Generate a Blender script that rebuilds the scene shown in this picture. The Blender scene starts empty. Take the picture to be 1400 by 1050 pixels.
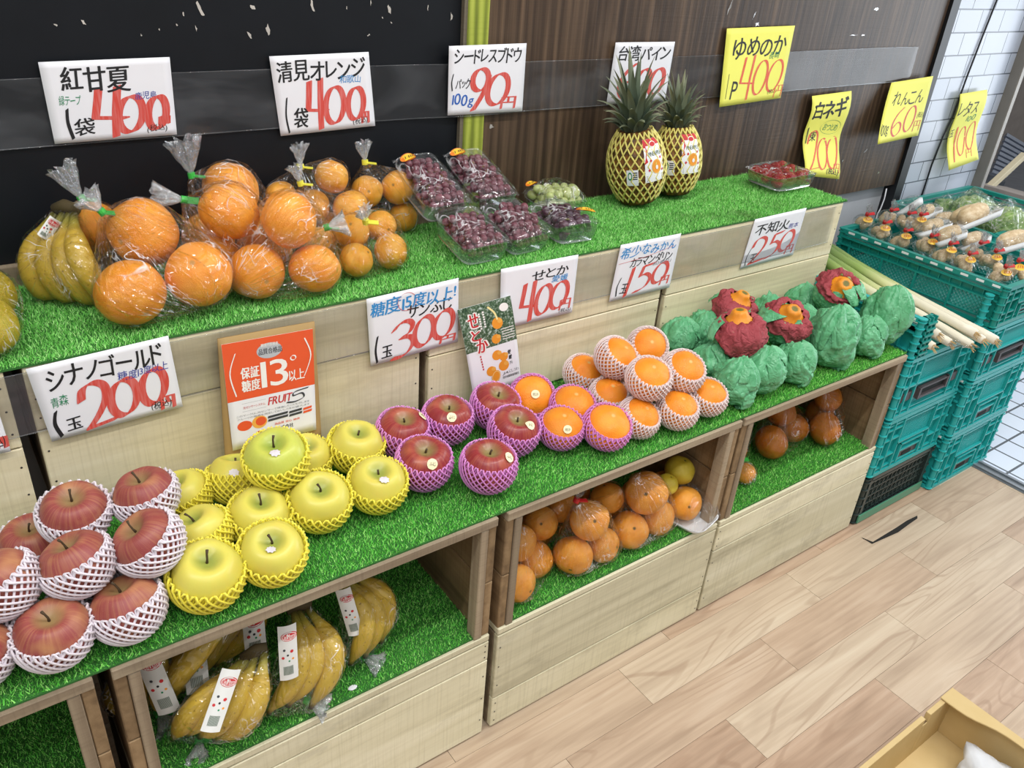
import bpy, bmesh, math, random
import numpy as np
from mathutils import Vector, Matrix, noise, Euler
R = math.radians
C = bpy.context.scene.collection
sc = bpy.context.scene
rng = random.Random(7)

# ---------------------------------------------------------------- camera, world, lights, exposure
cam_d = bpy.data.cameras.new('camera'); cam = bpy.data.objects.new('camera', cam_d); C.objects.link(cam)
cam_d.sensor_width = 36.0; cam_d.lens = 36.0*1126.5709/1400; cam_d.clip_start = 0.02
_r = Vector((0.810443,-0.581422,0.071625)); _u = Vector((0.238313,0.438910,0.866352)); _f = Vector((0.535153,0.685060,-0.494272))
cam.matrix_world = Matrix(((_r.x,_u.x,-_f.x,-0.06130),(_r.y,_u.y,-_f.y,-0.86685),(_r.z,_u.z,-_f.z,1.43841),(0,0,0,1)))
sc.camera = cam
sc.view_settings.view_transform = 'Standard'; sc.view_settings.look = 'None'
sc.view_settings.gamma = 1.0; sc.view_settings.use_curve_mapping = False
sc.view_settings.exposure = 0.0
sc.cycles.transparent_max_bounces = 24
sc.cycles.max_bounces = 8
sc.cycles.use_denoising = True
W_ = bpy.data.worlds.new('shop_daylight'); sc.world = W_; W_.use_nodes = True
_wt = W_.node_tree; _bg = _wt.nodes['Background']; _tc = _wt.nodes.new('ShaderNodeTexCoord'); _sx = _wt.nodes.new('ShaderNodeSeparateXYZ'); _rp = _wt.nodes.new('ShaderNodeValToRGB')
_wt.links.new(_tc.outputs['Generated'], _sx.inputs[0]); _mr = _wt.nodes.new('ShaderNodeMapRange'); _wt.links.new(_sx.outputs[2], _mr.inputs[0]); _mr.inputs[1].default_value = -1.0
_wt.links.new(_mr.outputs[0], _rp.inputs[0]); _wt.links.new(_rp.outputs[0], _bg.inputs[0]); _bg.inputs[1].default_value = 1.0
# the shop around: darkish shelves at eye level, a pale lit ceiling above
for _e, (_p, _c) in zip([_rp.color_ramp.elements[0], _rp.color_ramp.elements[1], _rp.color_ramp.elements.new(0.62)], ((0.45, (0.20, 0.20, 0.20, 1)), (0.80, (0.66, 0.67, 0.68, 1)), (0.60, (0.30, 0.31, 0.32, 1)))): _e.position = _p; _e.color = _c
def area(name, loc, rot, sx, sy, power, col):
    l = bpy.data.lights.new(name, 'AREA'); l.shape = 'RECTANGLE'; l.size = sx; l.size_y = sy; l.energy = power; l.color = col
    o = bpy.data.objects.new(name, l); C.objects.link(o); o.location = loc; o.rotation_euler = rot
    return o
# two rows of ceiling tubes running along the aisle and the open shop front on the right
for k, x in enumerate((-0.7, 0.75, 2.2)):
    area('ceiling_tube', (x, -0.55, 2.45), (0, 0, 0), 1.2, 0.07, 15, (1, 0.985, 0.96))
for x, y in ((-0.2, -1.25), (1.6, -1.25), (-0.2, -2.1), (1.6, -2.1)):
    area('ceiling_tube', (x, y, 2.45), (0, 0, 0), 1.2, 0.07, 7, (1, 0.985, 0.96))
area('shop_front_daylight', (5.2, -0.9, 1.5), (0, R(90), R(8)), 2.2, 2.4, 70, (0.86, 0.93, 1.0))

# ---------------------------------------------------------------- helpers
def srgb(h):
    h = h.lstrip('#'); o = []
    for i in (0, 2, 4):
        c = int(h[i:i+2], 16)/255; o.append(c/12.92 if c <= 0.04045 else ((c+0.055)/1.055)**2.4)
    return (*o, 1.0)
class G:
    def __init__(s, name):
        s.m = bpy.data.materials.new(name); s.m.use_nodes = True; s.t = s.m.node_tree
        s.b = s.t.nodes['Principled BSDF']; s.out = s.t.nodes['Material Output']
    def n(s, typ, **kw):
        nd = s.t.nodes.new(typ)
        for k, v in kw.items(): setattr(nd, k, v)
        return nd
    def set(s, sock, v):
        if isinstance(v, bpy.types.NodeSocket): s.t.links.new(v, sock)
        elif v is not None: sock.default_value = v
    def coord(s, w='Object'): return s.n('ShaderNodeTexCoord').outputs[w]
    def attr(s, a, out='Vector'): return s.n('ShaderNodeAttribute', attribute_name=a).outputs[out]
    def rnd(s): return s.n('ShaderNodeObjectInfo').outputs['Random']
    def scale(s, v, sc3, loc=(0,0,0)):
        m = s.n('ShaderNodeMapping'); s.set(m.inputs[0], v); m.inputs[3].default_value = sc3; m.inputs[1].default_value = loc
        return m.outputs[0]
    def noise(s, v, sca=5, det=4, ro=0.55, dist=0.0, out=0):
        m = s.n('ShaderNodeTexNoise'); s.set(m.inputs['Vector'], v); m.inputs['Scale'].default_value = sca
        m.inputs['Detail'].default_value = det; m.inputs['Roughness'].default_value = ro; m.inputs['Distortion'].default_value = dist
        return m.outputs[out]
    def vor(s, v, sca, feat='F1', out=0):
        m = s.n('ShaderNodeTexVoronoi', feature=feat); s.set(m.inputs['Vector'], v); m.inputs['Scale'].default_value = sca
        return m.outputs[out]
    def ramp(s, f, pts, interp='LINEAR'):
        m = s.n('ShaderNodeValToRGB'); s.set(m.inputs[0], f); e = m.color_ramp.elements; m.color_ramp.interpolation = interp
        while len(e) < len(pts): e.new(0.5)
        for q, (p, c) in zip(e, pts):
            q.position = p; q.color = c if not isinstance(c, (int, float)) else (c, c, c, 1)
        return m.outputs[0]
    def mix(s, f, a, b, blend='MIX'):
        m = s.n('ShaderNodeMix', data_type='RGBA', blend_type=blend); s.set(m.inputs[0], f); s.set(m.inputs[6], a); s.set(m.inputs[7], b)
        return m.outputs[2]
    def math(s, op, a, b=None, clamp=False):
        m = s.n('ShaderNodeMath', operation=op, use_clamp=clamp); s.set(m.inputs[0], a); s.set(m.inputs[1], b)
        return m.outputs[0]
    def sep(s, v):
        m = s.n('ShaderNodeSeparateXYZ'); s.set(m.inputs[0], v); return m.outputs
    def bump(s, h, st=0.3, d=0.002, normal=None):
        m = s.n('ShaderNodeBump'); s.set(m.inputs['Height'], h); m.inputs['Strength'].default_value = st; m.inputs['Distance'].default_value = d
        if normal is not None: s.set(m.inputs['Normal'], normal)
        return m.outputs[0]
    def fin(s, col=None, rough=None, normal=None, spec=None, **kw):
        s.set(s.b.inputs['Base Color'], col); s.set(s.b.inputs['Roughness'], rough)
        if normal is not None: s.set(s.b.inputs['Normal'], normal)
        if spec is not None: s.set(s.b.inputs['Specular IOR Level'], spec)
        for k, v in kw.items(): s.set(s.b.inputs[k.replace('_', ' ')], v)
        return s.m
def plain(name, hexc, rough=0.5, var=0.06, bump=0.0, bsc=60, spec=None, **kw):
    g = G(name); c = srgb(hexc); v = g.coord()
    nz = g.noise(v, 14, 3)
    col = g.mix(g.ramp(nz, [(0.3, 0.0), (0.7, 1.0)]), tuple(x*(1-var) for x in c[:3])+(1,), tuple(min(1, x*(1+var)) for x in c[:3])+(1,))
    nm = g.bump(g.noise(v, bsc, 4), bump, 0.002) if bump else None
    return g.fin(col, rough, nm, spec, **kw)

class MB:
    """collects geometry for one mesh; gc = grain / pattern coordinates, rn = a per-piece random value"""
    def __init__(s): s.v = []; s.f = []; s.gc = []; s.rn = []
    def add(s, vs, fs, gc=None, rn=None):
        o = len(s.v); s.v += [tuple(p) for p in vs]; s.f += [tuple(i+o for i in f) for f in fs]
        s.gc += [tuple(p) for p in (gc if gc is not None else vs)]
        s.rn += ([rn if rn is not None else 0.5]*len(vs) if not isinstance(rn, (list, tuple, np.ndarray)) else list(rn))
        return s
    def box(s, a, b, ax=0, rn=None, mat=None):
        (x0, y0, z0), (x1, y1, z1) = a, b
        vs = [Vector((x, y, z)) for z in (z0, z1) for y in (y0, y1) for x in (x0, x1)]
        fs = [(0,2,3,1), (4,5,7,6), (0,1,5,4), (2,6,7,3), (0,4,6,2), (1,3,7,5)]
        off = Vector((rng.uniform(0, 40), rng.uniform(0, 40), rng.uniform(0, 40)))
        order = {0: (0,1,2), 1: (1,0,2), 2: (2,0,1)}[ax]
        gc = [Vector((p[order[0]], p[order[1]], p[order[2]]))+off for p in vs]
        if mat is not None: vs = [mat @ p for p in vs]
        return s.add(vs, fs, gc, rng.random() if rn is None else rn)
    def bar(s, p0, p1, w, h, up=(0, 0, 1)):
        p0 = Vector(p0); p1 = Vector(p1); d = p1-p0; L = d.length; d.normalize(); u = Vector(up)
        sd = d.cross(u); sd.normalize(); u = sd.cross(d)
        m = Matrix(((d.x, sd.x, u.x, p0.x), (d.y, sd.y, u.y, p0.y), (d.z, sd.z, u.z, p0.z), (0, 0, 0, 1)))
        return s.box((0, -w/2, -h/2), (L, w/2, h/2), 0, None, m)
    def tube(s, pts, rad, n=8, cap=True, flat=None, gcs=1.0, ref=None):
        pts = [Vector(p) for p in pts]; k = len(pts)
        rad = rad if isinstance(rad, (list, tuple)) else [rad]*k
        vs = []; gc = []; L = 0; prev = None
        for i, p in enumerate(pts):
            t = (pts[min(i+1, k-1)]-pts[max(i-1, 0)]); t.normalize()
            if prev is None:
                a = Vector(ref) if ref else (Vector((0, 0, 1)) if abs(t.z) < 0.9 else Vector((1, 0, 0)))
            else: a = prev
            u = a-t*a.dot(t); u.normalize(); w = t.cross(u); prev = u
            if i: L += (pts[i]-pts[i-1]).length
            for j in range(n):
                q = 2*math.pi*j/n; fl = flat or 1.0
                vs.append(p+(u*math.cos(q)*fl+w*math.sin(q))*rad[i]); gc.append((math.cos(q), math.sin(q), i/(k-1)))
        fs = [(i*n+j, i*n+(j+1) % n, (i+1)*n+(j+1) % n, (i+1)*n+j) for i in range(k-1) for j in range(n)]
        if cap: fs += [tuple(range(n))[::-1], tuple((k-1)*n+j for j in range(n))]
        return s.add(vs, fs, gc, rng.random())
    def lathe(s, prof, n=32, lob=None, M=None):
        """prof: (radius, z) from top to bottom; gc=(cos,sin,t)"""
        vs = []; gc = []; k = len(prof)
        for i, (r, z) in enumerate(prof):
            for j in range(n):
                q = 2*math.pi*j/n; f = lob(q, i/(k-1)) if lob else 1.0
                p = Vector((r*f*math.cos(q), r*f*math.sin(q), z)); vs.append(M @ p if M else p)
                gc.append((math.cos(q), math.sin(q), i/(k-1)))
        fs = [(i*n+j, (i+1)*n+j, (i+1)*n+(j+1) % n, i*n+(j+1) % n) for i in range(k-1) for j in range(n)]
        fs += [tuple(range(n)), tuple((k-1)*n+j for j in range(n))[::-1]]
        return s.add(vs, fs, gc, rng.random())
    def grid(s, fn, nu, nv, gcf=None, closed=False):
        vs = [Vector(fn(i/nu, j/nv)) for j in range(nv+1) for i in range(nu+1)]
        gc = [gcf(i/nu, j/nv) for j in range(nv+1) for i in range(nu+1)] if gcf else [(i/nu, j/nv, 0) for j in range(nv+1) for i in range(nu+1)]
        w = nu+1
        fs = [(j*w+i, j*w+i+1, (j+1)*w+i+1, (j+1)*w+i) for j in range(nv) for i in range(nu)]
        return s.add(vs, fs, gc, rng.random())
    def mesh(s, name, m, smooth=False):
        me = bpy.data.meshes.new(name); me.from_pydata(s.v, [], s.f); me.update()
        a = me.attributes.new('gc', 'FLOAT_VECTOR', 'POINT'); a.data.foreach_set('vector', np.array(s.gc, 'f').ravel())
        b = me.attributes.new('rn', 'FLOAT', 'POINT'); b.data.foreach_set('value', np.array(s.rn, 'f'))
        if m: me.materials.append(m)
        if smooth: me.polygons.foreach_set('use_smooth', [True]*len(me.polygons))
        return me
    def obj(s, name, m, parent=None, smooth=False, bevel=0, loc=None):
        o = bpy.data.objects.new(name, s.mesh(name, m, smooth)); C.objects.link(o)
        if parent is not None: o.parent = parent
        if loc is not None: o.location = loc
        if bevel:
            bv = o.modifiers.new('b', 'BEVEL'); bv.width = bevel; bv.segments = 1; bv.limit_method = 'ANGLE'
        return o
def put(name, me, parent=None, loc=(0, 0, 0), rot=None, sca=None):
    o = bpy.data.objects.new(name, me); C.objects.link(o)
    if parent is not None: o.parent = parent
    o.location = loc
    if rot is not None: o.rotation_euler = rot
    if sca is not None: o.scale = (sca,)*3 if isinstance(sca, (int, float)) else sca
    return o
def tag(o, label=None, cat=None, group=None, kind=None):
    if label: o['label'] = label
    if cat: o['category'] = cat
    if group: o['group'] = group
    if kind: o['kind'] = kind
    return o
def thing(name, label, cat, loc=(0, 0, 0), rot=None, group=None, sca=None):
    o = bpy.data.objects.new(name, None); C.objects.link(o); o.location = loc; o.empty_display_size = 0.02
    if rot is not None: o.rotation_euler = rot
    if sca is not None: o.scale = (sca,)*3
    return tag(o, label, cat, group)
def axrot(d, roll=0.0):
    """euler that turns +Z to direction d"""
    q = Vector((0, 0, 1)).rotation_difference(Vector(d).normalized())
    return (q.to_matrix() @ Matrix.Rotation(roll, 3, 'Z')).to_euler()
def facet(p, seed=0.0):
    """piecewise-flat crumple: each cell leans its own way"""
    q = p+Vector((seed*3.7, seed*1.9, seed*2.3)); c = noise.voronoi(q)[1][0]; return noise.noise_vector(c*3.17+Vector((0.31, 0.17, 0.53))).dot(q-c)

# ---------------------------------------------------------------- materials
def wood(name, dark, mid, light, stain='#5b5142', st=0.5, rough=0.7, sc1=(2.0, 60, 60), saw=0.25, tint=0.22, ring=0.35):
    g = G(name); v = g.attr('gc'); r = g.attr('rn', 'Fac')
    big = g.noise(g.scale(v, (1.5, 14, 14)), 1, 3, 0.5, 1.2)
    fine = g.noise(g.scale(v, sc1), 1, 4, 0.6, 0.3)
    wv = g.n('ShaderNodeTexWave', wave_type='BANDS', bands_direction='Y'); g.set(wv.inputs['Vector'], g.scale(v, (1.1, 9, 9)))
    wv.inputs['Scale'].default_value = 1.4; wv.inputs['Distortion'].default_value = 5.5; wv.inputs['Detail'].default_value = 2.0; wv.inputs['Detail Scale'].default_value = 0.7
    f = g.math('ADD', g.math('MULTIPLY', big, 0.5), g.math('ADD', g.math('MULTIPLY', fine, 0.6-ring*0.4), g.math('MULTIPLY', wv.outputs['Fac'], ring*0.35)))
    col = g.ramp(f, [(0.28, srgb(dark)), (0.52, srgb(mid)), (0.75, srgb(light))])
    sm = g.ramp(g.noise(g.scale(v, (5, 11, 11)), 1, 5, 0.65), [(0.56, 0.0), (0.78, 1.0)])
    col = g.mix(g.math('MULTIPLY', sm, st), col, srgb(stain))
    sw = g.noise(g.scale(v, (260, 6, 6)), 1, 2, 0.5)
    col = g.mix(g.math('MULTIPLY', g.ramp(sw, [(0.5, 0.0), (0.72, 1.0)]), saw), col, srgb(dark))
    tv = g.math('ADD', g.math('MULTIPLY', r, tint), 1.0-tint*0.6)
    col = g.mix(1.0, col, g.n('ShaderNodeCombineColor').outputs[0], 'MULTIPLY') if False else col
    hs = g.n('ShaderNodeHueSaturation'); g.set(hs.inputs['Color'], col); g.set(hs.inputs['Value'], tv)
    nm = g.bump(g.math('ADD', fine, g.math('MULTIPLY', sw, 0.6)), 0.35, 0.0015)
    return g.fin(hs.outputs[0], rough, nm, 0.3)
M = {}
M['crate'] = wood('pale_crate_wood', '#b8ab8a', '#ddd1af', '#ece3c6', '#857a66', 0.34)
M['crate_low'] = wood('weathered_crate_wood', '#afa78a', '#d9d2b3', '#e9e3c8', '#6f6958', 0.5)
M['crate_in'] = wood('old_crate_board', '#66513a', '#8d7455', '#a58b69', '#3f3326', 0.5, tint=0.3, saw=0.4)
M['crate_edge'] = wood('grey_crate_edge', '#6d5f4e', '#93826c', '#b5a58b', '#4b4136', 0.5, tint=0.35)
M['panel'] = wood('dark_wood_panel', '#241b17', '#47382c', '#6d5845', '#241c18', 0.5, 0.38, (1.6, 95, 95), 0.05, 0.0, 0.3)
M['post'] = wood('yellow_green_stained_wood', '#5f6a24', '#98a43c', '#b9c257', '#525d20', 0.6, 0.6, (2, 60, 60), 0.1, 0.05, 0.9)
M['post_side'] = wood('grey_brown_wood', '#4c463c', '#6a6253', '#807764', tint=0.05)
M['black'] = plain('black_panel', '#12151a', 0.45, 0.1, 0, 60, spec=0.3)
M['black_frame'] = plain('black_frame', '#15171b', 0.45)
M['dark'] = plain('dark_backing', '#17140f', 0.9)
g = G('laminate_planks'); v = g.attr('gc'); r = g.attr('rn', 'Fac')
big = g.noise(g.scale(v, (1.6, 10, 10)), 1, 3, 0.5, 1.5); fine = g.noise(g.scale(v, (3.5, 110, 110)), 1, 4, 0.6, 0.4)
wv = g.n('ShaderNodeTexWave', wave_type='BANDS', bands_direction='Y'); g.set(wv.inputs['Vector'], g.scale(v, (1.6, 16, 16)))
wv.inputs['Scale'].default_value = 1.1; wv.inputs['Distortion'].default_value = 7; wv.inputs['Detail'].default_value = 2; wv.inputs['Detail Scale'].default_value = 0.6
f = g.math('ADD', g.math('MULTIPLY', big, 0.55), g.math('ADD', g.math('MULTIPLY', fine, 0.33), g.math('MULTIPLY', wv.outputs['Fac'], 0.05)))
c1 = g.ramp(f, [(0.25, srgb('#917862')), (0.5, srgb('#b39880')), (0.75, srgb('#c8b29c'))])
c2 = g.ramp(f, [(0.25, srgb('#a5907a')), (0.5, srgb('#c2af97')), (0.75, srgb('#d3c5ae'))])
col = g.mix(g.ramp(r, [(0.25, 0.0), (0.9, 1.0)]), c1, c2)
rn_ = g.noise(g.scale(v, (1.1, 7.5, 7.5)), 1, 2, 0.45, 0.6); ring = g.math('SINE', g.math('MULTIPLY', rn_, 95.0))
col = g.mix(g.math('MULTIPLY', g.math('MULTIPLY', g.ramp(ring, [(0.55, 0.0), (0.95, 1.0)]), g.ramp(g.noise(g.scale(v, (1, 5, 5)), 1, 2), [(0.42, 0.0), (0.6, 1.0)])), 0.34), col, srgb('#8a6c55'))
M['floor'] = g.fin(col, 0.42, g.bump(fine, 0.12, 0.001), 0.35)
g = G('white_brick_tiles'); v = g.coord(); sx = g.sep(v); cb = g.n('ShaderNodeCombineXYZ'); g.set(cb.inputs[0], sx[0]); g.set(cb.inputs[1], sx[2])
bk = g.n('ShaderNodeTexBrick'); g.set(bk.inputs['Vector'], cb.outputs[0]); bk.inputs['Color1'].default_value = srgb('#b9c1cf'); bk.inputs['Color2'].default_value = srgb('#c6ccd8')
bk.inputs['Mortar'].default_value = srgb('#5f6670'); bk.inputs['Scale'].default_value = 1; bk.inputs['Mortar Size'].default_value = 0.0022; bk.inputs['Brick Width'].default_value = 0.148; bk.inputs['Row Height'].default_value = 0.0709
bk.inputs['Mortar Smooth'].default_value = 0.1
M['tile'] = g.fin(bk.outputs[0], 0.25, g.bump(g.math('SUBTRACT', 1.0, bk.outputs['Fac']), 0.4, 0.002))
g = G('pavement_tiles'); v = g.coord(); bk = g.n('ShaderNodeTexBrick'); g.set(bk.inputs['Vector'], v); bk.offset = 0.0
bk.inputs['Color1'].default_value = srgb('#d8e0ee'); bk.inputs['Color2'].default_value = srgb('#cfd8e8'); bk.inputs['Mortar'].default_value = srgb('#4d545c'); bk.inputs['Scale'].default_value = 1
bk.inputs['Mortar Size'].default_value = 0.004; bk.inputs['Brick Width'].default_value = 0.1; bk.inputs['Row Height'].default_value = 0.1
M['pave'] = g.fin(bk.outputs[0], 0.35)
def turf(name, a, b, c, dirt=0.0):
    g = G(name); r = g.attr('rn', 'Fac'); v = g.coord()
    col = g.ramp(r, [(0.0, srgb(a)), (0.55, srgb(b)), (1.0, srgb(c))])
    if dirt:
        w = g.scale(v, (1, 1, 1)); dm = g.ramp(g.noise(w, 7, 4, 0.6), [(0.5, 0.0), (0.75, 1.0)])
        px = g.sep(w)[0]; mask = g.math('SUBTRACT', 1.0, g.math('MULTIPLY', g.math('ABSOLUTE', g.math('SUBTRACT', px, 1.55)), 2.6), True)
        col = g.mix(g.math('MULTIPLY', g.math('MULTIPLY', dm, mask), dirt), col, srgb('#4d5a2b'))
    return g.fin(col, 0.55, None, 0.25, Subsurface_Weight=0.0)
M['turf'] = turf('artificial_turf', '#4fae3a', '#6fd252', '#b4f088')
M['turf_top'] = turf('artificial_turf_top', '#62b84e', '#84da66', '#bdf29c', 0.75)
M['turf_back'] = plain('turf_backing', '#2f6a2a', 0.9)
g = G('clear_film'); v = g.coord()
lw = g.n('ShaderNodeLayerWeight'); lw.inputs['Blend'].default_value = 0.25
gc_ = g.attr('gc'); r1 = g.math('ABSOLUTE', g.math('SUBTRACT', g.noise(g.scale(gc_, (2.3, 2.3, 0.8)), 1, 3, 0.6, 0.4), 0.5)); r2 = g.math('ABSOLUTE', g.math('SUBTRACT', g.noise(v, 17, 2, 0.5, 0.8), 0.5))
rdg = g.math('ADD', g.math('MULTIPLY', g.ramp(r1, [(0.0, 1.0), (0.10, 0.0)]), 1.0), g.math('MULTIPLY', g.ramp(r2, [(0.0, 1.0), (0.09, 0.0)]), 0.6))
nm = g.bump(g.math('ADD', rdg, g.math('MULTIPLY', g.noise(v, 16, 2), 1.2)), 1.0, 0.005); g.set(lw.inputs['Normal'], nm)
tr = g.n('ShaderNodeBsdfTransparent'); tr.inputs[0].default_value = (0.985, 0.985, 0.988, 1)
gl = g.n('ShaderNodeBsdfGlossy'); gl.inputs[0].default_value = (1, 1, 1, 1); gl.inputs[1].default_value = 0.07; g.set(gl.inputs['Normal'], nm)
ms = g.n('ShaderNodeMixShader'); g.set(ms.inputs[0], g.math('ADD', g.math('MULTIPLY', lw.outputs['Fresnel'], 0.38), 0.05)); g.set(ms.inputs[1], tr.outputs[0]); g.set(ms.inputs[2], gl.outputs[0])
df = g.n('ShaderNodeBsdfDiffuse'); df.inputs[0].default_value = (0.9, 0.9, 0.92, 1); ms2 = g.n('ShaderNodeMixShader'); g.set(ms2.inputs[0], g.math('MULTIPLY', g.math('MULTIPLY', g.math('MAXIMUM', g.ramp(r1, [(0.0, 1.0), (0.016, 0.0)]), g.ramp(r2, [(0.0, 1.0), (0.012, 0.0)])), g.ramp(g.noise(v, 13, 2), [(0.50, 0.0), (0.62, 1.0)])), 0.62)); g.set(ms2.inputs[1], ms.outputs[0]); g.set(ms2.inputs[2], df.outputs[0])  # milky crease lines, strengthened to paint white highlight streaks into the film
g.t.links.new(ms2.outputs[0], g.out.inputs[0]); g.t.nodes.remove(g.b); M['film'] = g.m
def sheet(name, haze, tint, gloss=0.1, rough=0.12, bsc=9, bst=0.3):
    g = G(name); v = g.coord(); nm = g.bump(g.noise(v, bsc, 3), bst, 0.01)
    lw = g.n('ShaderNodeLayerWeight'); lw.inputs['Blend'].default_value = 0.3; g.set(lw.inputs['Normal'], nm)
    tr = g.n('ShaderNodeBsdfTransparent'); tr.inputs[0].default_value = (0.93, 0.94, 0.95, 1)
    df = g.n('ShaderNodeBsdfDiffuse'); df.inputs[0].default_value = srgb(tint)
    gl = g.n('ShaderNodeBsdfGlossy'); gl.inputs[1].default_value = rough; g.set(gl.inputs['Normal'], nm)
    m1 = g.n('ShaderNodeMixShader'); g.set(m1.inputs[0], g.math('ADD', g.math('MULTIPLY', g.ramp(g.noise(g.scale(v, (3, 3, 7)), 1, 3, 0.6, 1.5), [(0.4, 0.0), (0.75, 1.0)]), haze*2), haze*0.5)); g.set(m1.inputs[1], tr.outputs[0]); g.set(m1.inputs[2], df.outputs[0])
    m2 = g.n('ShaderNodeMixShader'); g.set(m2.inputs[0], g.math('ADD', g.math('MULTIPLY', lw.outputs['Fresnel'], 0.5), gloss*0.3)); g.set(m2.inputs[1], m1.outputs[0]); g.set(m2.inputs[2], gl.outputs[0])
    g.t.links.new(m2.outputs[0], g.out.inputs[0]); g.t.nodes.remove(g.b); return g.m
M['sleeve'] = sheet('clear_card_sleeve', 0.055, '#c9ccd2')
M['ruffle'] = sheet('gathered_film', 0.22, '#eef1f4', 0.35, 0.10, 70, 1.0)
M['tray'] = sheet('clear_tray', 0.10, '#dfe4e6', 0.2, 0.08, 14, 0.2)
M['card'] = plain('white_card', '#e9e9ee', 0.6, 0.02)
M['card_y'] = plain('yellow_card', '#f3f06a', 0.6, 0.02)
def ink(name, hexc, streak=0.0):
    g = G(name); c = srgb(hexc)
    if streak:
        nz = g.noise(g.scale(g.coord(), (320, 320, 25)), 1, 2)
        col = g.mix(g.ramp(nz, [(0.4, 0.0), (0.7, 1.0)]), c, tuple(x+(1-x)*streak for x in c[:3])+(1,)); return g.fin(col, 0.6)
    return g.fin(g.mix(g.noise(g.coord(), 40, 2), c, tuple(x*0.9 for x in c[:3])+(1,)), 0.6)
INK = {'k': ink('black_marker', '#1c1c1f'), 'r': ink('red_marker', '#d2473c', 0.12), 'o': ink('orange_red_marker', '#e0562e', 0.1), 'b': ink('blue_marker', '#2b62b8'), 's': ink('sky_blue_marker', '#2f8fd0'), 'n': ink('navy_pen', '#2a3b9a'),
       'g': ink('green_pen', '#1f8a5c'), 'w': ink('white_print', '#f4f1ec'), 'y': ink('grey_print', '#8b8f96'), 'O': ink('orange_print', '#e8592c'), 'R': ink('crimson_print', '#c92a30'), 'd': ink('dark_print', '#3a3d42'), 'F': ink('fruit_orange_print', '#f09a2a'), 'L': ink('leaf_print', '#33563a'), 'S': ink('silver_print', '#b9bdc3'), 'Y': ink('pale_yellow_print', '#f6e7a0'), 'p': ink('peach_print', '#f3b24c')}
# ---------------------------------------------------------------- the setting
S = lambda o: tag(o, kind='structure')
mb = MB()
ys = [0.083+0.1108*k for k in range(6, -18, -1)]
known = {0: 0.96, 1: 1.31, 2: 1.655, 3: 1.442}
XS = 2.50
for k, y in enumerate(ys[:-1]):
    row = round((-0.0278-y)/0.1108)
    x = known.get(row, 0.3+(row*0.357) % 0.59); x -= 0.59*math.ceil((x+1.6)/0.59)
    while x < XS:
        x1 = min(x+0.589, XS)
        if x1 > x+0.01: mb.box((x, y-0.1102, -0.004), (x1, y, 0.0), 0)
        x += 0.59
S(mb.obj('floor', M['floor']))
fl = bpy.data.objects['floor']
MB().box((-1.7, -2.0, -0.03), (XS, 0.70, -0.0035)).obj('subfloor', M['dark'], fl)
t = MB(); pts = [(1.859, -0.079), (1.858, -0.047), (1.856, -0.053), (1.869, -0.075), (1.985, -0.074), (2.045, -0.072), (2.095, -0.075), (2.082, -0.083), (2.035, -0.085), (1.972, -0.089), (1.915, -0.084)]
t.add([(p[0], p[1], 0.0008) for p in pts], [tuple(range(len(pts)))]); t.obj('floor_tear', M['dark'], fl)
S(MB().box((2.56, -2.0, -0.06), (6.0, 0.70, -0.012)).obj('pavement', M['pave']))
mb = MB(); mb.box((2.50, -2.0, -0.03), (2.56, 0.66, 0.002)); mb.box((2.508, -2.0, 0.002), (2.514, 0.66, 0.007)); mb.box((2.54, -2.0, 0.002), (2.548, 0.66, 0.007))
M['alu'] = plain('brushed_aluminium', '#8d9298', 0.35, 0.05, Metallic=0.7); S(mb.obj('trim_4', M['alu']))
M['plaster'] = plain('grey_plaster', '#b9bcc2', 0.8, 0.04)
S(MB().box((-2.2, 0.66, -0.03), (3.30, 0.74, 2.6)).obj('wall_back', M['plaster']))
S(MB().box((-2.2, 0.626, 0.882), (0.905, 0.66, 2.6), 0).obj('wall_left', M['black']))
mb = MB(); mb.box((0.965, 0.626, 0.72), (2.71, 0.66, 2.6), 2, 0.5); S(mb.obj('wall_middle', M['panel']))
S(MB().box((2.758, 0.638, -0.02), (3.30, 0.66, 2.6)).obj('wall_right', M['tile']))
mb = MB(); mb.box((0.910, 0.613, 0.84), (0.962, 0.659, 2.6), 2, 0.5); o = S(mb.obj('trim_1', M['post'], None, False, 0.002))
mb = MB(); mb.box((0.902, 0.615, 0.84), (0.910, 0.659, 2.6), 2, 0.5); mb.obj('side_face', M['post_side'], o)
S(MB().box((2.712, 0.615, -0.0), (2.757, 0.66, 2.6), 2).obj('trim_2', M['black_frame']))
mb = MB(); mb.box((-1.6, 0.607, 0.80), (0.900, 0.6255, 0.8815), 0, 0.3); S(mb.obj('trim_3', M['crate_edge']))
M['steel'] = plain('brown_grey_steel', '#8b857d', 0.45, 0.05, Metallic=0.4)
mb = MB(); mb.box((3.301, 0.60, -0.02), (3.325, 0.70, 2.6)); mb.box((3.325, 0.63, -0.02), (3.40, 0.70, 2.6)); S(mb.obj('door_1', M['steel'], None, False, 0.003))
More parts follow.
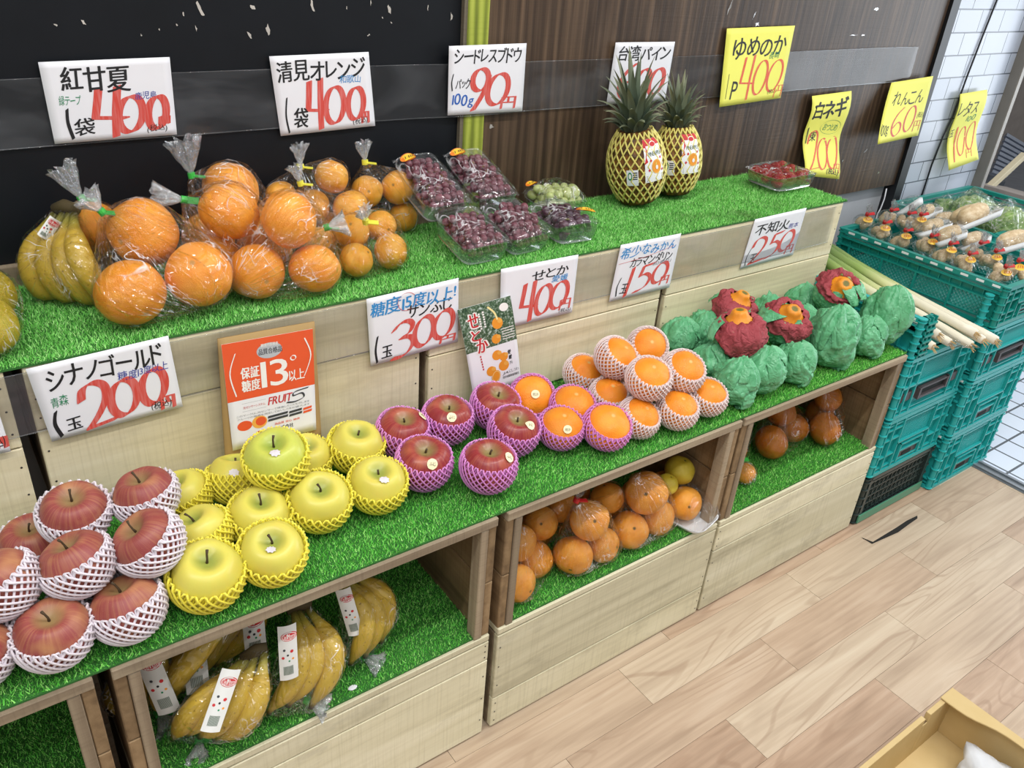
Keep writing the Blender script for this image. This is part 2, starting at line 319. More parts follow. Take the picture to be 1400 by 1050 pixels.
# torn tape residue on the walls
mb = MB(); mbw = MB()
def scrap(mb, x, z, w, h, y, tilt=0.0, n=9):
    pts = []
    for k in range(n):
        a = 2*math.pi*k/n; rr = rng.uniform(0.25, 1.2)
        px, pz = math.cos(a)*w*0.36*rr, math.sin(a)*h/2*rr
        pts.append((x+px*math.cos(tilt)-pz*math.sin(tilt), y, z+px*math.sin(tilt)+pz*math.cos(tilt)))
    mb.add(pts, [tuple(range(n))[::-1]])
for (x, y, z), w, h, tl in [((0.3939, 0.6252, 1.2649), 0.0124, 0.0252, 0.30), ((0.3661, 0.6252, 1.2582), 0.0041, 0.0087, 0.10), ((0.3836, 0.6252, 1.2372), 0.0056, 0.0127, 0.00), ((0.4723, 0.6252, 1.2250), 0.0087, 0.0132, 0.60), ((0.3538, 0.6252, 1.2429), 0.0041, 0.0050, 0.50), ((0.2145, 0.6252, 1.2467), 0.0090, 0.0118, 0.30), ((0.1754, 0.6252, 1.2437), 0.0051, 0.0058, 0.80), ((0.3253, 0.6252, 1.2354), 0.0041, 0.0050, 0.00), ((0.5054, 0.6252, 1.2340), 0.0102, 0.0186, 0.00), ((0.5894, 0.6252, 1.2716), 0.0133, 0.0325, 0.20), ((0.7415, 0.6252, 1.2688), 0.0125, 0.0286, 0.00), ((0.7277, 0.6252, 1.2537), 0.0047, 0.0072, 0.00), ((0.7461, 0.6252, 1.2449), 0.0047, 0.0058, 0.50), ((0.8784, 0.6252, 1.2563), 0.0082, 0.0181, 0.00), ((0.8250, 0.6252, 1.2718), 0.0048, 0.0118, 0.00), ((0.7039, 0.6252, 1.2797), 0.0046, 0.0141, 0.10), ((0.6986, 0.6252, 1.2237), 0.0078, 0.0043, 0.50), ((0.6554, 0.6252, 1.2696), 0.0030, 0.0069, 0.00), ((0.4813, 0.6252, 1.2698), 0.0114, 0.0182, 0.60), ((0.2962, 0.6252, 1.2280), 0.0040, 0.0049, 0.00)]: scrap(mb, x, z, w, h, 0.6252, tl)
for (x, y, z), w, h, tl in [((1.6888, 0.6252, 1.2768), 0.0125, 0.0570, -0.30), ((1.7868, 0.6252, 1.2569), 0.0064, 0.0274, -0.50), ((1.8046, 0.6252, 1.2378), 0.0390, 0.0158, 0.10), ((2.3195, 0.6252, 1.2766), 0.0315, 0.0111, 0.10), ((2.2884, 0.6252, 1.2063), 0.0220, 0.0045, 0.00), ((2.2412, 0.6252, 1.2068), 0.0580, 0.0026, 0.00), ((2.4710, 0.6252, 0.8545), 0.0354, 0.0149, 0.50), ((2.3518, 0.6252, 0.7763), 0.0189, 0.0148, 0.30), ((2.5866, 0.6252, 0.7737), 0.0141, 0.0077, 0.00), ((2.3570, 0.6252, 0.8344), 0.0133, 0.0097, 0.00), ((0.9901, 0.6252, 1.0350), 0.0182, 0.0133, 0.00)]: scrap(mbw, x, z, w, h, 0.6252, tl)
M['residue'] = plain('paper_residue', '#b7b2ab', 0.8, 0.15); M['tape'] = sheet('old_clear_tape', 0.55, '#b9b4ae', 0.2)
mb.obj('tape_residue', M['residue'], bpy.data.objects['wall_left']); mbw.obj('tape_residue', M['tape'], bpy.data.objects['wall_middle'])

# ---------------------------------------------------------------- crates of the display
def low_crate(x0, x1, z0, z1, splits, label, m, y0=0.0, dep=0.315, group=None, name='wooden_crate', rails=True):
    t = thing(name, label, 'crate', ((x0+x1)/2, y0+dep/2, z0), None, group); cx, cy = (x0+x1)/2, y0+dep/2
    L = lambda mb, nm, mt, bv=0.0015: mb.obj(nm, mt, t, False, bv)
    X0, X1, Y0, Y1, Z1 = x0-cx, x1-cx, -dep/2, dep/2, z1-z0
    zs = [0.004]+[s-z0 for s in splits]+[Z1]
    mb = MB()
    for a, b in zip(zs[:-1], zs[1:]): mb.box((X0, Y0, a+0.0012), (X1, Y0+0.013, b-0.0012), 0)
    L(mb, 'front_panel', m)
    nl = MB()
    for a, b in zip(zs[:-1], zs[1:]):
        for xx in (X0+0.008, X1-0.008):
            for q in (0.2, 0.5, 0.8):
                z = a+(b-a)*q; nl.lathe([(0.0014, 0.0004), (0.0017, 0)], 8, None, Matrix.Translation((xx, Y0-0.0003, z)) @ Matrix.Rotation(R(90), 4, 'X'))
    nl.obj('nail_heads', M['nail'], t)
    mb = MB(); mb.box((X0, Y1-0.012, 0.004), (X1, Y1, Z1-0.003), 0); L(mb, 'back_panel', m)
    for s, xx in ((0, X0), (1, X1-0.018)):
        mb = MB(); mb.box((xx, Y0+0.0135, 0.004), (xx+0.018, Y1-0.0125, Z1*0.52), 1); mb.box((xx, Y0+0.0135, Z1*0.52+0.002), (xx+0.018, Y1-0.0125, Z1-0.002), 1); L(mb, 'end_panel', M['crate_edge'])
    mb = MB(); mb.box((X0+0.0185, Y0+0.0135, 0.004), (X1-0.0185, Y1-0.0125, 0.014), 0); L(mb, 'bottom_board', m)
    return t
def open_crate(x0, x1, z0, z1, label, m, dep=0.315):
    cx, cy = (x0+x1)/2, dep/2; t = thing('open_fronted_crate', label, 'crate', (cx, cy, z0))
    X0, X1, Y0, Y1, Z1 = x0-cx, x1-cx, -cy, cy, z1-z0
    L = lambda mb, nm, mt, bv=0.0015: mb.obj(nm, mt, t, False, bv)
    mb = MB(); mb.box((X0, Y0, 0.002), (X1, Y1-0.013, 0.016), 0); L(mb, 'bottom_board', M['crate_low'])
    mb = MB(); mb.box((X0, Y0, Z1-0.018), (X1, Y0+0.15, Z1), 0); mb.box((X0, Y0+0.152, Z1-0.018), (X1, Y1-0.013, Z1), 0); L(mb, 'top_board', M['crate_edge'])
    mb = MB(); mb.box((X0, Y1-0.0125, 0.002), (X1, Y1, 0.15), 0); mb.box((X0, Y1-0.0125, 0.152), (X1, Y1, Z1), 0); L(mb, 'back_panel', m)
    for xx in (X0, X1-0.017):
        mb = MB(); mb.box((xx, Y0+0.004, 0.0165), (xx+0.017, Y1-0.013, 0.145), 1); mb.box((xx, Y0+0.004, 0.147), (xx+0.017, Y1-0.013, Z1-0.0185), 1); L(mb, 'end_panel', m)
    for xx in (X0+0.0175, X1-0.0335):
        mb = MB(); mb.box((xx, Y0+0.001, 0.0165), (xx+0.016, Y0+0.028, Z1-0.0185), 2); L(mb, 'corner_post', M['crate_edge'])
    return t
M['nail'] = plain('dark_nails', '#2d2a27', 0.5)
Zb, Zm, Zt = 0.262, 0.553, 0.845
CR = [(-0.645, -0.022), (0.0, 0.612), (0.632, 1.237), (1.246, 1.862)]
nm = ['at the left end of the display', 'under the bananas', 'under the loose bagged oranges', 'beside the green container stack']
for (x0, x1), n_, sp in zip(CR, nm, ([0.19], [0.212], [0.088], [0.19])):
    low_crate(x0, x1, 0.0, Zb, sp, 'pale plank-fronted wooden crate on the floor '+n_, M['crate_low'])
nm = ['dark open-fronted crate at the left end, empty but for turf', 'open-fronted wooden crate holding the bagged bananas', 'open-fronted wooden crate holding bagged oranges and yellow citrus', 'open-fronted wooden crate holding the dark bagged citrus at the right end']
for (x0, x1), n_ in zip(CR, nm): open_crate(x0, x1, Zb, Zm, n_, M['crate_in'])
UC = [(-0.64, -0.019), (0.004, 0.640), (0.660, 1.273), (1.291, 1.918)]
nm = ['pale upper crate at the left end behind the white-netted apples', 'pale upper crate behind the yellow apples, orange notice leaning on it', 'pale upper crate behind the pink- and white-netted oranges', 'pale upper crate behind the green paper-wrapped citrus']
for (x0, x1), n_, sp in zip(UC, nm, ([0.72], [0.740], [0.697], [0.700])):
    low_crate(x0, x1, Zm, Zt, [*sp], n_, M['crate'], 0.319, 0.287)

def turf_mat(x0, x1, y0, y1, z, m, label, sp=0.0024, hgt=0.0072):
    mb = MB(); mb.box((x0, y0, z), (x1, y1, z+0.003)); t = mb.obj('artificial_grass_mat', M['turf_back'])
    tag(t, label, 'grass mat')
    nx, ny = int((x1-x0)/sp), int((y1-y0)/sp); rs = np.random.RandomState(int(abs(x0*1000+z*77)))
    gx, gy = np.meshgrid(np.arange(nx), np.arange(ny)); n = nx*ny
    X = x0+(gx.ravel()+rs.rand(n))*sp; Y = y0+(gy.ravel()+rs.rand(n))*sp
    a = rs.rand(n)*np.pi*2; w = 0.0008+rs.rand(n)*0.0006; h = hgt*(0.55+0.6*rs.rand(n)); la = rs.rand(n)*np.pi*2; lm = h*(0.2+0.75*rs.rand(n))
    z0 = z+0.002
    V = np.empty((n, 3, 3), 'f')
    V[:, 0] = np.c_[X-np.cos(a)*w, Y-np.sin(a)*w, np.full(n, z0)]; V[:, 1] = np.c_[X+np.cos(a)*w, Y+np.sin(a)*w, np.full(n, z0)]
    V[:, 2] = np.c_[X+np.cos(la)*lm, Y+np.sin(la)*lm, z0+h]
    V[:, 2, 1] = np.maximum(V[:, 2, 1], y0-0.004)
    me = bpy.data.meshes.new('turf_pile'); me.vertices.add(n*3); me.vertices.foreach_set('co', V.ravel())
    me.loops.add(n*3); me.loops.foreach_set('vertex_index', np.arange(n*3, dtype=np.int32)); me.polygons.add(n)
    me.polygons.foreach_set('loop_start', np.arange(0, n*3, 3, dtype=np.int32)); me.update(calc_edges=True)
    at = me.attributes.new('rn', 'FLOAT', 'POINT'); at.data.foreach_set('value', np.repeat(rs.rand(n), 3).astype('f')); me.materials.append(m)
    tag(put('turf_pile', me, t), kind='stuff'); return t
turf_mat(-0.64, 1.862, 0.006, 0.316, Zm+0.0005, M['turf'], 'bright green artificial grass mat on the lower shelf under the netted fruit')
turf_mat(-0.64, 1.930, 0.317, 0.604, Zt+0.0005, M['turf_top'], 'green artificial grass mat on the top shelf, soiled near the pineapples')
nm = ['dark green grass mat inside the empty left crate', 'green grass mat under the bagged bananas', 'green grass mat under the bagged oranges', 'green grass mat under the dark citrus in the right crate']
for (x0, x1), n_ in zip(CR, nm): turf_mat(x0+0.018, x1-0.018, 0.005, 0.300, Zb+0.0165, M['turf'], n_)
Hs, Ht, Hl = Zm+0.0085, Zt+0.0085, Zb+0.0245      # resting heights on the pile

# ---------------------------------------------------------------- price cards and lettering
_gl = {}
def glyph(ch, bold):
    k = ch; bold = 0.0
    if k not in _gl:
        cu = bpy.data.curves.new('t', 'FONT'); cu.body = ch; cu.size = 1.0; cu.offset = bold; cu.resolution_u = 3; cu.fill_mode = 'FRONT'
        o = bpy.data.objects.new('t', cu); C.objects.link(o); dg = bpy.context.evaluated_depsgraph_get(); dg.update()
        me = o.evaluated_get(dg).to_mesh()
        V = np.array([v.co[:2] for v in me.vertices]) if len(me.vertices) else np.zeros((0, 2)); F = [tuple(p.vertices) for p in me.polygons]
        bpy.data.objects.remove(o); bpy.data.curves.remove(cu); _gl[k] = (V, F)
    return _gl[k]
def word(txt, bold=0.0, shear=0.12, jit=0.06, track=0.08):
    """glyph outlines laid out in a unit-ish line (y up)"""
    VV = []; FF = []; x = 0
    for ch in txt:
        if ch == ' ': x += 0.4; continue
        V, F = glyph(ch, bold)
        if not len(V): continue
        w = V[:, 0].max()-V[:, 0].min(); P = V-[V[:, 0].min(), 0]
        s = 1+rng.uniform(-jit, jit); a = rng.uniform(-jit, jit)*0.8; c = np.array([w/2, 0.4]); Q = (P-c)*s
        Q = np.c_[Q[:, 0]*math.cos(a)-Q[:, 1]*math.sin(a), Q[:, 0]*math.sin(a)+Q[:, 1]*math.cos(a)]+c; Q[:, 1] += rng.uniform(-jit, jit)*0.7
        Q[:, 0] += Q[:, 1]*shear+x; x += w*s+track
        o = len(VV); VV += Q.tolist(); FF += [tuple(i+o for i in f) for f in F]
    V = np.array(VV); V -= V.min(0); V /= V.max(0); return V, FF
def hull2(P):
    P = sorted(map(tuple, P)); cr = lambda o, a, b: (a[0]-o[0])*(b[1]-o[1])-(a[1]-o[1])*(b[0]-o[0])
    lo = []; up = []
    for p in P:
        while len(lo) > 1 and cr(lo[-2], lo[-1], p) <= 0: lo.pop()
        lo.append(p)
    for p in reversed(P):
        while len(up) > 1 and cr(up[-2], up[-1], p) <= 0: up.pop()
        up.append(p)
    return lo[:-1]+up[:-1]
def ell(cx, cy, rx, ry, a0, a1, n=22, sl=0.0):
    o = []
    for k in range(n+1):
        a = R(a0+(a1-a0)*k/n); y = cy+ry*math.sin(a); o.append((cx+rx*math.cos(a)-sl*(y-cy), y))
    return o
def smooth(p, n=6):
    o = []
    for i in range(len(p)-1):
        a, b, c, d = p[max(i-1, 0)], p[i], p[i+1], p[min(i+2, len(p)-1)]
        for k in range(n):
            t = k/n; o.append(tuple(0.5*((2*b[j])+(-a[j]+c[j])*t+(2*a[j]-5*b[j]+4*c[j]-d[j])*t*t+(-a[j]+3*b[j]-3*c[j]+d[j])*t**3) for j in (0, 1)))
    return o+[p[-1]]
DG = {'4': [[(.30, .04), (.22, .3), (.12, .6)], [(.12, .6), (.9, .64)], [(.78, 0), (.66, .5), (.58, 1.0)]],
      '0': [ell(.5, .5, .38, .46, -70, 290, 26, .22)],
      '2': [smooth([(.08, .36), (.2, .12), (.52, .04), (.78, .16), (.74, .42), (.45, .72), (.1, .97)]), [(.1, .97), (.9, .90)]],
      '3': [smooth([(.05, .22), (.3, .06), (.62, .03), (.8, .16), (.66, .36), (.32, .46)]), smooth([(.32, .46), (.68, .48), (.8, .66), (.6, .88), (.3, .98), (-.05, .98)])],
      '9': [ell(.5, .28, .34, .27, -40, 320, 22, .15), smooth([(.86, .2), (.76, .45), (.5, .75), (.2, 1.02)])],
      '6': [smooth([(.75, .0), (.4, .2), (.15, .5), (.15, .8), (.4, .98), (.72, .84), (.74, .6), (.5, .5), (.2, .68)])],
      '5': [[(.38, .04), (.24, .42)], [(.36, .06), (.92, .0)], smooth([(.24, .42), (.55, .36), (.82, .52), (.7, .8), (.4, .95), (.05, 1.0)])],
      '1': [[(.62, .0), (.5, .5), (.36, 1.0)]], '円': [[(.12, .05), (.02, 1.0)], [(.1, .06), (.95, .06)], [(.95, .06), (.88, 1.0)], [(.1, .5), (.88, .5)], [(.52, .06), (.48, .5)]]}
_bk = 0
def brush(polys, box, W, H, nib, MBo, mapf, ang=0.25):
    """sweep a flat marker nib along strokes given in the unit box"""
    u0, v0, u1, v1 = box; nx, ny = nib*math.cos(ang), -nib*math.sin(ang); th = nib*0.16
    for st in polys:
        P = [((u0+(u1-u0)*x)*W, (v0+(v1-v0)*y)*H) for x, y in st]
        for a, b in zip(P[:-1], P[1:]):
            cs = []
            for q in (a, b):
                for s in (-.5, .5):
                    for k in (-.5, .5): cs.append((q[0]+nx*s-ny/nib*th*k, q[1]+ny*s+nx/nib*th*k))
            h = hull2(cs)
            global _bk; _bk = (_bk+1) % 60; MBo.add([mapf(x/W, y/H)+Vector((0, -5e-6*_bk, 0)) for x, y in h], [tuple(range(len(h)))])
class Card:
    def __init__(s, name, corners, m, label, cat='price card', bow=None, th=0.0006, group=None):
        s.c = [Vector(p) for p in corners]; s.bow = bow; TL, TR, BR, BL = s.c
        s.W = ((TR-TL).length+(BR-BL).length)/2; s.H = ((BL-TL).length+(BR-TR).length)/2
        s.nrm = (TR-TL).cross(BL-TL); s.nrm.normalize()
        if s.nrm.y > 0: s.nrm = -s.nrm
        s.org = (BL+BR)/2
        mb = MB(); NU, NV = 14, 12
        fr = [s.P(i/NU, j/NV) for j in range(NV+1) for i in range(NU+1)]; bk = [s.P(i/NU, j/NV, -th) for j in range(NV+1) for i in range(NU+1)]
        w = NU+1; n = len(fr); F = []
        for j in range(NV):
            for i in range(NU):
                q = (j*w+i, j*w+i+1, (j+1)*w+i+1, (j+1)*w+i); F.append(q[::-1]); F.append(tuple(k+n for k in q))
        ring = [i for i in range(w)]+[j*w+NU for j in range(1, NV+1)]+[NV*w+i for i in range(NU-1, -1, -1)]+[j*w for j in range(NV-1, 0, -1)]
        for a, b in zip(ring, ring[1:]+ring[:1]): F.append((a, b, b+n, a+n))
        mb.add(fr+bk, F); s.o = mb.obj(name, m, None, True, 0); s.o.location = s.org; tag(s.o, label, cat, group)
        s.sub = {}
    def P(s, u, v, off=0.0):
        TL, TR, BR, BL = s.c; p = TL*(1-u)*(1-v)+TR*u*(1-v)+BR*u*v+BL*(1-u)*v
        b = s.bow(u, v) if s.bow else 0.0
        return p-s.org+s.nrm*(b+off)
    def text(s, txt, box, col, bold=0.0, shear=0.12, jit=0.06, nm='lettering', lift=0.0004, rot=0.0):
        V, F = word(txt, bold, shear, jit); mb = s.layer(nm, col); u0, v0, u1, v1 = box
        cw = (u1-u0)*s.W/max(1, len(txt.replace(' ', ''))); em = min(cw, (v1-v0)*s.H); k_ = 0
        for dx, dy in ([(0, 0)] if bold <= 0 else [(-1, 0), (0, .35), (1, 0), (0, -.35), (.5, .2), (-.5, -.2)]): s._put(V, F, mb, (u0+dx*bold*em*1.3/s.W, v0+dy*bold*em*1.3/s.H, u1+dx*bold*em*1.3/s.W, v1+dy*bold*em*1.3/s.H), lift+k_*6e-6, rot); k_ += 1
        return s
    def _put(s, V, F, mb, box, lift, rot):
        u0, v0, u1, v1 = box; pts = []
        for x, y in V:
            U, W2 = u0+(u1-u0)*x, v1-(v1-v0)*y
            if rot:
                cu, cv = (u0+u1)/2, (v0+v1)/2; du, dv = (U-cu)*s.W, (W2-cv)*s.H; U, W2 = cu+(du*math.cos(rot)-dv*math.sin(rot))/s.W, cv+(du*math.sin(rot)+dv*math.cos(rot))/s.H
            pts.append(s.P(U, W2, lift))
        mb.add(pts, F); return s
    def layer(s, nm, col):
        k = (nm, col)
        if k not in s.sub: s.sub[k] = MB()
        return s.sub[k]
    def digits(s, txt, boxes, col, nib, nm='price_digits', lift=0.0003, ang=0.25):
        for ch, b in zip(txt, boxes): brush(DG[ch], b, s.W, s.H, nib, s.layer(nm, col), lambda u, v: s.P(u, v, lift), ang)
        return s
    def stroke(s, pts, col, nib, nm='lettering', lift=0.0004, ang=0.6, sm=True):
        brush([smooth(pts) if sm and len(pts) > 2 else pts], (0, 0, 1, 1), s.W, s.H, nib, s.layer(nm, col), lambda u, v: s.P(u, v, lift), ang); return s
    def disc(s, cx, cy, rx, ry, col, nm='print', lift=0.0003, n=28, rot=0.0):
        pts = []
        for k in range(n):
            a = 2*math.pi*k/n; x, y = rx*math.cos(a), ry*math.sin(a); pts.append(s.P(cx+(x*math.cos(rot)-y*math.sin(rot))/s.W, cy+(x*math.sin(rot)+y*math.cos(rot))/s.H, lift))
        s.layer(nm, col).add(pts, [tuple(range(n))]); return s
    def rect(s, u0, v0, u1, v1, col, nm='print', lift=0.0002, n=6):
        mb = s.layer(nm, col); mb.grid(lambda a, b: s.P(u0+(u1-u0)*a, v0+(v1-v0)*b, lift), n, n); return s
    def done(s):
        for (nm, col), mb in s.sub.items(): mb.obj(nm, INK[col], s.o)
        return s.o
def price(cid, corners, label, name, nbox, dig, dboxes, nib, extra=(), m='card', bow=None, col='r', en=None, ang=0.25, nbold=0.018, nm='price_card'):
    c = Card(nm, corners, M[m], label, 'price card', bow)
    if name: c.text(name, nbox, 'k', nbold, 0.1, 0.07, 'product_name')
    c.digits(dig, dboxes, col, nib, ang=ang)
    if en: c.digits('円', [en], col, nib*0.45, 'yen_mark', 0.00035)
    for e in extra:
        if e[0] == 't': c.text(e[1], e[2], e[3], e[4] if len(e) > 4 else 0.0, 0.15, 0.1, e[5] if len(e) > 5 else 'small_note', 0.0005)
        elif e[0] == 's': c.stroke(e[1], e[2], e[3], 'unit_note')
        elif e[0] == 'o': c.stroke(ell(*e[1], 0, 360, 30), e[2], e[3], 'circled_note', sm=False)
    return c.done()
TAX = '(税込)'
price(1, [(0.1406, 0.6170, 1.1928), (0.3337, 0.6170, 1.1954), (0.3297, 0.6170, 1.0708), (0.1412, 0.6170, 1.0702)], 'white price card reading 400 for red-fleshed citrus, leftmost on the black wall', '紅甘夏', (.13, .07, .66, .40), '400', [(.31, .33, .62, .96), (.50, .44, .76, .94), (.75, .46, .95, .92)], 0.0128,
      [('t', '緑テープ', (.09, .41, .26, .53), 'g'), ('t', '鹿児島', (.68, .41, .86, .51), 'n'), ('s', [(.14, .58), (.13, .75), (.15, .95)], 'k', .0055), ('t', '袋', (.17, .70, .33, .92), 'k', .015), ('t', TAX, (.75, .84, .92, .95), 'k', .01)], en=(.86, .74, .95, .84))
price(2, [(0.5016, 0.6170, 1.1925), (0.6939, 0.6170, 1.1956), (0.7061, 0.6170, 1.0595), (0.5132, 0.6170, 1.0544)], 'white price card reading 400 for oranges, on the black wall above the small bagged oranges', '清見オレンジ', (.05, .06, .95, .33), '400', [(.28, .31, .52, .96), (.46, .40, .71, .93), (.70, .43, .92, .90)], 0.0115,
      [('t', '和歌山', (.66, .28, .89, .39), 's'), ('s', [(.11, .52), (.08, .75), (.09, .97)], 'k', .0035), ('t', '袋', (.15, .66, .30, .92), 'k', .02), ('t', TAX, (.76, .85, .92, .96), 'k', .01)], en=(.86, .78, .94, .94))
price(3, [(0.8638, 0.6065, 1.2044), (1.0539, 0.6065, 1.2067), (1.0558, 0.6065, 1.0687), (0.8656, 0.6065, 1.0713)], 'white price card reading 90 for seedless grapes, across the green post', 'シードレスブドウ', (.07, .05, .94, .27), '90', [(.26, .33, .56, .93), (.47, .40, .82, .90)], 0.0135,
      [('s', [(.06, .40), (.04, .52), (.05, .64)], 'k', .003), ('t', 'パック', (.09, .47, .28, .62), 'k', .015), ('t', '100g', (.05, .68, .33, .90), 'b', .02)], en=(.69, .76, .90, .94))
price(4, [(1.3148, 0.6170, 1.2026), (1.5059, 0.6170, 1.2013), (1.5025, 0.6170, 1.0664), (1.3093, 0.6170, 1.0665)], 'white price card behind the pineapple leaves on the dark wood panel', '台湾パイン', (.08, .05, .95, .30), '600', [(.12, .34, .50, .92), (.40, .42, .70, .92), (.64, .42, .94, .90)], 0.0135)
price(5, [(1.6852, 0.6190, 1.2290), (1.9540, 0.6190, 1.2344), (1.9568, 0.6160, 1.0488), (1.6966, 0.6120, 1.0407)], 'yellow price card reading 400, largest yellow card on the dark wood panel', 'ゆめのか', (.12, .12, .92, .40), '400', [(.25, .36, .52, .95), (.46, .42, .72, .92), (.68, .43, .97, .90)], 0.0085,
      [('t', '長崎', (.68, .33, .84, .43), 'g'), ('s', [(.10, .58), (.08, .9)], 'k', .002), ('t', 'P', (.14, .68, .25, .92), 'k'), ('t', TAX, (.75, .85, .90, .92), 'k')], 'card_y', lambda u, v: .006*v*(1-u), 'o', (.86, .80, 1.0, .97), nbold=.012)
wv6 = lambda u, v: 0.010*math.sin(v*7.5+0.6)+0.012*v
price(6, [(2.0951, 0.6180, 1.0475), (2.2843, 0.6180, 1.0529), (2.2953, 0.6040, 0.7927), (2.1104, 0.6040, 0.8233)], 'wavy yellow price card reading 200 for white leeks, hanging behind the strawberries', '白ネギ', (.08, .05, .93, .29), '200', [(.10, .42, .45, .93), (.34, .52, .68, .92), (.60, .50, .97, .90)], 0.0085,
      [('s', [(.08, .40), (.07, .60)], 'k', .005), ('t', '束', (.16, .45, .32, .57), 'k', .02), ('t', 'おつとめ', (.45, .35, .84, .45), 'g'), ('o', (.65, .40, .27, .085), 'g', .001), ('t', TAX, (.60, .88, .94, .97), 'k', .015)], 'card_y', wv6, 'o', (.80, .82, .98, .93), nbold=.03)
price(7, [(2.4840, 0.6100, 1.0692), (2.7089, 0.6050, 1.0813), (2.7136, 0.6050, 0.8921), (2.4233, 0.5900, 0.8925)], 'yellow price card reading 60 for lotus root, at the right edge of the dark panel', 'れんこん', (.15, .17, .88, .42), '60', [(.23, .46, .56, .93), (.52, .44, .82, .90)], 0.009,
      [('t', '100g', (.02, .68, .20, .90), 'k'), ('t', TAX, (.84, .58, 1.0, .70), 'k')], 'card_y', lambda u, v: .02*v*v*(1-u)+.008*v, 'r', (.80, .72, .97, .90), nbold=.0)
price(8, [(2.9506, 0.6300, 1.0104), (3.1319, 0.6300, 1.0168), (3.1718, 0.6120, 0.7726), (2.9748, 0.6120, 0.7510)], 'yellow price card reading 100 for lettuce, on the white tile wall behind a cable', 'レタス', (.05, .12, .75, .32), '100', [(.12, .46, .35, .92), (.30, .46, .62, .88), (.60, .42, .94, .84)], 0.008,
      [('t', '1玉', (.0, .48, .16, .58), 'k', .01), ('t', '100', (.45, .32, .78, .41), 'g')], 'card_y', lambda u, v: 0.012*math.sin(v*6+1)+0.02*v, 'o', (.60, .80, .80, .92), nbold=.0)
price(9, [(0.0081, 0.3115, 0.8457), (0.1995, 0.3115, 0.8533), (0.2054, 0.3115, 0.7267), (0.0181, 0.3115, 0.7222)], 'white price card reading 200 for yellow apples, on the left upper crate front', 'シナノゴールド', (.10, .06, .93, .35), '200', [(.26, .34, .52, .97), (.45, .40, .71, .92), (.69, .36, .93, .87)], 0.0130,
      [('t', '青森', (.08, .42, .20, .57), 'g'), ('t', '糖度13度以上', (.57, .31, .95, .44), 'n'), ('s', [(.09, .62), (.06, .78), (.08, .96)], 'k', .006), ('t', '玉', (.13, .75, .24, .92), 'k', .02), ('t', TAX, (.76, .82, .92, .95), 'k', .01)], en=(.84, .78, .95, .96), ang=0.4)
price(11, [(0.5282, 0.3120, 0.8472), (0.7153, 0.3120, 0.8523), (0.7198, 0.3120, 0.7203), (0.5346, 0.3120, 0.7138)], 'white price card reading 300 with blue sugar note, between the yellow and red apples', 'サンふじ', (.42, .24, .92, .44), '300', [(.25, .44, .53, .99), (.46, .44, .74, .92), (.68, .42, .97, .88)], 0.0115,
      [('t', '糖度15度以上!', (.03, .05, .97, .30), 's', .02), ('o', (.42, .17, .10, .13), 'r', .001), ('s', [(.09, .58), (.06, .78), (.07, .97)], 'k', .0045), ('t', '玉', (.12, .75, .24, .93), 'k', .02)], en=(.78, .84, .97, .95), ang=0.5)
price(12, [(0.8105, 0.3120, 0.8529), (1.0025, 0.3120, 0.8509), (1.0032, 0.3120, 0.7222), (0.8173, 0.3120, 0.7232)], 'white price card reading 400 behind the leaflet, above the pink-netted oranges', 'せとか', (.40, .13, .88, .30), '400', [(.24, .30, .50, .96), (.44, .38, .70, .92), (.64, .38, .93, .88)], 0.011,
      [('t', '愛媛', (.66, .28, .88, .39), 's', .01), ('t', TAX, (.80, .88, .97, .96), 'k')], en=(.80, .72, .96, .90), ang=0.3)
price(14, [(1.1182, 0.3120, 0.8531), (1.2990, 0.3120, 0.8522), (1.2913, 0.3120, 0.7240), (1.1066, 0.3120, 0.7248)], 'white price card reading 150 with blue heading, above the white-netted oranges', 'カラマンダリン', (.22, .27, .92, .45), '150', [(.14, .46, .40, .96), (.36, .45, .66, .92), (.62, .46, .92, .86)], 0.0105,
      [('t', '希少なみかん', (.03, .06, .95, .27), 's', .01), ('s', [(.03, .34), (.45, .30), (.92, .20)], 'r', .0012), ('s', [(.12, .60), (.08, .75), (.09, .92)], 'k', .0035), ('t', '玉', (.14, .72, .26, .90), 'k', .015), ('t', '和歌山', (.60, .43, .92, .50), 'y')], en=(.80, .74, .95, .90), ang=0.4)
price(15, [(1.5554, 0.3155, 0.8481), (1.7528, 0.3155, 0.8517), (1.7447, 0.3155, 0.7274), (1.5391, 0.3155, 0.7240)], 'white price card reading 250 under the sleeve, above the paper-wrapped citrus', '不知火', (.08, .13, .72, .38), '250', [(.10, .40, .42, .95), (.40, .40, .68, .90), (.62, .40, .93, .86)], 0.0105,
      [('t', '熊本', (.72, .26, .92, .38), 'n'), ('s', [(.10, .62), (.06, .78), (.07, .95)], 'k', .003), ('t', '玉', (.12, .74, .24, .92), 'k', .0)], en=(.80, .74, .95, .92), ang=0.4)
price(16, [(-0.1801, 0.3115, 0.8303), (-0.0370, 0.3115, 0.8359), (-0.0344, 0.3115, 0.7233), (-0.1840, 0.3115, 0.7238)], 'white price card cut off by the photo edge, on the leftmost upper crate', None, None, '0', [(.70, .40, .92, .90)], 0.0155, [('t', TAX, (.80, .72, .98, .95), 'k', .01)], en=(.90, .76, .99, .92))

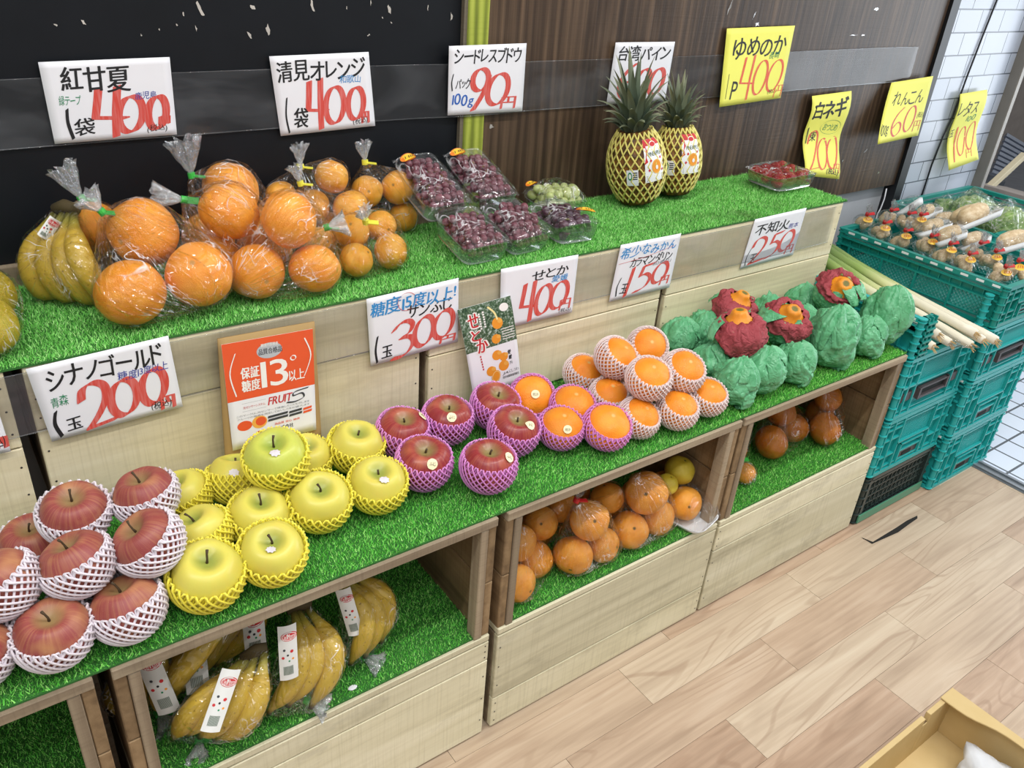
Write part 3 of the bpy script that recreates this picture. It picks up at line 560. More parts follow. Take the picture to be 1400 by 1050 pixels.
# orange notice on a cardboard backing
M['kraft'] = plain('kraft_board', '#a98a58', 0.8, 0.06)
cb = Card('notice_board', [(0.2683, 0.3000, 0.8362), (0.4271, 0.3000, 0.8314), (0.4237, 0.2870, 0.6020), (0.2544, 0.2870, 0.6173)], M['kraft'], 'orange and white fruit quality notice on kraft cardboard leaning behind the yellow apples', 'notice', None, 0.004)
pp = Card('paper_sheet', [(0.2717, 0.2995, 0.8267), (0.4224, 0.2995, 0.8206), (0.4140, 0.2870, 0.6314), (0.2672, 0.2870, 0.6364)], M['card'], None, None); pp.o.parent = cb.o; pp.o.location = pp.org-cb.org+cb.nrm*0.0015
pp.rect(0, 0, 1, .535, 'O', 'orange_field', .0001, 8)
pp.disc(.50, .125, .021, .0135, 'S', 'seal', .0003).text('品質合格品', (.38, .10, .64, .155), 'd', .012, 0, 0, 'seal_text', .0005).text('糖度内容検査', (.41, .055, .60, .085), 'w', .01, 0, 0, 'seal_text', .0005)
pp.text('保証', (.17, .24, .37, .345), 'w', .03, 0, 0, 'heading', .0004).text('糖度', (.17, .36, .37, .465), 'w', .03, 0, 0, 'heading', .0004)
pp.text('13', (.39, .22, .69, .465), 'w', .018, 0, 0, 'heading', .0004).text('以上', (.70, .35, .88, .455), 'w', .02, 0, 0, 'heading', .0004)
pp.stroke(ell(.76, .235, .03, .022, 0, 360, 20), 'w', .0022, 'heading', sm=False)
pp.stroke([(.13, .10), (.055, .28), (.10, .49)], 'w', .0022, 'heading').stroke([(.90, .07), (.965, .24), (.88, .43)], 'w', .0022, 'heading')
pp.text('FRUIT', (.44, .565, .73, .64), 'R', .03, .25, 0, 'logo', .0004).stroke([(.92, .55), (.76, .565), (.74, .60), (.84, .59), (.86, .635), (.76, .66), (.66, .652)], 'd', .0035, 'logo')
pp.text('光センサーシステム', (.16, .60, .41, .625), 'R', .0, 0, 0, 'small_print').rect(.15, .572, .42, .574, 'y', 'rule').rect(.15, .648, .42, .650, 'y', 'rule')
pp.text('このマークは、光センサーで検査したことを示します', (.08, .675, .93, .695), 'y', 0, 0, 0, 'small_print').text('フルーツの糖度を測定しておいしさをお届けします', (.08, .705, .93, .725), 'y', 0, 0, 0, 'small_print')
pp.disc(.16, .785, .0125, .009, 'O', 'badge').disc(.33, .78, .013, .0115, 'p', 'badge').disc(.345, .775, .009, .008, 'O', 'badge', .0004)
for q in (0, 1):
    for a, b, cc in ((.43, .66, 'd'), (.68, .83, 'd'), (.85, .95, 'O')): pp.stroke([(a, .755+q*.032), (b, .748+q*.032)], cc, .0042, 'flow_chart', ang=1.3)
pp.text('高品質 安心 納得', (.50, .825, .80, .848), 'O', .01, 0, 0, 'small_print').text('三井食株式会社', (.37, .865, .72, .905), 'd', .015, 0, 0, 'company_name').disc(.32, .895, .006, .006, 'O', 'badge')
pp.done(); cb.done()
# leaflet with a photograph of oranges
M['leaflet'] = plain('leaflet_paper', '#eef0f3', 0.35, 0.02)
lf = Card('leaflet', [(0.7111, 0.3060, 0.7908), (0.8325, 0.3060, 0.7966), (0.8714, 0.2980, 0.5952), (0.7535, 0.2980, 0.5886)], M['leaflet'], 'photo leaflet of oranges with red title, tucked between two price cards', 'leaflet', lambda u, v: .004*math.sin(v*4)+.006*v*v)
g = G('leaflet_foliage'); nz = g.noise(g.coord(), 190, 5, 0.7); INK['V'] = g.fin(g.ramp(nz, [(0.38, srgb('#22402f')), (0.52, srgb('#4d6a4a')), (0.66, srgb('#c6d3cd'))]), 0.35)
lf.rect(0, 0, 1, .47, 'V', 'foliage_print', .0002, 10)
for (x, y, r) in ((.67, .24, .0125), (.60, .40, .0105), (.70, .62, .010), (.57, .58, .0115), (.42, .74, .0115), (.68, .72, .0125)): lf.disc(x, y, r, r, 'F', 'orange_print', .0003+.00005*y).disc(x+.05, y-.02, r*.45, r*.4, 'p', 'orange_print', .0005)
lf.disc(.50, .815, .0105, .0145, 'F', 'orange_print', .0006, 28, .3).disc(.50, .815, .0092, .013, 'Y', 'orange_print', .0007, 28, .3).disc(.50, .815, .0082, .0118, 'F', 'orange_print', .0008, 28, .3)
lf.disc(.84, .095, .0105, .0088, 'w', 'badge', .0004).stroke([(.54, .05), (.64, .12), (.68, .20)], 'Y', .004, 'stalk_print')
for ch, b in zip('せとか', ((.14, .08, .33, .22), (.15, .25, .32, .36), (.22, .36, .42, .50))): lf.text(ch, (b[0]-.012, b[1]-.01, b[2]+.012, b[3]+.01), 'w', .10, 0, 0, 'title', .0005).text(ch, b, 'R', .03, 0, 0, 'title', .0007)
for k, (u, v) in enumerate(((.34, .09), (.42, .08))): 
    for q in range(7): lf.rect(u, v+q*.025, u+.035, v+.017+q*.025, 'w', 'vertical_text', .0005, 1)
for q in range(5): lf.rect(.72, .31+q*.028, .97, .318+q*.028, 'w', 'caption', .0005, 1)
for q in range(6): lf.rect(.24+q*.004, .53+q*.03, .265+q*.004, .55+q*.03, 'R', 'vertical_text', .0005, 1)
lf.text('愛', (.78, .56, .85, .61), 'k', .03, .2, 0, 'brush_text').text('媛', (.79, .62, .86, .67), 'k', .03, .2, 0, 'brush_text').text('から', (.80, .69, .86, .73), 'k', .01, .2, 0, 'brush_text')
lf.text('JA', (.63, .80, .75, .835), 'd', .02, .3, 0, 'maker').text('にしうわ', (.77, .79, .97, .825), 'y', .01, 0, 0, 'maker').text('西宇和農業協同組合', (.63, .845, .97, .875), 'd', .01, 0, 0, 'maker')
lf.done()
# clear sleeves that run along the wall and along the upper crates
def sleeve(x0, x1, zb, zt, y, label, dz=0.0, bulge=0.0):
    mb = MB()
    def fn(u, v): x = x0+(x1-x0)*u; return (x, y-bulge*math.exp(-((x-.936)/.10)**2)+0.0012*math.sin(x*9)*math.sin(v*3)-0.002*(1-v), zb+(zt-zb)*v+dz*x+0.002*math.sin(x*3.1))
    mb.grid(fn, 90, 5); mb.tube([fn(k/60, 0) for k in range(61)], 0.0011, 5); mb.tube([fn(k/60, 1) for k in range(61)], 0.0008, 5)
    o = mb.obj('clear_card_sleeve', M['sleeve'], None, True); return tag(o, label, 'card sleeve')
sleeve(-1.0, 2.60, 1.066, 1.168, 0.6225, 'long clear plastic sleeve strip running across the walls behind the cards', 0.0, 0.013)
sleeve(-0.5, 1.885, 0.742, 0.838, 0.3165, 'clear plastic sleeve strip along the upper crate fronts')
# ---------------------------------------------------------------- fruit
def apple_prof(n=30):
    """(r, z) of a unit apple, top cavity to bottom cavity"""
    o = []
    for i in range(n+1):
        t = i/n; a = math.pi*t
        r = math.sin(a)**0.82*(1.0-0.06*t); z = math.cos(a)*0.88
        z -= 0.34*math.exp(-(t/0.10)**2)*1.0; z += 0.16*math.exp(-((1-t)/0.07)**2)
        o.append((max(r, 0.012), z))
    return o
def fruit_mesh(name, m, prof, n=36, lobe=0.0, nl=5, seed=0, lump=0.0):
    mb = MB(); mb.lathe(prof, n, (lambda q, t: 1+lobe*math.sin(math.pi*t)*math.cos(nl*q)) if lobe else None)
    if lump: mb.v = [tuple(Vector(p)*(1+lump*noise.noise(Vector(p)*1.7+Vector((seed*7.1, 0, 0))))) for p in mb.v]
    return mb.mesh(name, m, True)
def orange_prof(n=24, sq=0.93, nip=0.0):
    o = []
    for i in range(n+1):
        t = i/n; a = math.pi*t; r = math.sin(a); z = math.cos(a)*sq
        z -= 0.05*math.exp(-(t/0.05)**2); z += nip*math.exp(-(t/0.14)**2); o.append((max(r, 0.008), z))
    return o
def apple_mat(name, base, alt, cav, speck, streak, dull=0.35, patch=0.5):
    g = G(name); v = g.attr('gc'); s = g.sep(v); r = g.rnd(); ob = g.coord()
    off = g.n('ShaderNodeCombineXYZ'); g.set(off.inputs[2], g.math('MULTIPLY', r, 30))
    av = g.n('ShaderNodeVectorMath', operation='ADD'); g.set(av.inputs[0], g.scale(v, (9, 9, 0.8))); g.set(av.inputs[1], off.outputs[0])
    st = g.noise(av.outputs[0], 1.3, 4, 0.6)
    av2 = g.n('ShaderNodeVectorMath', operation='ADD'); g.set(av2.inputs[0], ob); g.set(av2.inputs[1], off.outputs[0])
    pt = g.noise(av2.outputs[0], 1.1, 2)
    col = g.mix(g.math('MULTIPLY', g.ramp(pt, [(0.5, 0.0), (0.72, 1.0)]), patch), srgb(base), srgb(alt))
    col = g.mix(g.math('MULTIPLY', g.ramp(st, [(0.45, 0.0), (0.68, 1.0)]), streak), col, srgb(alt))
    col = g.mix(g.ramp(s[2], [(0.03, 1.0), (0.13, 0.0)]), col, srgb(cav))
    sp = g.ramp(g.vor(g.scale(av2.outputs[0], (1, 1, 1)), 17), [(0.06, 1.0), (0.12, 0.0)])
    col = g.mix(g.math('MULTIPLY', sp, speck[1]), col, srgb(speck[0]))
    return g.fin(col, dull, g.bump(g.noise(ob, 30, 2), 0.03, 0.002), 0.4, Subsurface_Weight=0.04, Subsurface_Radius=(0.3, 0.12, 0.05), Subsurface_Scale=0.15)
M['apple_w'] = apple_mat('rosy_apple_skin', '#8f4340', '#b9835a', '#94784f', ('#d0a58a', 0.45), 0.42, 0.45, 0.8)
M['apple_y'] = apple_mat('yellow_apple_skin', '#d2c95a', '#dac556', '#98a048', ('#a3923c', 0.3), 0.25, 0.33)
M['apple_yg'] = apple_mat('green_yellow_apple_skin', '#bfc655', '#cfcf60', '#9aac48', ('#8b8a38', 0.35), 0.25, 0.33)
M['apple_p'] = apple_mat('deep_red_apple_skin', '#8d2f33', '#b5654a', '#8d7c4d', ('#d59a86', 0.5), 0.55, 0.3, 0.9)
M['stem'] = plain('apple_stem', '#4b3b26', 0.8, 0.2)
def orange_mat(name, a, b, navel, rough=0.36, coat=0.0):
    g = G(name); v = g.attr('gc'); t = g.sep(v)[2]; ob = g.coord(); r = g.rnd()
    por = g.vor(ob, 26); n2 = g.noise(ob, 1.6, 3)
    col = g.mix(g.ramp(n2, [(0.3, 0.0), (0.7, 1.0)]), srgb(a), srgb(b))
    hs = g.n('ShaderNodeHueSaturation'); g.set(hs.inputs['Color'], col); g.set(hs.inputs['Value'], g.math('ADD', g.math('MULTIPLY', r, 0.16), 0.90)); col = hs.outputs[0]
    col = g.mix(g.ramp(t, [(0.015, 1.0), (0.035, 0.0)]), col, srgb(navel))
    col = g.mix(g.math('MULTIPLY', g.ramp(por, [(0.0, 1.0), (0.25, 0.0)]), 0.07), col, srgb(a))
    nm = g.bump(por, 0.2, 0.02)
    return g.fin(col, rough, nm, 0.4, Subsurface_Weight=0.05, Subsurface_Radius=(0.4, 0.15, 0.03), Subsurface_Scale=0.1)
M['or_net'] = orange_mat('orange_peel', '#f08a1c', '#f79d2d', '#d9b069')
M['or_big'] = orange_mat('deep_orange_peel', '#ef9526', '#f9ae42', '#c9934c')
M['or_small'] = orange_mat('golden_orange_peel', '#eea32c', '#f8bb4c', '#a27c36')
M['or_low'] = orange_mat('bagged_orange_peel', '#e8962e', '#f4ad48', '#6a5426')
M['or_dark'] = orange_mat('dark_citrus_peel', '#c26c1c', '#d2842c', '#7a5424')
M['or_yel'] = orange_mat('yellow_citrus_peel', '#c2a92c', '#d2bd45', '#5f5a22')
ap = apple_prof()
ME = {k: fruit_mesh('apple_skin', M[m_], ap, 40, 0.02, 5, sd, 0.05) for k, m_, sd in (('w', 'apple_w', 1), ('y', 'apple_y', 2), ('g', 'apple_yg', 3), ('p', 'apple_p', 4))}
ME['stem'] = MB().tube([(0, 0, 0.52), (0.01, 0.0, 0.68), (0.05, 0.02, 0.84), (0.11, 0.03, 0.96)], [0.045, 0.032, 0.03, 0.045], 6).mesh('stem', M['stem'], True)
ME['stem_s'] = MB().tube([(0, 0, 0.52), (-0.01, 0.0, 0.62), (-0.04, 0.02, 0.72)], [0.045, 0.035, 0.04], 6).mesh('stem', M['stem'], True)
for k, m_, sq in (('on', 'or_net', 0.86), ('ob', 'or_big', 0.92), ('os', 'or_small', 0.94), ('ol', 'or_low', 0.9), ('od', 'or_dark', 0.92), ('oy', 'or_yel', 0.9)):
    ME[k] = fruit_mesh('citrus_skin', M[m_], orange_prof(24, sq), 32, 0.012, 4, ord(k[1]), 0.05)
# foam net: two families of strands that climb the fruit and fold over at the rim
def net_mesh(m, prof_r, t0=0.44, N=26, turns=0.24, rad=0.034, seed=1, flare=1.05):
    mb = MB(); K = 13; rs = random.Random(seed)
    def at(t, lift):
        a = math.pi*t; r, z = prof_r(a); n = Vector((math.sin(a), 0, math.cos(a))); return r+n.x*lift, z+n.z*lift
    for fam in (0, 1):
        for k in range(N):
            q0 = 2*math.pi*(k+0.5*fam)/N; pts = []
            for i in range(K+1):
                s = i/K; t = 0.985+(t0-0.985)*s; lift = rad*(1.05 if fam else 2.0)*flare*(1+0.5*s*s)
                r, z = at(t, lift); q = q0+(1 if fam else -1)*turns*2*math.pi*(s-0.5)
                pts.append((r*math.cos(q), r*math.sin(q), z))
            r, z = at(t0-0.035, rad*2.6); dq = (1 if fam else -1)*0.05; pts.append((r*math.cos(q+dq), r*math.sin(q+dq), z+rad*0.6))
            r, z = at(t0-0.03, rad*0.7); pts.append((r*math.cos(q+2*dq), r*math.sin(q+2*dq), z)); 
            r, z = at(t0+0.06, rad*0.5); pts.append((r*math.cos(q+3*dq), r*math.sin(q+3*dq), z))
            mb.tube(pts, rad, 5, False)
    return mb.mesh('foam_net', m, True)
def net_mat(name, hexc):
    g = G(name); return g.fin(srgb(hexc), 0.6, None, 0.3, Subsurface_Weight=0.25, Subsurface_Radius=(1, 1, 1), Subsurface_Scale=0.06)
M['net_w'] = net_mat('white_foam', '#ece4ec'); M['net_y'] = net_mat('yellow_foam', '#f3e64a'); M['net_p'] = net_mat('pink_foam', '#df8fd6'); M['net_o'] = net_mat('pinkish_white_foam', '#f0dfdd')
apr = lambda a: (math.sin(a)**0.82*(1-0.06*a/math.pi), math.cos(a)*0.88)
orr = lambda a: (math.sin(a), math.cos(a)*0.86)
ME['nw'] = net_mesh(M['net_w'], apr, 0.42, 26, 0.24, 0.037); ME['ny'] = net_mesh(M['net_y'], apr, 0.42, 26, 0.22, 0.036); ME['np'] = net_mesh(M['net_p'], apr, 0.36, 28, 0.24, 0.030)
ME['npo'] = net_mesh(M['net_p'], orr, 0.37, 28, 0.22, 0.031); ME['nwo'] = net_mesh(M['net_o'], orr, 0.33, 28, 0.25, 0.034)
M['sticker'] = plain('cream_sticker', '#ece2b8', 0.45); M['sticker_w'] = plain('pale_sticker', '#d8d2d6', 0.45)
def decal(parent, centre, right, up, w, h, shape, m, name, surf, lift=0.02, txt=None, ink_='k'):
    """small label that follows the surface given by surf(direction)->point (unit fruit space)"""
    c = Vector(centre).normalized(); r = Vector(right); r = (r-c*r.dot(c)).normalized(); u = c.cross(r)
    mb = MB(); pts = [surf((c+r*w*x+u*h*y).normalized(), lift) for x, y in shape]
    mid = surf(c, lift*1.1); mb.add(pts+[mid], [(i, (i+1) % len(pts), len(pts)) for i in range(len(pts))]); o = mb.obj(name, m, parent, True)
    if txt:
        V, F = word(txt, 0.02, 0, 0.02); t = MB(); t.add([surf((c+r*w*1.25*(x-.5)+u*h*0.62*(y-.5)).normalized(), lift*1.6) for x, y in V], F); t.obj('sticker_text', INK[ink_], o)
    return o
circ = [(math.cos(2*math.pi*k/18), math.sin(2*math.pi*k/18)) for k in range(18)]
burst = [(math.cos(2*math.pi*k/16)*(1 if k % 2 else .78), math.sin(2*math.pi*k/16)*(1 if k % 2 else .78)) for k in range(16)]
def asurf(d, lift):
    lo, hi = 0.0, math.pi
    ta = math.acos(max(-1, min(1, d.z))); 
    best = min((i/120*math.pi for i in range(1, 120)), key=lambda a: abs(math.atan2(apr(a)[0], apr(a)[1]-0.30*math.exp(-((a/math.pi)/0.085)**2))-ta))
    r, z = apr(best); z -= 0.30*math.exp(-((best/math.pi)/0.085)**2); q = math.atan2(d.y, d.x)
    p = Vector((r*math.cos(q), r*math.sin(q), z)); p = p*(1+0.05*0.6); return p+d*lift
def osurf(d, lift): return Vector((d.x, d.y, d.z*0.9))*(1.02+lift)
VIEW = Vector((-0.06130, -0.86685, 1.43841))
def netted(kind, P, r, label, tilt=0.0, tdir=0.0, spin=0.0, group=None, stick=None, stem='stem'):
    """a fruit in its foam net; tilt leans the net's opening toward azimuth tdir"""
    body, net, nm_, cat = {'w': ('w', 'nw', 'netted_apple', 'apple'), 'y': ('y', 'ny', 'netted_apple', 'apple'), 'g': ('g', 'ny', 'netted_apple', 'apple'), 'p': ('p', 'np', 'netted_apple', 'apple'), 'po': ('on', 'npo', 'netted_orange', 'orange'), 'wo': ('on', 'nwo', 'netted_orange', 'orange')}[kind]
    ax = Vector((math.sin(tilt)*math.cos(tdir), math.sin(tilt)*math.sin(tdir), math.cos(tilt)))
    t = thing(nm_, label, cat, P, axrot(ax, spin), group, r)
    put(body+'x' if False else 'skin', ME[body], t)
    if kind in 'wygp' and stem: put('stem', ME[stem], t)
    put('foam_net', ME[net], t)
    if stick:
        az, el, shp, txt = stick; d = Vector((math.cos(az)*math.cos(el), math.sin(az)*math.cos(el), math.sin(el)))
        d = (axrot(ax, spin).to_matrix().inverted() @ d); rt = axrot(ax, spin).to_matrix().inverted() @ Vector((0.8, -0.58, 0))
        decal(t, d, rt, (0, 0, 1), 0.19, 0.19 if shp is circ else 0.15, shp, M['sticker'] if shp is circ else M['sticker_w'], 'sticker', asurf if kind in 'wygp' else osurf, 0.025, txt)
    return t
netted('w', (0.0171, 0.1973, 0.6703), 0.0455, 'rosy apple in white foam net, upper layer, biggest at the back left', 0.22, -1.75, 1.0, 'rosy apples in white nets', None)
netted('w', (0.1092, 0.1892, 0.6699), 0.0445, 'rosy apple in white net with an upright stem, backmost of the upper layer', 0.22, 2.62, 2.0, 'rosy apples in white nets', None)
netted('w', (0.0852, 0.0835, 0.6715), 0.0455, 'orange-red streaked apple in white net, touching the yellow apples', 0.55, 2.97, 0.6, 'rosy apples in white nets', None)
netted('w', (-0.0020, 0.0909, 0.6687), 0.0450, 'dark rosy apple in white net, middle of the upper layer', 0.35, 2.44, 4.0, 'rosy apples in white nets', None)
netted('w', (-0.0399, 0.2437, 0.6068), 0.0440, 'rosy apple in white net half hidden at the back left of the pile', 0.15, -1.75, 5.0, 'rosy apples in white nets', None)
netted('w', (-0.0874, 0.1005, 0.6672), 0.0450, 'rosy apple in white net cut by the left edge of the photo, upper layer', 0.50, 2.62, 0.3, 'rosy apples in white nets', None)
netted('w', (-0.0488, 0.0460, 0.6090), 0.0460, 'yellow-flushed apple in white net, front row, left of the stalked one', 0.15, -1.75, 2.5, 'rosy apples in white nets', None)
netted('w', (0.0396, 0.0465, 0.6060), 0.0465, 'dusty red apple in white net, front row beside the yellow apple', 0.30, 2.09, 3.3, 'rosy apples in white nets', None)
netted('w', (-0.1341, 0.0625, 0.6058), 0.0450, 'apple in white net at the lower left corner, mostly out of the photo', 0.20, -1.75, 1.2, 'rosy apples in white nets', None)
netted('w', (-0.0951, 0.1554, 0.6041), 0.0430, 'red apple in white net covered by the upper layer, leftmost', 0.10, -1.57, 0.0, 'rosy apples in white nets', None)
netted('w', (0.0017, 0.1496, 0.6025), 0.0430, 'red apple glimpsed under the middle white-netted apples', 0.10, -1.57, 3.0, 'rosy apples in white nets', None)
netted('w', (0.0836, 0.1473, 0.6025), 0.0430, 'red apple glimpsed beneath the orange-red apple in white net', 0.10, -1.57, 4.0, 'rosy apples in white nets', None)
netted('y', (0.1450, 0.0505, 0.6100), 0.0505, 'large yellow apple in yellow net, front row beside the white-netted apples', 0.25, -1.40, 1.0, 'yellow apples in yellow nets', None)
netted('y', (0.2390, 0.0475, 0.6104), 0.0475, 'yellow apple in yellow net at the front, pale label, tall net', 0.35, -1.83, 2.0, 'yellow apples in yellow nets', (-1.955, 0.838, burst, None))
netted('y', (0.1669, 0.1413, 0.6090), 0.0450, 'yellow apple with dark cavity, between the streaked apple and the front yellow one', 0.35, 2.62, 3.0, 'yellow apples in yellow nets', None)
netted('y', (0.1725, 0.2482, 0.6061), 0.0435, 'pale yellow apple in yellow net at the back left of the yellow pile', 0.30, 2.97, 4.0, 'yellow apples in yellow nets', None, 'stem_s')
netted('y', (0.2573, 0.2504, 0.6086), 0.0455, 'yellow apple in yellow net under and left of the greenish top one', 0.35, 1.05, 5.0, 'yellow apples in yellow nets', (-1.920, 0.785, burst, None), 'stem_s')
netted('g', (0.3023, 0.1795, 0.6751), 0.0490, 'greenish apple in yellow net on top of the yellow pile, pale label', 0.28, -2.27, 0.4, 'yellow apples in yellow nets', (-1.955, 0.785, burst, None))
netted('y', (0.2552, 0.1385, 0.6070), 0.0475, 'yellow apple with long stem, in yellow net in the middle of the yellow pile', 0.20, -1.40, 1.6, 'yellow apples in yellow nets', None)
netted('y', (0.3461, 0.1221, 0.6121), 0.0490, 'yellow apple in yellow net right of the stalked one, no label', 0.35, -1.75, 2.6, 'yellow apples in yellow nets', None)
netted('y', (0.3780, 0.2492, 0.6062), 0.0440, 'yellow apple in yellow net hidden behind the greenish top one', 0.20, -1.57, 3.4, 'yellow apples in yellow nets', None, 'stem_s')
netted('y', (0.4639, 0.2321, 0.6116), 0.0480, 'smooth golden apple in yellow net, backmost beside the red apples', 0.20, -1.22, 4.4, 'yellow apples in yellow nets', None, 'stem_s')
netted('y', (0.4460, 0.1167, 0.6104), 0.0475, 'bright yellow apple with pale label, rightmost of the yellow pile', 0.25, -1.92, 5.3, 'yellow apples in yellow nets', (-1.745, 0.785, burst, None), 'stem_s')
netted('p', (0.5560, 0.2316, 0.6109), 0.0480, 'deep red apple in pink net with cream sticker at its upper right, back row', 0.20, -1.57, 0.4, 'red apples in pink nets', (-0.349, 0.733, circ, 'ふじ'), 'stem_s')
netted('p', (0.6491, 0.2282, 0.6109), 0.0480, 'red and yellow apple in pink net in front of the dark crate gap', 0.15, -1.66, 1.5, 'red apples in pink nets', (-1.955, 0.663, circ, 'ふじ'), 'stem_s')
netted('p', (0.5409, 0.1297, 0.6115), 0.0485, 'dark red apple in pink net, front left of the pink row, sticker at front', 0.20, -1.75, 2.2, 'red apples in pink nets', (-1.780, 0.559, circ, 'ふじ'), 'stem_s')
netted('p', (0.6322, 0.0673, 0.6115), 0.0485, 'yellow-topped red apple in pink net, frontmost of the pink ones', 0.08, -1.66, 3.1, 'red apples in pink nets', (-1.047, 0.698, circ, 'ふじ'), 'stem_s')
netted('p', (0.7557, 0.2259, 0.6110), 0.0480, 'red apple in pink net half covered by the orange leaflet', 0.25, -1.40, 4.5, 'red apples in pink nets', None, 'stem_s')
netted('p', (0.7361, 0.1361, 0.6109), 0.0480, 'red apple in pink net beside the pink-netted oranges, sticker at right', 0.30, -1.57, 5.2, 'red apples in pink nets', (-1.309, 0.698, circ, 'ふじ'), 'stem_s')
netted('po', (0.8435, 0.2237, 0.6068), 0.0440, 'orange in pink net, leftmost at the back, label facing front', 0.75, -2.06, 0.5, 'oranges in pink nets', (-2.059, 0.698, circ, 'せとか'))
netted('po', (0.8928, 0.1550, 0.6068), 0.0440, 'plain orange in pink net, back row next to the white nets', 0.30, -1.92, 1.5, 'oranges in pink nets', None)
netted('po', (0.8253, 0.1075, 0.6053), 0.0425, 'orange in pink net with label at its lower rim, front left', 0.30, -1.92, 2.5, 'oranges in pink nets', (-1.955, 0.559, circ, 'せとか'))
netted('po', (0.9018, 0.0631, 0.6079), 0.0450, 'largest orange in pink net at the front, no label', 0.40, -1.75, 3.5, 'oranges in pink nets', None)
netted('wo', (1.0018, 0.2509, 0.6048), 0.0420, 'orange in white net, back left at the bottom by the crate boards', 0.35, -1.57, 1.0, 'oranges in white nets', None)
netted('wo', (1.0253, 0.1865, 0.6666), 0.0440, 'orange in white net, upper layer, left at the back', 0.55, -1.22, 2.0, 'oranges in white nets', None)
netted('wo', (1.1259, 0.1984, 0.6618), 0.0420, 'orange in white net, topmost in the picture, showing its navel', 0.75, -2.06, 0.0, 'oranges in white nets', None)
netted('wo', (1.0169, 0.0832, 0.6727), 0.0430, 'orange in white net, upper layer, front', 0.40, -1.92, 3.0, 'oranges in white nets', None)
netted('wo', (1.1149, 0.0829, 0.6630), 0.0430, 'wide-open orange in white net, upper layer, right side', 0.50, -1.75, 4.0, 'oranges in white nets', None)
netted('wo', (0.9920, 0.1579, 0.5999), 0.0400, 'orange in white net, bottom layer just behind the pink-netted one', 0.35, -1.92, 5.0, 'oranges in white nets', None)
netted('wo', (0.9876, 0.0661, 0.6005), 0.0410, 'orange in white net, bottom layer, front left', 0.50, -1.40, 6.0, 'oranges in white nets', None)
netted('wo', (1.0755, 0.0467, 0.6035), 0.0410, 'orange in white net, bottom layer, front middle', 0.35, -1.75, 1.3, 'oranges in white nets', None)
netted('wo', (1.1697, 0.0524, 0.6027), 0.0400, 'orange in white net, bottom layer, rightmost beside the green paper', 0.35, -1.92, 2.3, 'oranges in white nets', None)
netted('wo', (1.0950, 0.2450, 0.6025), 0.0410, 'orange in white net under the navel-showing one at the back', 0.10, -1.57, 0.0, 'oranges in white nets', None)
netted('wo', (1.0850, 0.1500, 0.6015), 0.0400, 'covered orange in white net in the middle of the white pile', 0.10, -1.57, 0.0, 'oranges in white nets', None)
netted('wo', (1.1720, 0.1550, 0.6025), 0.0410, 'orange in white net under the right side of the pile, by green paper', 0.10, -1.57, 0.0, 'oranges in white nets', None)

# ---------------------------------------------------------------- clear bags
def hull_bag(spheres, tie, zmin, sub=5, pad=0.003, wr=0.0022, seed=0, extra=()):
    """taut film around a few fruit: the convex hull of the fruit and the tie, resampled and wrinkled toward the tie"""
    bm = bmesh.new(); ic = bmesh.new(); bmesh.ops.create_icosphere(ic, subdivisions=2, radius=1); dirs = [v.co.copy() for v in ic.verts]; ic.free()
    pts = []
    for P, r in spheres:
        for d in dirs: p = Vector(P)+d*(r*1.02+pad); p.z = max(p.z, zmin); pts.append(p)
    tie = Vector(tie)
    for k in range(8): pts.append(tie+Vector((math.cos(k*.785), math.sin(k*.785), 0))*0.004)
    for p in extra: pts.append(Vector(p))
    for p in pts: bm.verts.new(p)
    bmesh.ops.convex_hull(bm, input=bm.verts, use_existing_faces=False); bm.normal_update()
    c = sum((Vector(P) for P, r in spheres), Vector())/len(spheres)
    pl = []
    for f in bm.faces:
        n = f.normal.copy(); h = n.dot(f.verts[0].co-c)
        if h < 0: n = -n; h = -h
        pl.append((n.x, n.y, n.z, h))
    bm.free(); pl = np.array(pl)
    ic = bmesh.new(); bmesh.ops.create_icosphere(ic, subdivisions=sub, radius=1); D = np.array([v.co for v in ic.verts]); F = [tuple(v.index for v in f.verts) for f in ic.faces]; ic.free()
    dots = D @ pl[:, :3].T; dots[dots < 1e-5] = 1e-5; rad = (pl[:, 3][None]/dots).min(1)
    ax = (tie-c).normalized(); a1 = ax.orthogonal().normalized(); a2 = ax.cross(a1); V = []; GC = []
    for d, r in zip(D, rad):
        d = Vector(d); q = math.atan2(d.dot(a2), d.dot(a1)); t = d.dot(ax)
        w = noise.noise(Vector((math.cos(q)*5.5+seed, math.sin(q)*5.5, t*1.3)))+0.6*noise.noise(Vector((math.cos(q)*13, math.sin(q)*13+seed, t*3)))
        w2 = abs(noise.noise(d*4.5+Vector((seed, 3, 1))))
        p = c+d*(r+wr*max(0, w+0.35)+wr*0.8*(0.5-w2)*(1-abs(t))+wr*(0.9*facet(d*3.2, seed)+0.5*facet(d*6.5, seed+2))); p.z = max(p.z, zmin-0.001); V.append(p); GC.append((math.cos(q), math.sin(q), t))
    return V, F, GC
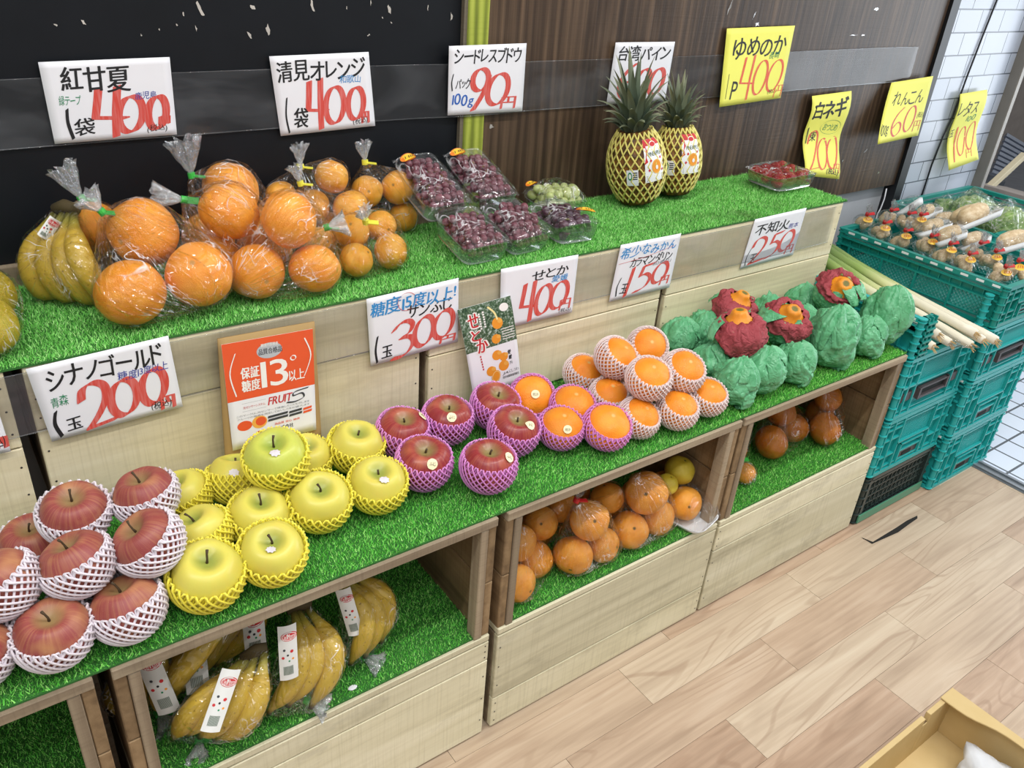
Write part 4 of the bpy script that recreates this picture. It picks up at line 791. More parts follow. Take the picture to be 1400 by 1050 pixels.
def frill(mb, base, d, L, r1, n=40, seed=0, r0=0.004):
    d = Vector(d).normalized(); a = d.orthogonal().normalized(); b = d.cross(a); K = 6; vs = []; flat = 0.55
    for i in range(K+1):
        s = i/K
        for j in range(n):
            q = 2*math.pi*j/n; pl = 0.45*math.sin(q*9+seed)*s+0.3*noise.noise(Vector((math.cos(q)*3, math.sin(q)*3, seed+s*2)))
            rr = (r0+(r1-r0)*s**0.8)*(1+pl); ll = L*s*(1+0.22*noise.noise(Vector((math.cos(q)*2, math.sin(q)*2, seed)))*s)
            p_ = Vector(base)+d*ll+a*rr*math.cos(q)+b*rr*math.sin(q)*flat; vs.append(p_+(a*facet(p_*130, seed)+b*facet(p_*130, seed+4))*r1*0.40*s)
    fs = [(i*n+j, i*n+(j+1) % n, (i+1)*n+(j+1) % n, (i+1)*n+j) for i in range(K) for j in range(n)]
    mb.add(vs, fs)
M['tie_g'] = plain('green_tape', '#3fb84a', 0.4); M['tie_y'] = plain('yellow_tape', '#e6e04c', 0.4); M['tie_r'] = plain('red_tape', '#c6262b', 0.4)
def make_bag(name, label, spheres, tie, neck, zmin, tiecol='tie_g', fr=(0.045, 0.026), seed=0, sub=5, tagv=(0.9, -0.4, -0.1), group=None, extra=(), cat='plastic bag', pad=0.003, wr=0.0022):
    V, F, GC = hull_bag(spheres, tie, zmin, sub, pad, wr, seed, extra); org = Vector(tie); org.z = zmin
    o = MB().add([p-org for p in V], F, GC).obj(name, M['film'], None, True); o.location = org; tag(o, label, cat, group)
    tie = Vector(tie)-org; d = Vector(neck).normalized()
    if fr:
        mb = MB(); frill(mb, tie+d*0.004, d, fr[0], fr[1], 40, seed); mb.obj('gathered_neck', M['ruffle'], o, True)
        mb = MB(); mb.tube([tie-d*0.004, tie+d*0.005], 0.0062, 10)
        if tagv: 
            tv = Vector(tagv).normalized(); mb.bar(tie, tie+tv*0.022, 0.011, 0.0016, d)
        mb.obj('tape_tie', M[tiecol], o, False)
    return o
_rs = random.Random(3)
def citrus(k, P, r, label, group=None, ax=None, nm_='orange'):
    ax = ax or Vector((_rs.uniform(-1, 1), _rs.uniform(-1.2, 0.4), _rs.uniform(-0.6, 1)))
    o = put(nm_, ME[k], None, P, axrot(ax, _rs.uniform(0, 6)), r); return tag(o, label, 'citrus fruit' if k in ('oy', 'od') else 'orange', group)
citrus('ob', (0.2195, 0.4643, 0.9620), 0.0540, 'topmost large orange in the front bag by the bananas', 'citrus in bags of large oranges')
citrus('ob', (0.1695, 0.3730, 0.9045), 0.0510, 'large orange lowest at the front left corner of the top shelf', 'citrus in bags of large oranges')
citrus('ob', (0.2717, 0.3720, 0.9160), 0.0500, 'large orange with a star-shaped navel scar, front of the top shelf', 'citrus in bags of large oranges')
make_bag('plastic_bag', 'clear bag of three large oranges beside the bananas, neck taped green', [((0.2195, 0.4643, 0.9620), 0.0540), ((0.1695, 0.3730, 0.9045), 0.0510), ((0.2717, 0.3720, 0.9160), 0.0500)], (0.1672, 0.4712, 1.0000), (-0.5, 0.1, 0.75), 0.8535, 'tie_g', seed=1, group='bags of large oranges', fr=(0.03, 0.022))
citrus('ob', (0.1667, 0.5600, 0.9450), 0.0440, 'large orange half behind the bananas', 'citrus in bags of large oranges')
make_bag('plastic_bag', 'clear bag with green tie standing behind, against the bananas', [((0.1667, 0.5600, 0.9450), 0.0440)], (0.1470, 0.5000, 1.0146), (-0.35, 0.1, 0.9), 0.8535, 'tie_g', seed=2, group='bags of large oranges', fr=(0.05, 0.022))
citrus('ob', (0.3930, 0.5560, 0.9856), 0.0480, 'large orange highest on the top shelf against the black wall', 'citrus in bags of large oranges')
citrus('ob', (0.3447, 0.5580, 0.9003), 0.0460, 'mostly covered large orange below the highest one, left', 'citrus in bags of large oranges')
citrus('ob', (0.4382, 0.5508, 0.9011), 0.0460, 'mostly covered large orange below the highest one, right', 'citrus in bags of large oranges')
make_bag('plastic_bag', 'clear bag of large oranges at the back with the tallest gathered neck', [((0.3930, 0.5560, 0.9856), 0.0480), ((0.3447, 0.5580, 0.9003), 0.0460), ((0.4382, 0.5508, 0.9011), 0.0460)], (0.3287, 0.5550, 1.0170), (-0.1, 0.05, 1), 0.8535, 'tie_g', seed=3, group='bags of large oranges', fr=(0.055, 0.034))
citrus('ob', (0.3500, 0.4419, 0.9864), 0.0480, 'large orange right of the green-tied neck pointing left', 'citrus in bags of large oranges')
citrus('ob', (0.3250, 0.4680, 0.8985), 0.0450, 'large orange half hidden above the star-scarred one', 'citrus in bags of large oranges')
citrus('ob', (0.4155, 0.4618, 0.8975), 0.0440, 'large orange hidden in the middle of the big bags', 'citrus in bags of large oranges')
make_bag('plastic_bag', 'clear bag of large oranges with its green-tied neck pointing left', [((0.3500, 0.4419, 0.9864), 0.0480), ((0.3250, 0.4680, 0.8985), 0.0450), ((0.4155, 0.4618, 0.8975), 0.0440)], (0.2934, 0.4851, 1.0000), (-1, 0.1, 0.25), 0.8535, 'tie_g', seed=4, group='bags of large oranges', fr=(0.045, 0.018))
citrus('ob', (0.4270, 0.3816, 0.9810), 0.0470, 'large tilted orange on top in the bag next to the small ones', 'citrus in bags of large oranges')
citrus('ob', (0.3670, 0.3843, 0.8990), 0.0455, 'large orange at the front, left of the film fold', 'citrus in bags of large oranges')
citrus('ob', (0.4590, 0.3650, 0.8965), 0.0430, 'large orange at the front beside the small bagged ones', 'citrus in bags of large oranges')
make_bag('plastic_bag', 'clear bag of three large oranges next to the small oranges', [((0.4270, 0.3816, 0.9810), 0.0470), ((0.3670, 0.3843, 0.8990), 0.0455), ((0.4590, 0.3650, 0.8965), 0.0430)], (0.4946, 0.3905, 0.9550), (0.8, -0.3, 0.2), 0.8535, 'tie_g', seed=5, group='bags of large oranges', fr=(0.03, 0.018))
citrus('os', (0.4903, 0.5740, 0.9545), 0.0300, 'small orange at the far left of the small bags', 'citrus in bags of small oranges')
citrus('os', (0.5900, 0.5720, 0.9832), 0.0320, 'small orange at the back, right of the gathered neck', 'citrus in bags of small oranges')
citrus('os', (0.5106, 0.5734, 0.8835), 0.0300, 'mostly covered small orange at the back left', 'citrus in bags of small oranges')
citrus('os', (0.5848, 0.5740, 0.8835), 0.0300, 'mostly covered small orange at the back right', 'citrus in bags of small oranges')
make_bag('plastic_bag', 'clear bag of small oranges at the back with a white gathered neck', [((0.4903, 0.5740, 0.9545), 0.0300), ((0.5900, 0.5720, 0.9832), 0.0320), ((0.5106, 0.5734, 0.8835), 0.0300), ((0.5848, 0.5740, 0.8835), 0.0300)], (0.5246, 0.5600, 1.0115), (0, 0.05, 1), 0.8535, 'tie_y', seed=6, group='bags of small oranges', fr=(0.035, 0.02))
citrus('os', (0.5484, 0.5641, 0.9339), 0.0310, 'small orange partly behind the tilted large orange', 'citrus in bags of small oranges')
citrus('os', (0.6105, 0.5360, 0.9303), 0.0340, 'round small orange right of the yellow tie', 'citrus in bags of small oranges')
citrus('os', (0.5299, 0.5000, 0.8835), 0.0300, 'mostly covered small orange under the yellow-tied neck', 'citrus in bags of small oranges')
citrus('os', (0.5915, 0.4936, 0.8835), 0.0300, 'mostly covered small orange below the round one', 'citrus in bags of small oranges')
make_bag('plastic_bag', 'clear bag of small oranges with a yellow tie in front of another neck', [((0.5484, 0.5641, 0.9339), 0.0310), ((0.6105, 0.5360, 0.9303), 0.0340), ((0.5299, 0.5000, 0.8835), 0.0300), ((0.5915, 0.4936, 0.8835), 0.0300)], (0.5172, 0.5462, 0.9850), (-0.2, 0.1, 0.9), 0.8535, 'tie_y', seed=7, group='bags of small oranges', fr=(0.03, 0.018))
citrus('os', (0.6640, 0.5730, 0.9457), 0.0310, 'small orange left of the yellow tie beside the grapes', 'citrus in bags of small oranges')
citrus('os', (0.7306, 0.5705, 0.9471), 0.0335, 'small orange right of the yellow tie beside the grapes', 'citrus in bags of small oranges')
citrus('os', (0.7458, 0.5740, 0.8835), 0.0300, 'small orange at the back bottom beside the grape trays', 'citrus in bags of small oranges')
citrus('os', (0.6550, 0.5700, 0.8835), 0.0300, 'mostly covered small orange at the bottom of the bag by the grapes', 'citrus in bags of small oranges')
make_bag('plastic_bag', 'clear bag of small oranges with a yellow tie beside the grapes', [((0.6640, 0.5730, 0.9457), 0.0310), ((0.7306, 0.5705, 0.9471), 0.0335), ((0.7458, 0.5740, 0.8835), 0.0300), ((0.6550, 0.5700, 0.8835), 0.0300)], (0.6591, 0.5700, 1.0042), (-0.05, 0.05, 1), 0.8535, 'tie_y', seed=8, group='bags of small oranges', fr=(0.035, 0.02))
citrus('os', (0.5528, 0.3985, 0.8840), 0.0305, 'small orange frontmost on the top shelf', 'citrus in bags of small oranges')
citrus('os', (0.6261, 0.4065, 0.8860), 0.0325, 'small orange at the front right of the small bags', 'citrus in bags of small oranges')
citrus('os', (0.5704, 0.4474, 0.9187), 0.0300, 'small orange with a dark stem end above the frontmost one', 'citrus in bags of small oranges')
citrus('os', (0.6359, 0.4623, 0.9144), 0.0290, 'small orange tucked behind the front right one', 'citrus in bags of small oranges')
make_bag('plastic_bag', 'clear bag of small oranges lying at the front of the shelf', [((0.5528, 0.3985, 0.8840), 0.0305), ((0.6261, 0.4065, 0.8860), 0.0325), ((0.5704, 0.4474, 0.9187), 0.0300), ((0.6359, 0.4623, 0.9144), 0.0290)], (0.5622, 0.3777, 0.9600), (-0.2, -0.2, 0.9), 0.8535, 'tie_y', seed=9, group='bags of small oranges', fr=(0.022, 0.018))
citrus('oy', (-0.0060, 0.4742, 0.8935), 0.0400, 'pale yellow citrus cut by the photo edge, back', 'citrus in bags of yellow citrus')
citrus('oy', (-0.0228, 0.3640, 0.8955), 0.0420, 'pale yellow citrus cut by the photo edge, front', 'citrus in bags of yellow citrus')
make_bag('plastic_bag', 'film-wrapped pale yellow citrus at the left end of the top shelf', [((-0.0060, 0.4742, 0.8935), 0.0400), ((-0.0228, 0.3640, 0.8955), 0.0420)], (-0.0162, 0.2746, 0.9800), (-0.3, 0, 1), 0.8535, 'tie_g', seed=10, group='bags of yellow citrus', fr=None)
citrus('ol', (0.7284, 0.0826, 0.3863), 0.0360, 'orange high at the left behind the crate post', 'citrus in bags of oranges in the lower crates')
citrus('ol', (0.7722, 0.0815, 0.3245), 0.0380, 'orange at the bottom, second from the left in the crate', 'citrus in bags of oranges in the lower crates')
citrus('ol', (0.7050, 0.0450, 0.3235), 0.0370, 'orange partly hidden by the left crate post', 'citrus in bags of oranges in the lower crates')
make_bag('plastic_bag', 'clear bag of oranges cut off by the post at the left of the crate', [((0.7284, 0.0826, 0.3863), 0.0360), ((0.7722, 0.0815, 0.3245), 0.0380), ((0.7050, 0.0450, 0.3235), 0.0370)], (0.7039, 0.0444, 0.4600), (0, 0.2, 1), 0.2865, 'tie_r', seed=21, group='bags of oranges in the lower crates', fr=None)
citrus('ol', (0.8452, 0.0485, 0.3270), 0.0405, 'orange frontmost in the crate, dark stem scar', 'citrus in bags of oranges in the lower crates')
citrus('ol', (0.9235, 0.0440, 0.3225), 0.0360, 'orange behind the frontmost one, with a small stem end', 'citrus in bags of oranges in the lower crates')
citrus('ol', (0.8776, 0.0480, 0.4028), 0.0400, 'greenish-orange fruit under the red tie', 'citrus in bags of oranges in the lower crates')
make_bag('plastic_bag', 'clear bag of oranges with a red tie, standing in the crate', [((0.8452, 0.0485, 0.3270), 0.0405), ((0.9235, 0.0440, 0.3225), 0.0360), ((0.8776, 0.0480, 0.4028), 0.0400)], (0.8294, 0.0441, 0.4750), (0.3, 0, 1), 0.2865, 'tie_r', seed=22, group='bags of oranges in the lower crates', fr=(0.02, 0.015))
citrus('ol', (1.0379, 0.0530, 0.4053), 0.0450, 'largest orange on top in the middle of the crate', 'citrus in bags of oranges in the lower crates')
citrus('ol', (1.0012, 0.0480, 0.3265), 0.0400, 'orange at the bottom below the largest one', 'citrus in bags of oranges in the lower crates')
citrus('ol', (1.0842, 0.0480, 0.3265), 0.0400, 'elongated orange at the bottom beside the foam tray', 'citrus in bags of oranges in the lower crates')
make_bag('plastic_bag', 'clear bag of large oranges stacked in the middle of the crate', [((1.0379, 0.0530, 0.4053), 0.0450), ((1.0012, 0.0480, 0.3265), 0.0400), ((1.0842, 0.0480, 0.3265), 0.0400)], (0.9904, 0.0513, 0.4700), (-0.3, 0.3, 1), 0.2865, 'tie_r', seed=23, group='bags of oranges in the lower crates', fr=None)
citrus('ol', (0.7450, 0.1600, 0.3235), 0.0370, 'shaded orange at the back left of the crate', 'citrus in bags of oranges in the lower crates')
citrus('ol', (0.8350, 0.1550, 0.3245), 0.0380, 'shaded orange at the back behind the red-tied bag', 'citrus in bags of oranges in the lower crates')
citrus('ol', (0.7999, 0.1049, 0.3889), 0.0340, 'shaded orange high at the back left', 'citrus in bags of oranges in the lower crates')
citrus('ol', (0.8667, 0.1211, 0.3931), 0.0330, 'shaded orange behind the red-tied bag', 'citrus in bags of oranges in the lower crates')
make_bag('plastic_bag', 'clear bag of oranges in shadow at the back left of the crate', [((0.7450, 0.1600, 0.3235), 0.0370), ((0.8350, 0.1550, 0.3245), 0.0380), ((0.7999, 0.1049, 0.3889), 0.0340), ((0.8667, 0.1211, 0.3931), 0.0330)], (0.7972, 0.0548, 0.4700), (0, 0.2, 1), 0.2865, 'tie_r', seed=24, group='bags of oranges in the lower crates', fr=None)
citrus('ol', (0.9400, 0.1400, 0.3245), 0.0380, 'shaded orange at the bottom behind the large stacked ones', 'citrus in bags of oranges in the lower crates')
citrus('ol', (1.0202, 0.1427, 0.3245), 0.0380, 'shaded orange at the back right of the crate', 'citrus in bags of oranges in the lower crates')
citrus('ol', (0.9829, 0.2088, 0.3225), 0.0360, 'shaded orange deepest in the crate', 'citrus in bags of oranges in the lower crates')
citrus('ol', (0.9725, 0.1000, 0.3865), 0.0360, 'shaded orange high behind the largest one', 'citrus in bags of oranges in the lower crates')
make_bag('plastic_bag', 'clear bag of oranges in shadow behind the stacked large ones', [((0.9400, 0.1400, 0.3245), 0.0380), ((1.0202, 0.1427, 0.3245), 0.0380), ((0.9829, 0.2088, 0.3225), 0.0360), ((0.9725, 0.1000, 0.3865), 0.0360)], (0.9333, 0.0283, 0.4700), (0, 0.2, 1), 0.2865, 'tie_r', seed=25, group='bags of oranges in the lower crates', fr=None)
citrus("oy", (1.1112, 0.0629, 0.3950), 0.0245, 'small yellow citrus leaning between the oranges', None, Vector((.2, -.2, 1)), "yellow_citrus")
citrus("oy", (1.1780, 0.0897, 0.3910), 0.0340, 'yellow-green citrus at the top right of the crate', None, Vector((.2, -.2, 1)), "yellow_citrus")
citrus("ol", (1.1740, 0.1217, 0.3245), 0.0380, 'shaded orange under the yellow-green citrus at the back right', "citrus in bags of oranges in the lower crates")
citrus("ol", (1.0964, 0.1267, 0.3275), 0.0380, 'shaded orange below the small yellow citrus', "citrus in bags of oranges in the lower crates")
TRAY_OR = ((1.1643, 0.0455, 0.3340), 0.0375)
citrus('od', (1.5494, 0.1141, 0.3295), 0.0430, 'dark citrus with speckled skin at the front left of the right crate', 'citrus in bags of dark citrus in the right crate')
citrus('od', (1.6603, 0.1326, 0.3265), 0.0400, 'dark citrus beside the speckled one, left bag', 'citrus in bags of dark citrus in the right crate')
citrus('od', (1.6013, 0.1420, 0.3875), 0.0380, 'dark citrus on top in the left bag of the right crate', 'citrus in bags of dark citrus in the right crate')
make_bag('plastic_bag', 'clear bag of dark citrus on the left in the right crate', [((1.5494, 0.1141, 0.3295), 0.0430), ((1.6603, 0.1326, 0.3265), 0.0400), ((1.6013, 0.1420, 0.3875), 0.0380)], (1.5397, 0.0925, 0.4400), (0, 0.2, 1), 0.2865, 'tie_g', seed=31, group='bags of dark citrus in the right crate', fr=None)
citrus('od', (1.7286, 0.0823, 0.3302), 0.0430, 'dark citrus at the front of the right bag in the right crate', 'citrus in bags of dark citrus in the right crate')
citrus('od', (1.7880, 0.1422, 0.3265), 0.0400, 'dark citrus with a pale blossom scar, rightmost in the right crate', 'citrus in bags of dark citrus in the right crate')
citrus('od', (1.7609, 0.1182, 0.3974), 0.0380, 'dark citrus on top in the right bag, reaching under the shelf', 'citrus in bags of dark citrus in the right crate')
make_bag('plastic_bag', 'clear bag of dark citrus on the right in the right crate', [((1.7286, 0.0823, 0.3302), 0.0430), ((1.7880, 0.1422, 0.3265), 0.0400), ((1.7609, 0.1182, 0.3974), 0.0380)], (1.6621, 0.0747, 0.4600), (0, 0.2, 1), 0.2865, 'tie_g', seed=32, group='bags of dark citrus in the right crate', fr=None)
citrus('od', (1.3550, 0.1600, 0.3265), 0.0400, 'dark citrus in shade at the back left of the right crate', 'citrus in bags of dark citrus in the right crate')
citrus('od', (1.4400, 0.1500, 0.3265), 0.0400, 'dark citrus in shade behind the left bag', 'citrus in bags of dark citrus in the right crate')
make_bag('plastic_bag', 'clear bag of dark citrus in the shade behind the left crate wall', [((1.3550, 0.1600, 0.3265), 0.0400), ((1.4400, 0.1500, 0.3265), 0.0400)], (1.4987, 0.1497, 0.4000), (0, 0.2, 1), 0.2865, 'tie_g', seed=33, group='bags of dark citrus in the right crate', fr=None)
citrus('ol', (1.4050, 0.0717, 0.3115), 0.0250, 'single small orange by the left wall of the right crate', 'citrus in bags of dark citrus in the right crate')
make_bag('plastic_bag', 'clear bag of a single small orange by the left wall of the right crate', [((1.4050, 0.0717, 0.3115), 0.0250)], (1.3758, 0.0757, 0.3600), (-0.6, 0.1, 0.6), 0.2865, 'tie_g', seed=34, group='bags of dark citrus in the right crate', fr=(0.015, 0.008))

# ---------------------------------------------------------------- bananas
g = G('banana_peel'); v = g.attr('gc'); t = g.sep(v)[2]; ob = g.coord()
col = g.ramp(t, [(0.0, srgb('#6d6a35')), (0.08, srgb('#a29a3a')), (0.2, srgb('#c9a83c')), (0.8, srgb('#cfb043')), (0.93, srgb('#a9923a')), (0.985, srgb('#2c241a'))])
sp = g.ramp(g.noise(ob, 180, 2, 0.5), [(0.66, 0.0), (0.72, 1.0)]); big = g.ramp(g.noise(g.scale(ob, (1, 1, 1)), 26, 4, 0.7), [(0.62, 0.0), (0.75, 1.0)])
col = g.mix(g.math('MULTIPLY', sp, 0.6), col, srgb('#5d431d')); col = g.mix(g.math('MULTIPLY', big, 0.6), col, srgb('#6a4c22'))
M['banana'] = g.fin(col, 0.42, g.bump(g.noise(ob, 60, 3), 0.1, 0.002), 0.35, Subsurface_Weight=0.05, Subsurface_Radius=(0.4, 0.3, 0.05), Subsurface_Scale=0.02)
M['crown'] = plain('banana_crown', '#4f4326', 0.8, 0.2)
def banana_pts(p0, d, bulge, L, n=14):
    """arc from the crown p0 along d, bowed along bulge"""
    d = Vector(d).normalized(); b = Vector(bulge); b = (b-d*b.dot(d)).normalized()
    return [Vector(p0)+d*L*(i/n)+b*(L*0.26*math.sin(math.pi*min(1, (i/n)*1.02))) for i in range(n+1)]
BR = [0.0055, 0.0065, 0.0085, 0.013, 0.0165, 0.0182, 0.0188, 0.0190, 0.0188, 0.0182, 0.0172, 0.0152, 0.0115, 0.0062, 0.0045]
def banana_bunch(label, crown, tip, side, bulge, n, spread, L, zmin, seed=0, group=None, sc_=1.0):
    crown, tip = Vector(crown), Vector(tip); t = thing('banana_bunch', label, 'bananas', (crown.x, crown.y, zmin), None, group); org = t.location.copy()
    d = (tip-crown).normalized(); sd = Vector(side).normalized(); rr = random.Random(seed); allp = []
    for k in range(n):
        f = (k-(n-1)/2); a = f*spread
        dd = (d*math.cos(a)+sd*math.sin(a)); p0 = crown+sd*f*0.011+Vector(bulge)*0.004*abs(f)
        bl = Vector(bulge)+sd*0.30*f+Vector((rr.uniform(-.1, .1),)*3); pts = banana_pts(p0, dd, bl, L*rr.uniform(0.94, 1.03))
        pts = [Vector((p.x, p.y, max(p.z, zmin+0.85*sc_*q))) for p, q in zip(pts, BR)]
        mb = MB(); mb.tube([p-org for p in pts], [q*sc_ for q in BR], 10, True, 0.94); 
        # five soft ridges
        mb.obj('banana', M['banana'], t, True); allp += [(tuple(p), q*sc_) for p, q in zip(pts, BR)][::2]
    mb = MB(); mb.tube([crown-org-sd*0.02-d*0.006, crown-org-d*0.012, crown-org+sd*0.02-d*0.006], [0.009, 0.011, 0.009], 8); mb.obj('crown', M['crown'], t, True)
    return allp
def band(label, c, right, up, w, h, nrm, parent):
    """printed paper band of a banana bag: red oval mark, coloured dots, bar code"""
    c, r, u, n = Vector(c), Vector(right).normalized(), Vector(up).normalized(), Vector(nrm).normalized(); o0 = parent.location.copy()
    P = lambda x, y, l=0.0: c+r*(w*x)+u*(h*y)+n*(l-0.004*(x*2)**2)-o0
    mb = MB(); mb.grid(lambda a, b: P(a-.5, b-.5), 6, 10); o = mb.obj('printed_band', M['bandp'], parent, True)
    def dsc(x, y, rad, cc, l=0.0004, asp=1.0): m_ = MB(); m_.add([P(x+rad*math.cos(q)/w, y+rad*asp*math.sin(q)/h, l) for q in [2*math.pi*k/18 for k in range(18)]], [tuple(range(18))]); m_.obj('dot', INK[cc], o)
    dsc(0.08, .30, w*.44, 'R', .0004, .62); dsc(0.08, .30, w*.40, 'w', .0006, .56); dsc(0.08, .30, w*.37, 'R', .0008, .52)
    V, F = word('Del Monte', 0.02, 0.1, 0.0); m_ = MB(); m_.add([P(.08+(x-.5)*.66, .30+(y-.5)*.10, .001) for x, y in V], F); m_.obj('brand_lettering', INK['w'], o)
    for x, y, q, cc in ((-.2, .06, .07, 'd'), (.2, .02, .09, 'R'), (-.02, -.04, .06, 'k'), (.25, -.12, .06, 'F'), (-.28, -.08, .08, 'R'), (.05, -.15, .05, 'g')): dsc(x, y, w*q, cc)
    m_ = MB()
    for k in range(12):
        x = -.28+k*.045; m_.add([P(x, -.40, .0005), P(x+.022, -.40, .0005), P(x+.022, -.24, .0005), P(x, -.24, .0005)], [(0, 1, 2, 3)])
    m_.obj('bar_code', INK['L'], o); return o
M['bandp'] = plain('white_printed_film', '#dcdcd8', 0.35, 0.03)
_p = banana_bunch('speckled yellow banana bunch nearest the front of the lower crate', (0.1945, 0.0538, 0.4150), (0.0882, 0.0501, 0.3050), (0.75, -0.2, 0.25), (0.3, -0.45, 0.75), 4, 0.140, 0.156, 0.2865, 1, 'bagged bananas in the lower crate', 1.00)
_b = make_bag("plastic_bag", 'film bag with green tie around the front speckled bananas', _p, (0.0975, 0.0487, 0.2930), (-0.35, -0.8, -0.05), 0.2865, 'tie_g', (0.032, 0.018), 61, group='film bags around the bananas', pad=0.0015, wr=0.003)
band(None, (0.1267, -0.0040, 0.4192), (0.6, -0.25, -0.2), (0.55, 0.45, 0.6), 0.027, 0.088, (-0.25, -0.85, 0.45), _b)
_p = banana_bunch('yellow banana bunch in the middle of the lower crate', (0.2899, 0.1009, 0.4200), (0.2292, 0.0211, 0.3050), (0.8, -0.2, 0), (0.75, -0.35, 0.55), 3, 0.150, 0.156, 0.2865, 2, 'bagged bananas in the lower crate', 1.00)
_b = make_bag("plastic_bag", 'film bag with green tie around the middle bananas', _p, (0.2649, 0.0234, 0.3000), (0.45, -0.6, -0.05), 0.2865, 'tie_g', (0.032, 0.018), 62, group='film bags around the bananas', pad=0.0015, wr=0.003)
band(None, (0.2366, 0.0120, 0.4376), (0.9, -0.3, 0.1), (0.12, 0.25, 0.95), 0.028, 0.092, (-0.3, -0.9, 0.2), _b)
_p = banana_bunch('yellow banana bunch rightmost in the lower crate', (0.3745, 0.1126, 0.4400), (0.3806, 0.0484, 0.3100), (0.8, 0.1, 0), (0.8, -0.2, 0.5), 3, 0.150, 0.148, 0.2865, 3, 'bagged bananas in the lower crate', 1.00)
_b = make_bag("plastic_bag", 'film bag with pale tied end around the rightmost bananas', _p, (0.3846, 0.0596, 0.2970), (0.4, -0.7, -0.05), 0.2865, 'tie_g', (0.032, 0.018), 63, group='film bags around the bananas', pad=0.0015, wr=0.003)
band(None, (0.3580, 0.0520, 0.4228), (0.9, -0.3, 0.1), (-0.1, 0.3, 0.95), 0.025, 0.090, (-0.35, -0.9, 0.2), _b)
_p = banana_bunch('shaded banana bunch at the left wall of the lower crate', (0.0742, 0.1291, 0.4400), (0.0441, 0.1351, 0.3050), (0.8, -0.1, 0), (-0.3, -0.3, 0.5), 3, 0.120, 0.141, 0.2865, 4, 'bagged bananas in the lower crate', 1.00)
_b = make_bag("plastic_bag", 'film bag around the shaded bananas at the left crate wall', _p, (0.0586, 0.1258, 0.3000), (0.1, -0.8, -0.1), 0.2865, 'tie_g', (0.032, 0.018), 64, group='film bags around the bananas', pad=0.0015, wr=0.003)
band(None, (0.0595, 0.0750, 0.4179), (0.9, -0.2, 0.1), (-0.12, 0.3, 0.95), 0.032, 0.110, (-0.2, -0.9, 0.3), _b)
_p = banana_bunch('banana bunch behind the speckled one, under the shelf edge', (0.1965, 0.0955, 0.4600), (0.1168, 0.1367, 0.3200), (0.7, 0.3, 0), (0.3, -0.2, 0.7), 4, 0.120, 0.170, 0.2865, 5, 'bagged bananas in the lower crate', 1.00)
_b = make_bag("plastic_bag", 'film bag around the bananas behind the speckled ones', _p, (0.1108, 0.1381, 0.3050), (-0.3, -0.7, -0.1), 0.2865, 'tie_g', (0.032, 0.018), 65, group='film bags around the bananas', pad=0.0015, wr=0.003)
band(None, (0.1180, 0.0850, 0.4195), (0.9, -0.2, 0.1), (0.12, 0.35, 0.9), 0.034, 0.100, (-0.2, -0.9, 0.3), _b)
band(None, (0.2152, 0.1000, 0.4138), (0.9, -0.2, 0.1), (0.12, 0.35, 0.9), 0.034, 0.060, (-0.2, -0.9, 0.3), _b)
_p = banana_bunch('overripe yellow bananas standing at the left end of the top shelf', (0.1292, 0.5450, 0.9801), (0.1335, 0.5007, 0.8720), (0.7, -0.7, 0.1), (-0.75, -0.45, 0.1), 4, 0.130, 0.165, 0.8535, 11, None, 1.05)
_b = make_bag("plastic_bag", 'film bag with blue-grey tied end around the overripe bananas on the top shelf', _p, (0.1442, 0.5244, 0.8660), (0.5, -0.8, 0), 0.8535, 'tie_y', (0.03, 0.02), 77, pad=0.0015, wr=0.003)
band(None, (0.0953, 0.5150, 0.9706), (0.6, 0.1, -0.6), (0.6, 0.2, 0.6), .02, .035, (-0.5, -0.8, 0.3), _b)
# ---------------------------------------------------------------- grape and strawberry packs
def grape_mat(name, a, b, bloom):
    g = G(name); r = g.rnd(); ob = g.coord()
    c = g.mix(r, srgb(a), srgb(b)); c = g.mix(g.math('MULTIPLY', g.ramp(g.noise(ob, 1.4, 3), [(0.4, 0.0), (0.75, 1.0)]), 0.45), c, srgb(bloom))
    return g.fin(c, 0.33, None, 0.45, Subsurface_Weight=0.12, Subsurface_Radius=(0.5, 0.25, 0.2), Subsurface_Scale=0.3)
M['gr_r'] = grape_mat('red_grape_skin', '#5d2c38', '#7f4650', '#94757f'); M['gr_d'] = grape_mat('dark_grape_skin', '#3a2030', '#55303f', '#77687a'); M['gr_g'] = grape_mat('green_grape_skin', '#a9b56a', '#c3cb86', '#d9dfae')
def ellm(name, m, sx, sy, sz, u=14, v=9):
    bm = bmesh.new(); bmesh.ops.create_uvsphere(bm, u_segments=u, v_segments=v, radius=1); me = bpy.data.meshes.new(name)
    for q in bm.verts: q.co = Vector((q.co.x*sx, q.co.y*sy, q.co.z*sz))
    bm.to_mesh(me); bm.free(); me.materials.append(m); me.polygons.foreach_set('use_smooth', [True]*len(me.polygons)); return me
ME['gr'] = ellm('grape', M['gr_r'], 1, 1, 1.05); ME['gd'] = ellm('grape', M['gr_d'], 1, 1, 1.25); ME['gg'] = ellm('grape', M['gr_g'], 1, 1, 1.3)
M['vine'] = plain('grape_stalk', '#7d7a45', 0.8, 0.2); M['oval'] = plain('yellow_oval_sticker', '#f2c437', 0.4); M['oval_o'] = plain('orange_sticker_rim', '#e07a22', 0.4)
def frame(FL, xd, yd):
    x = Vector(xd).normalized(); y = Vector(yd); y = (y-x*y.dot(x)).normalized(); z = x.cross(y)
    return Matrix(((x.x, y.x, z.x, FL[0]), (x.y, y.y, z.y, FL[1]), (x.z, y.z, z.z, FL[2]), (0, 0, 0, 1)))
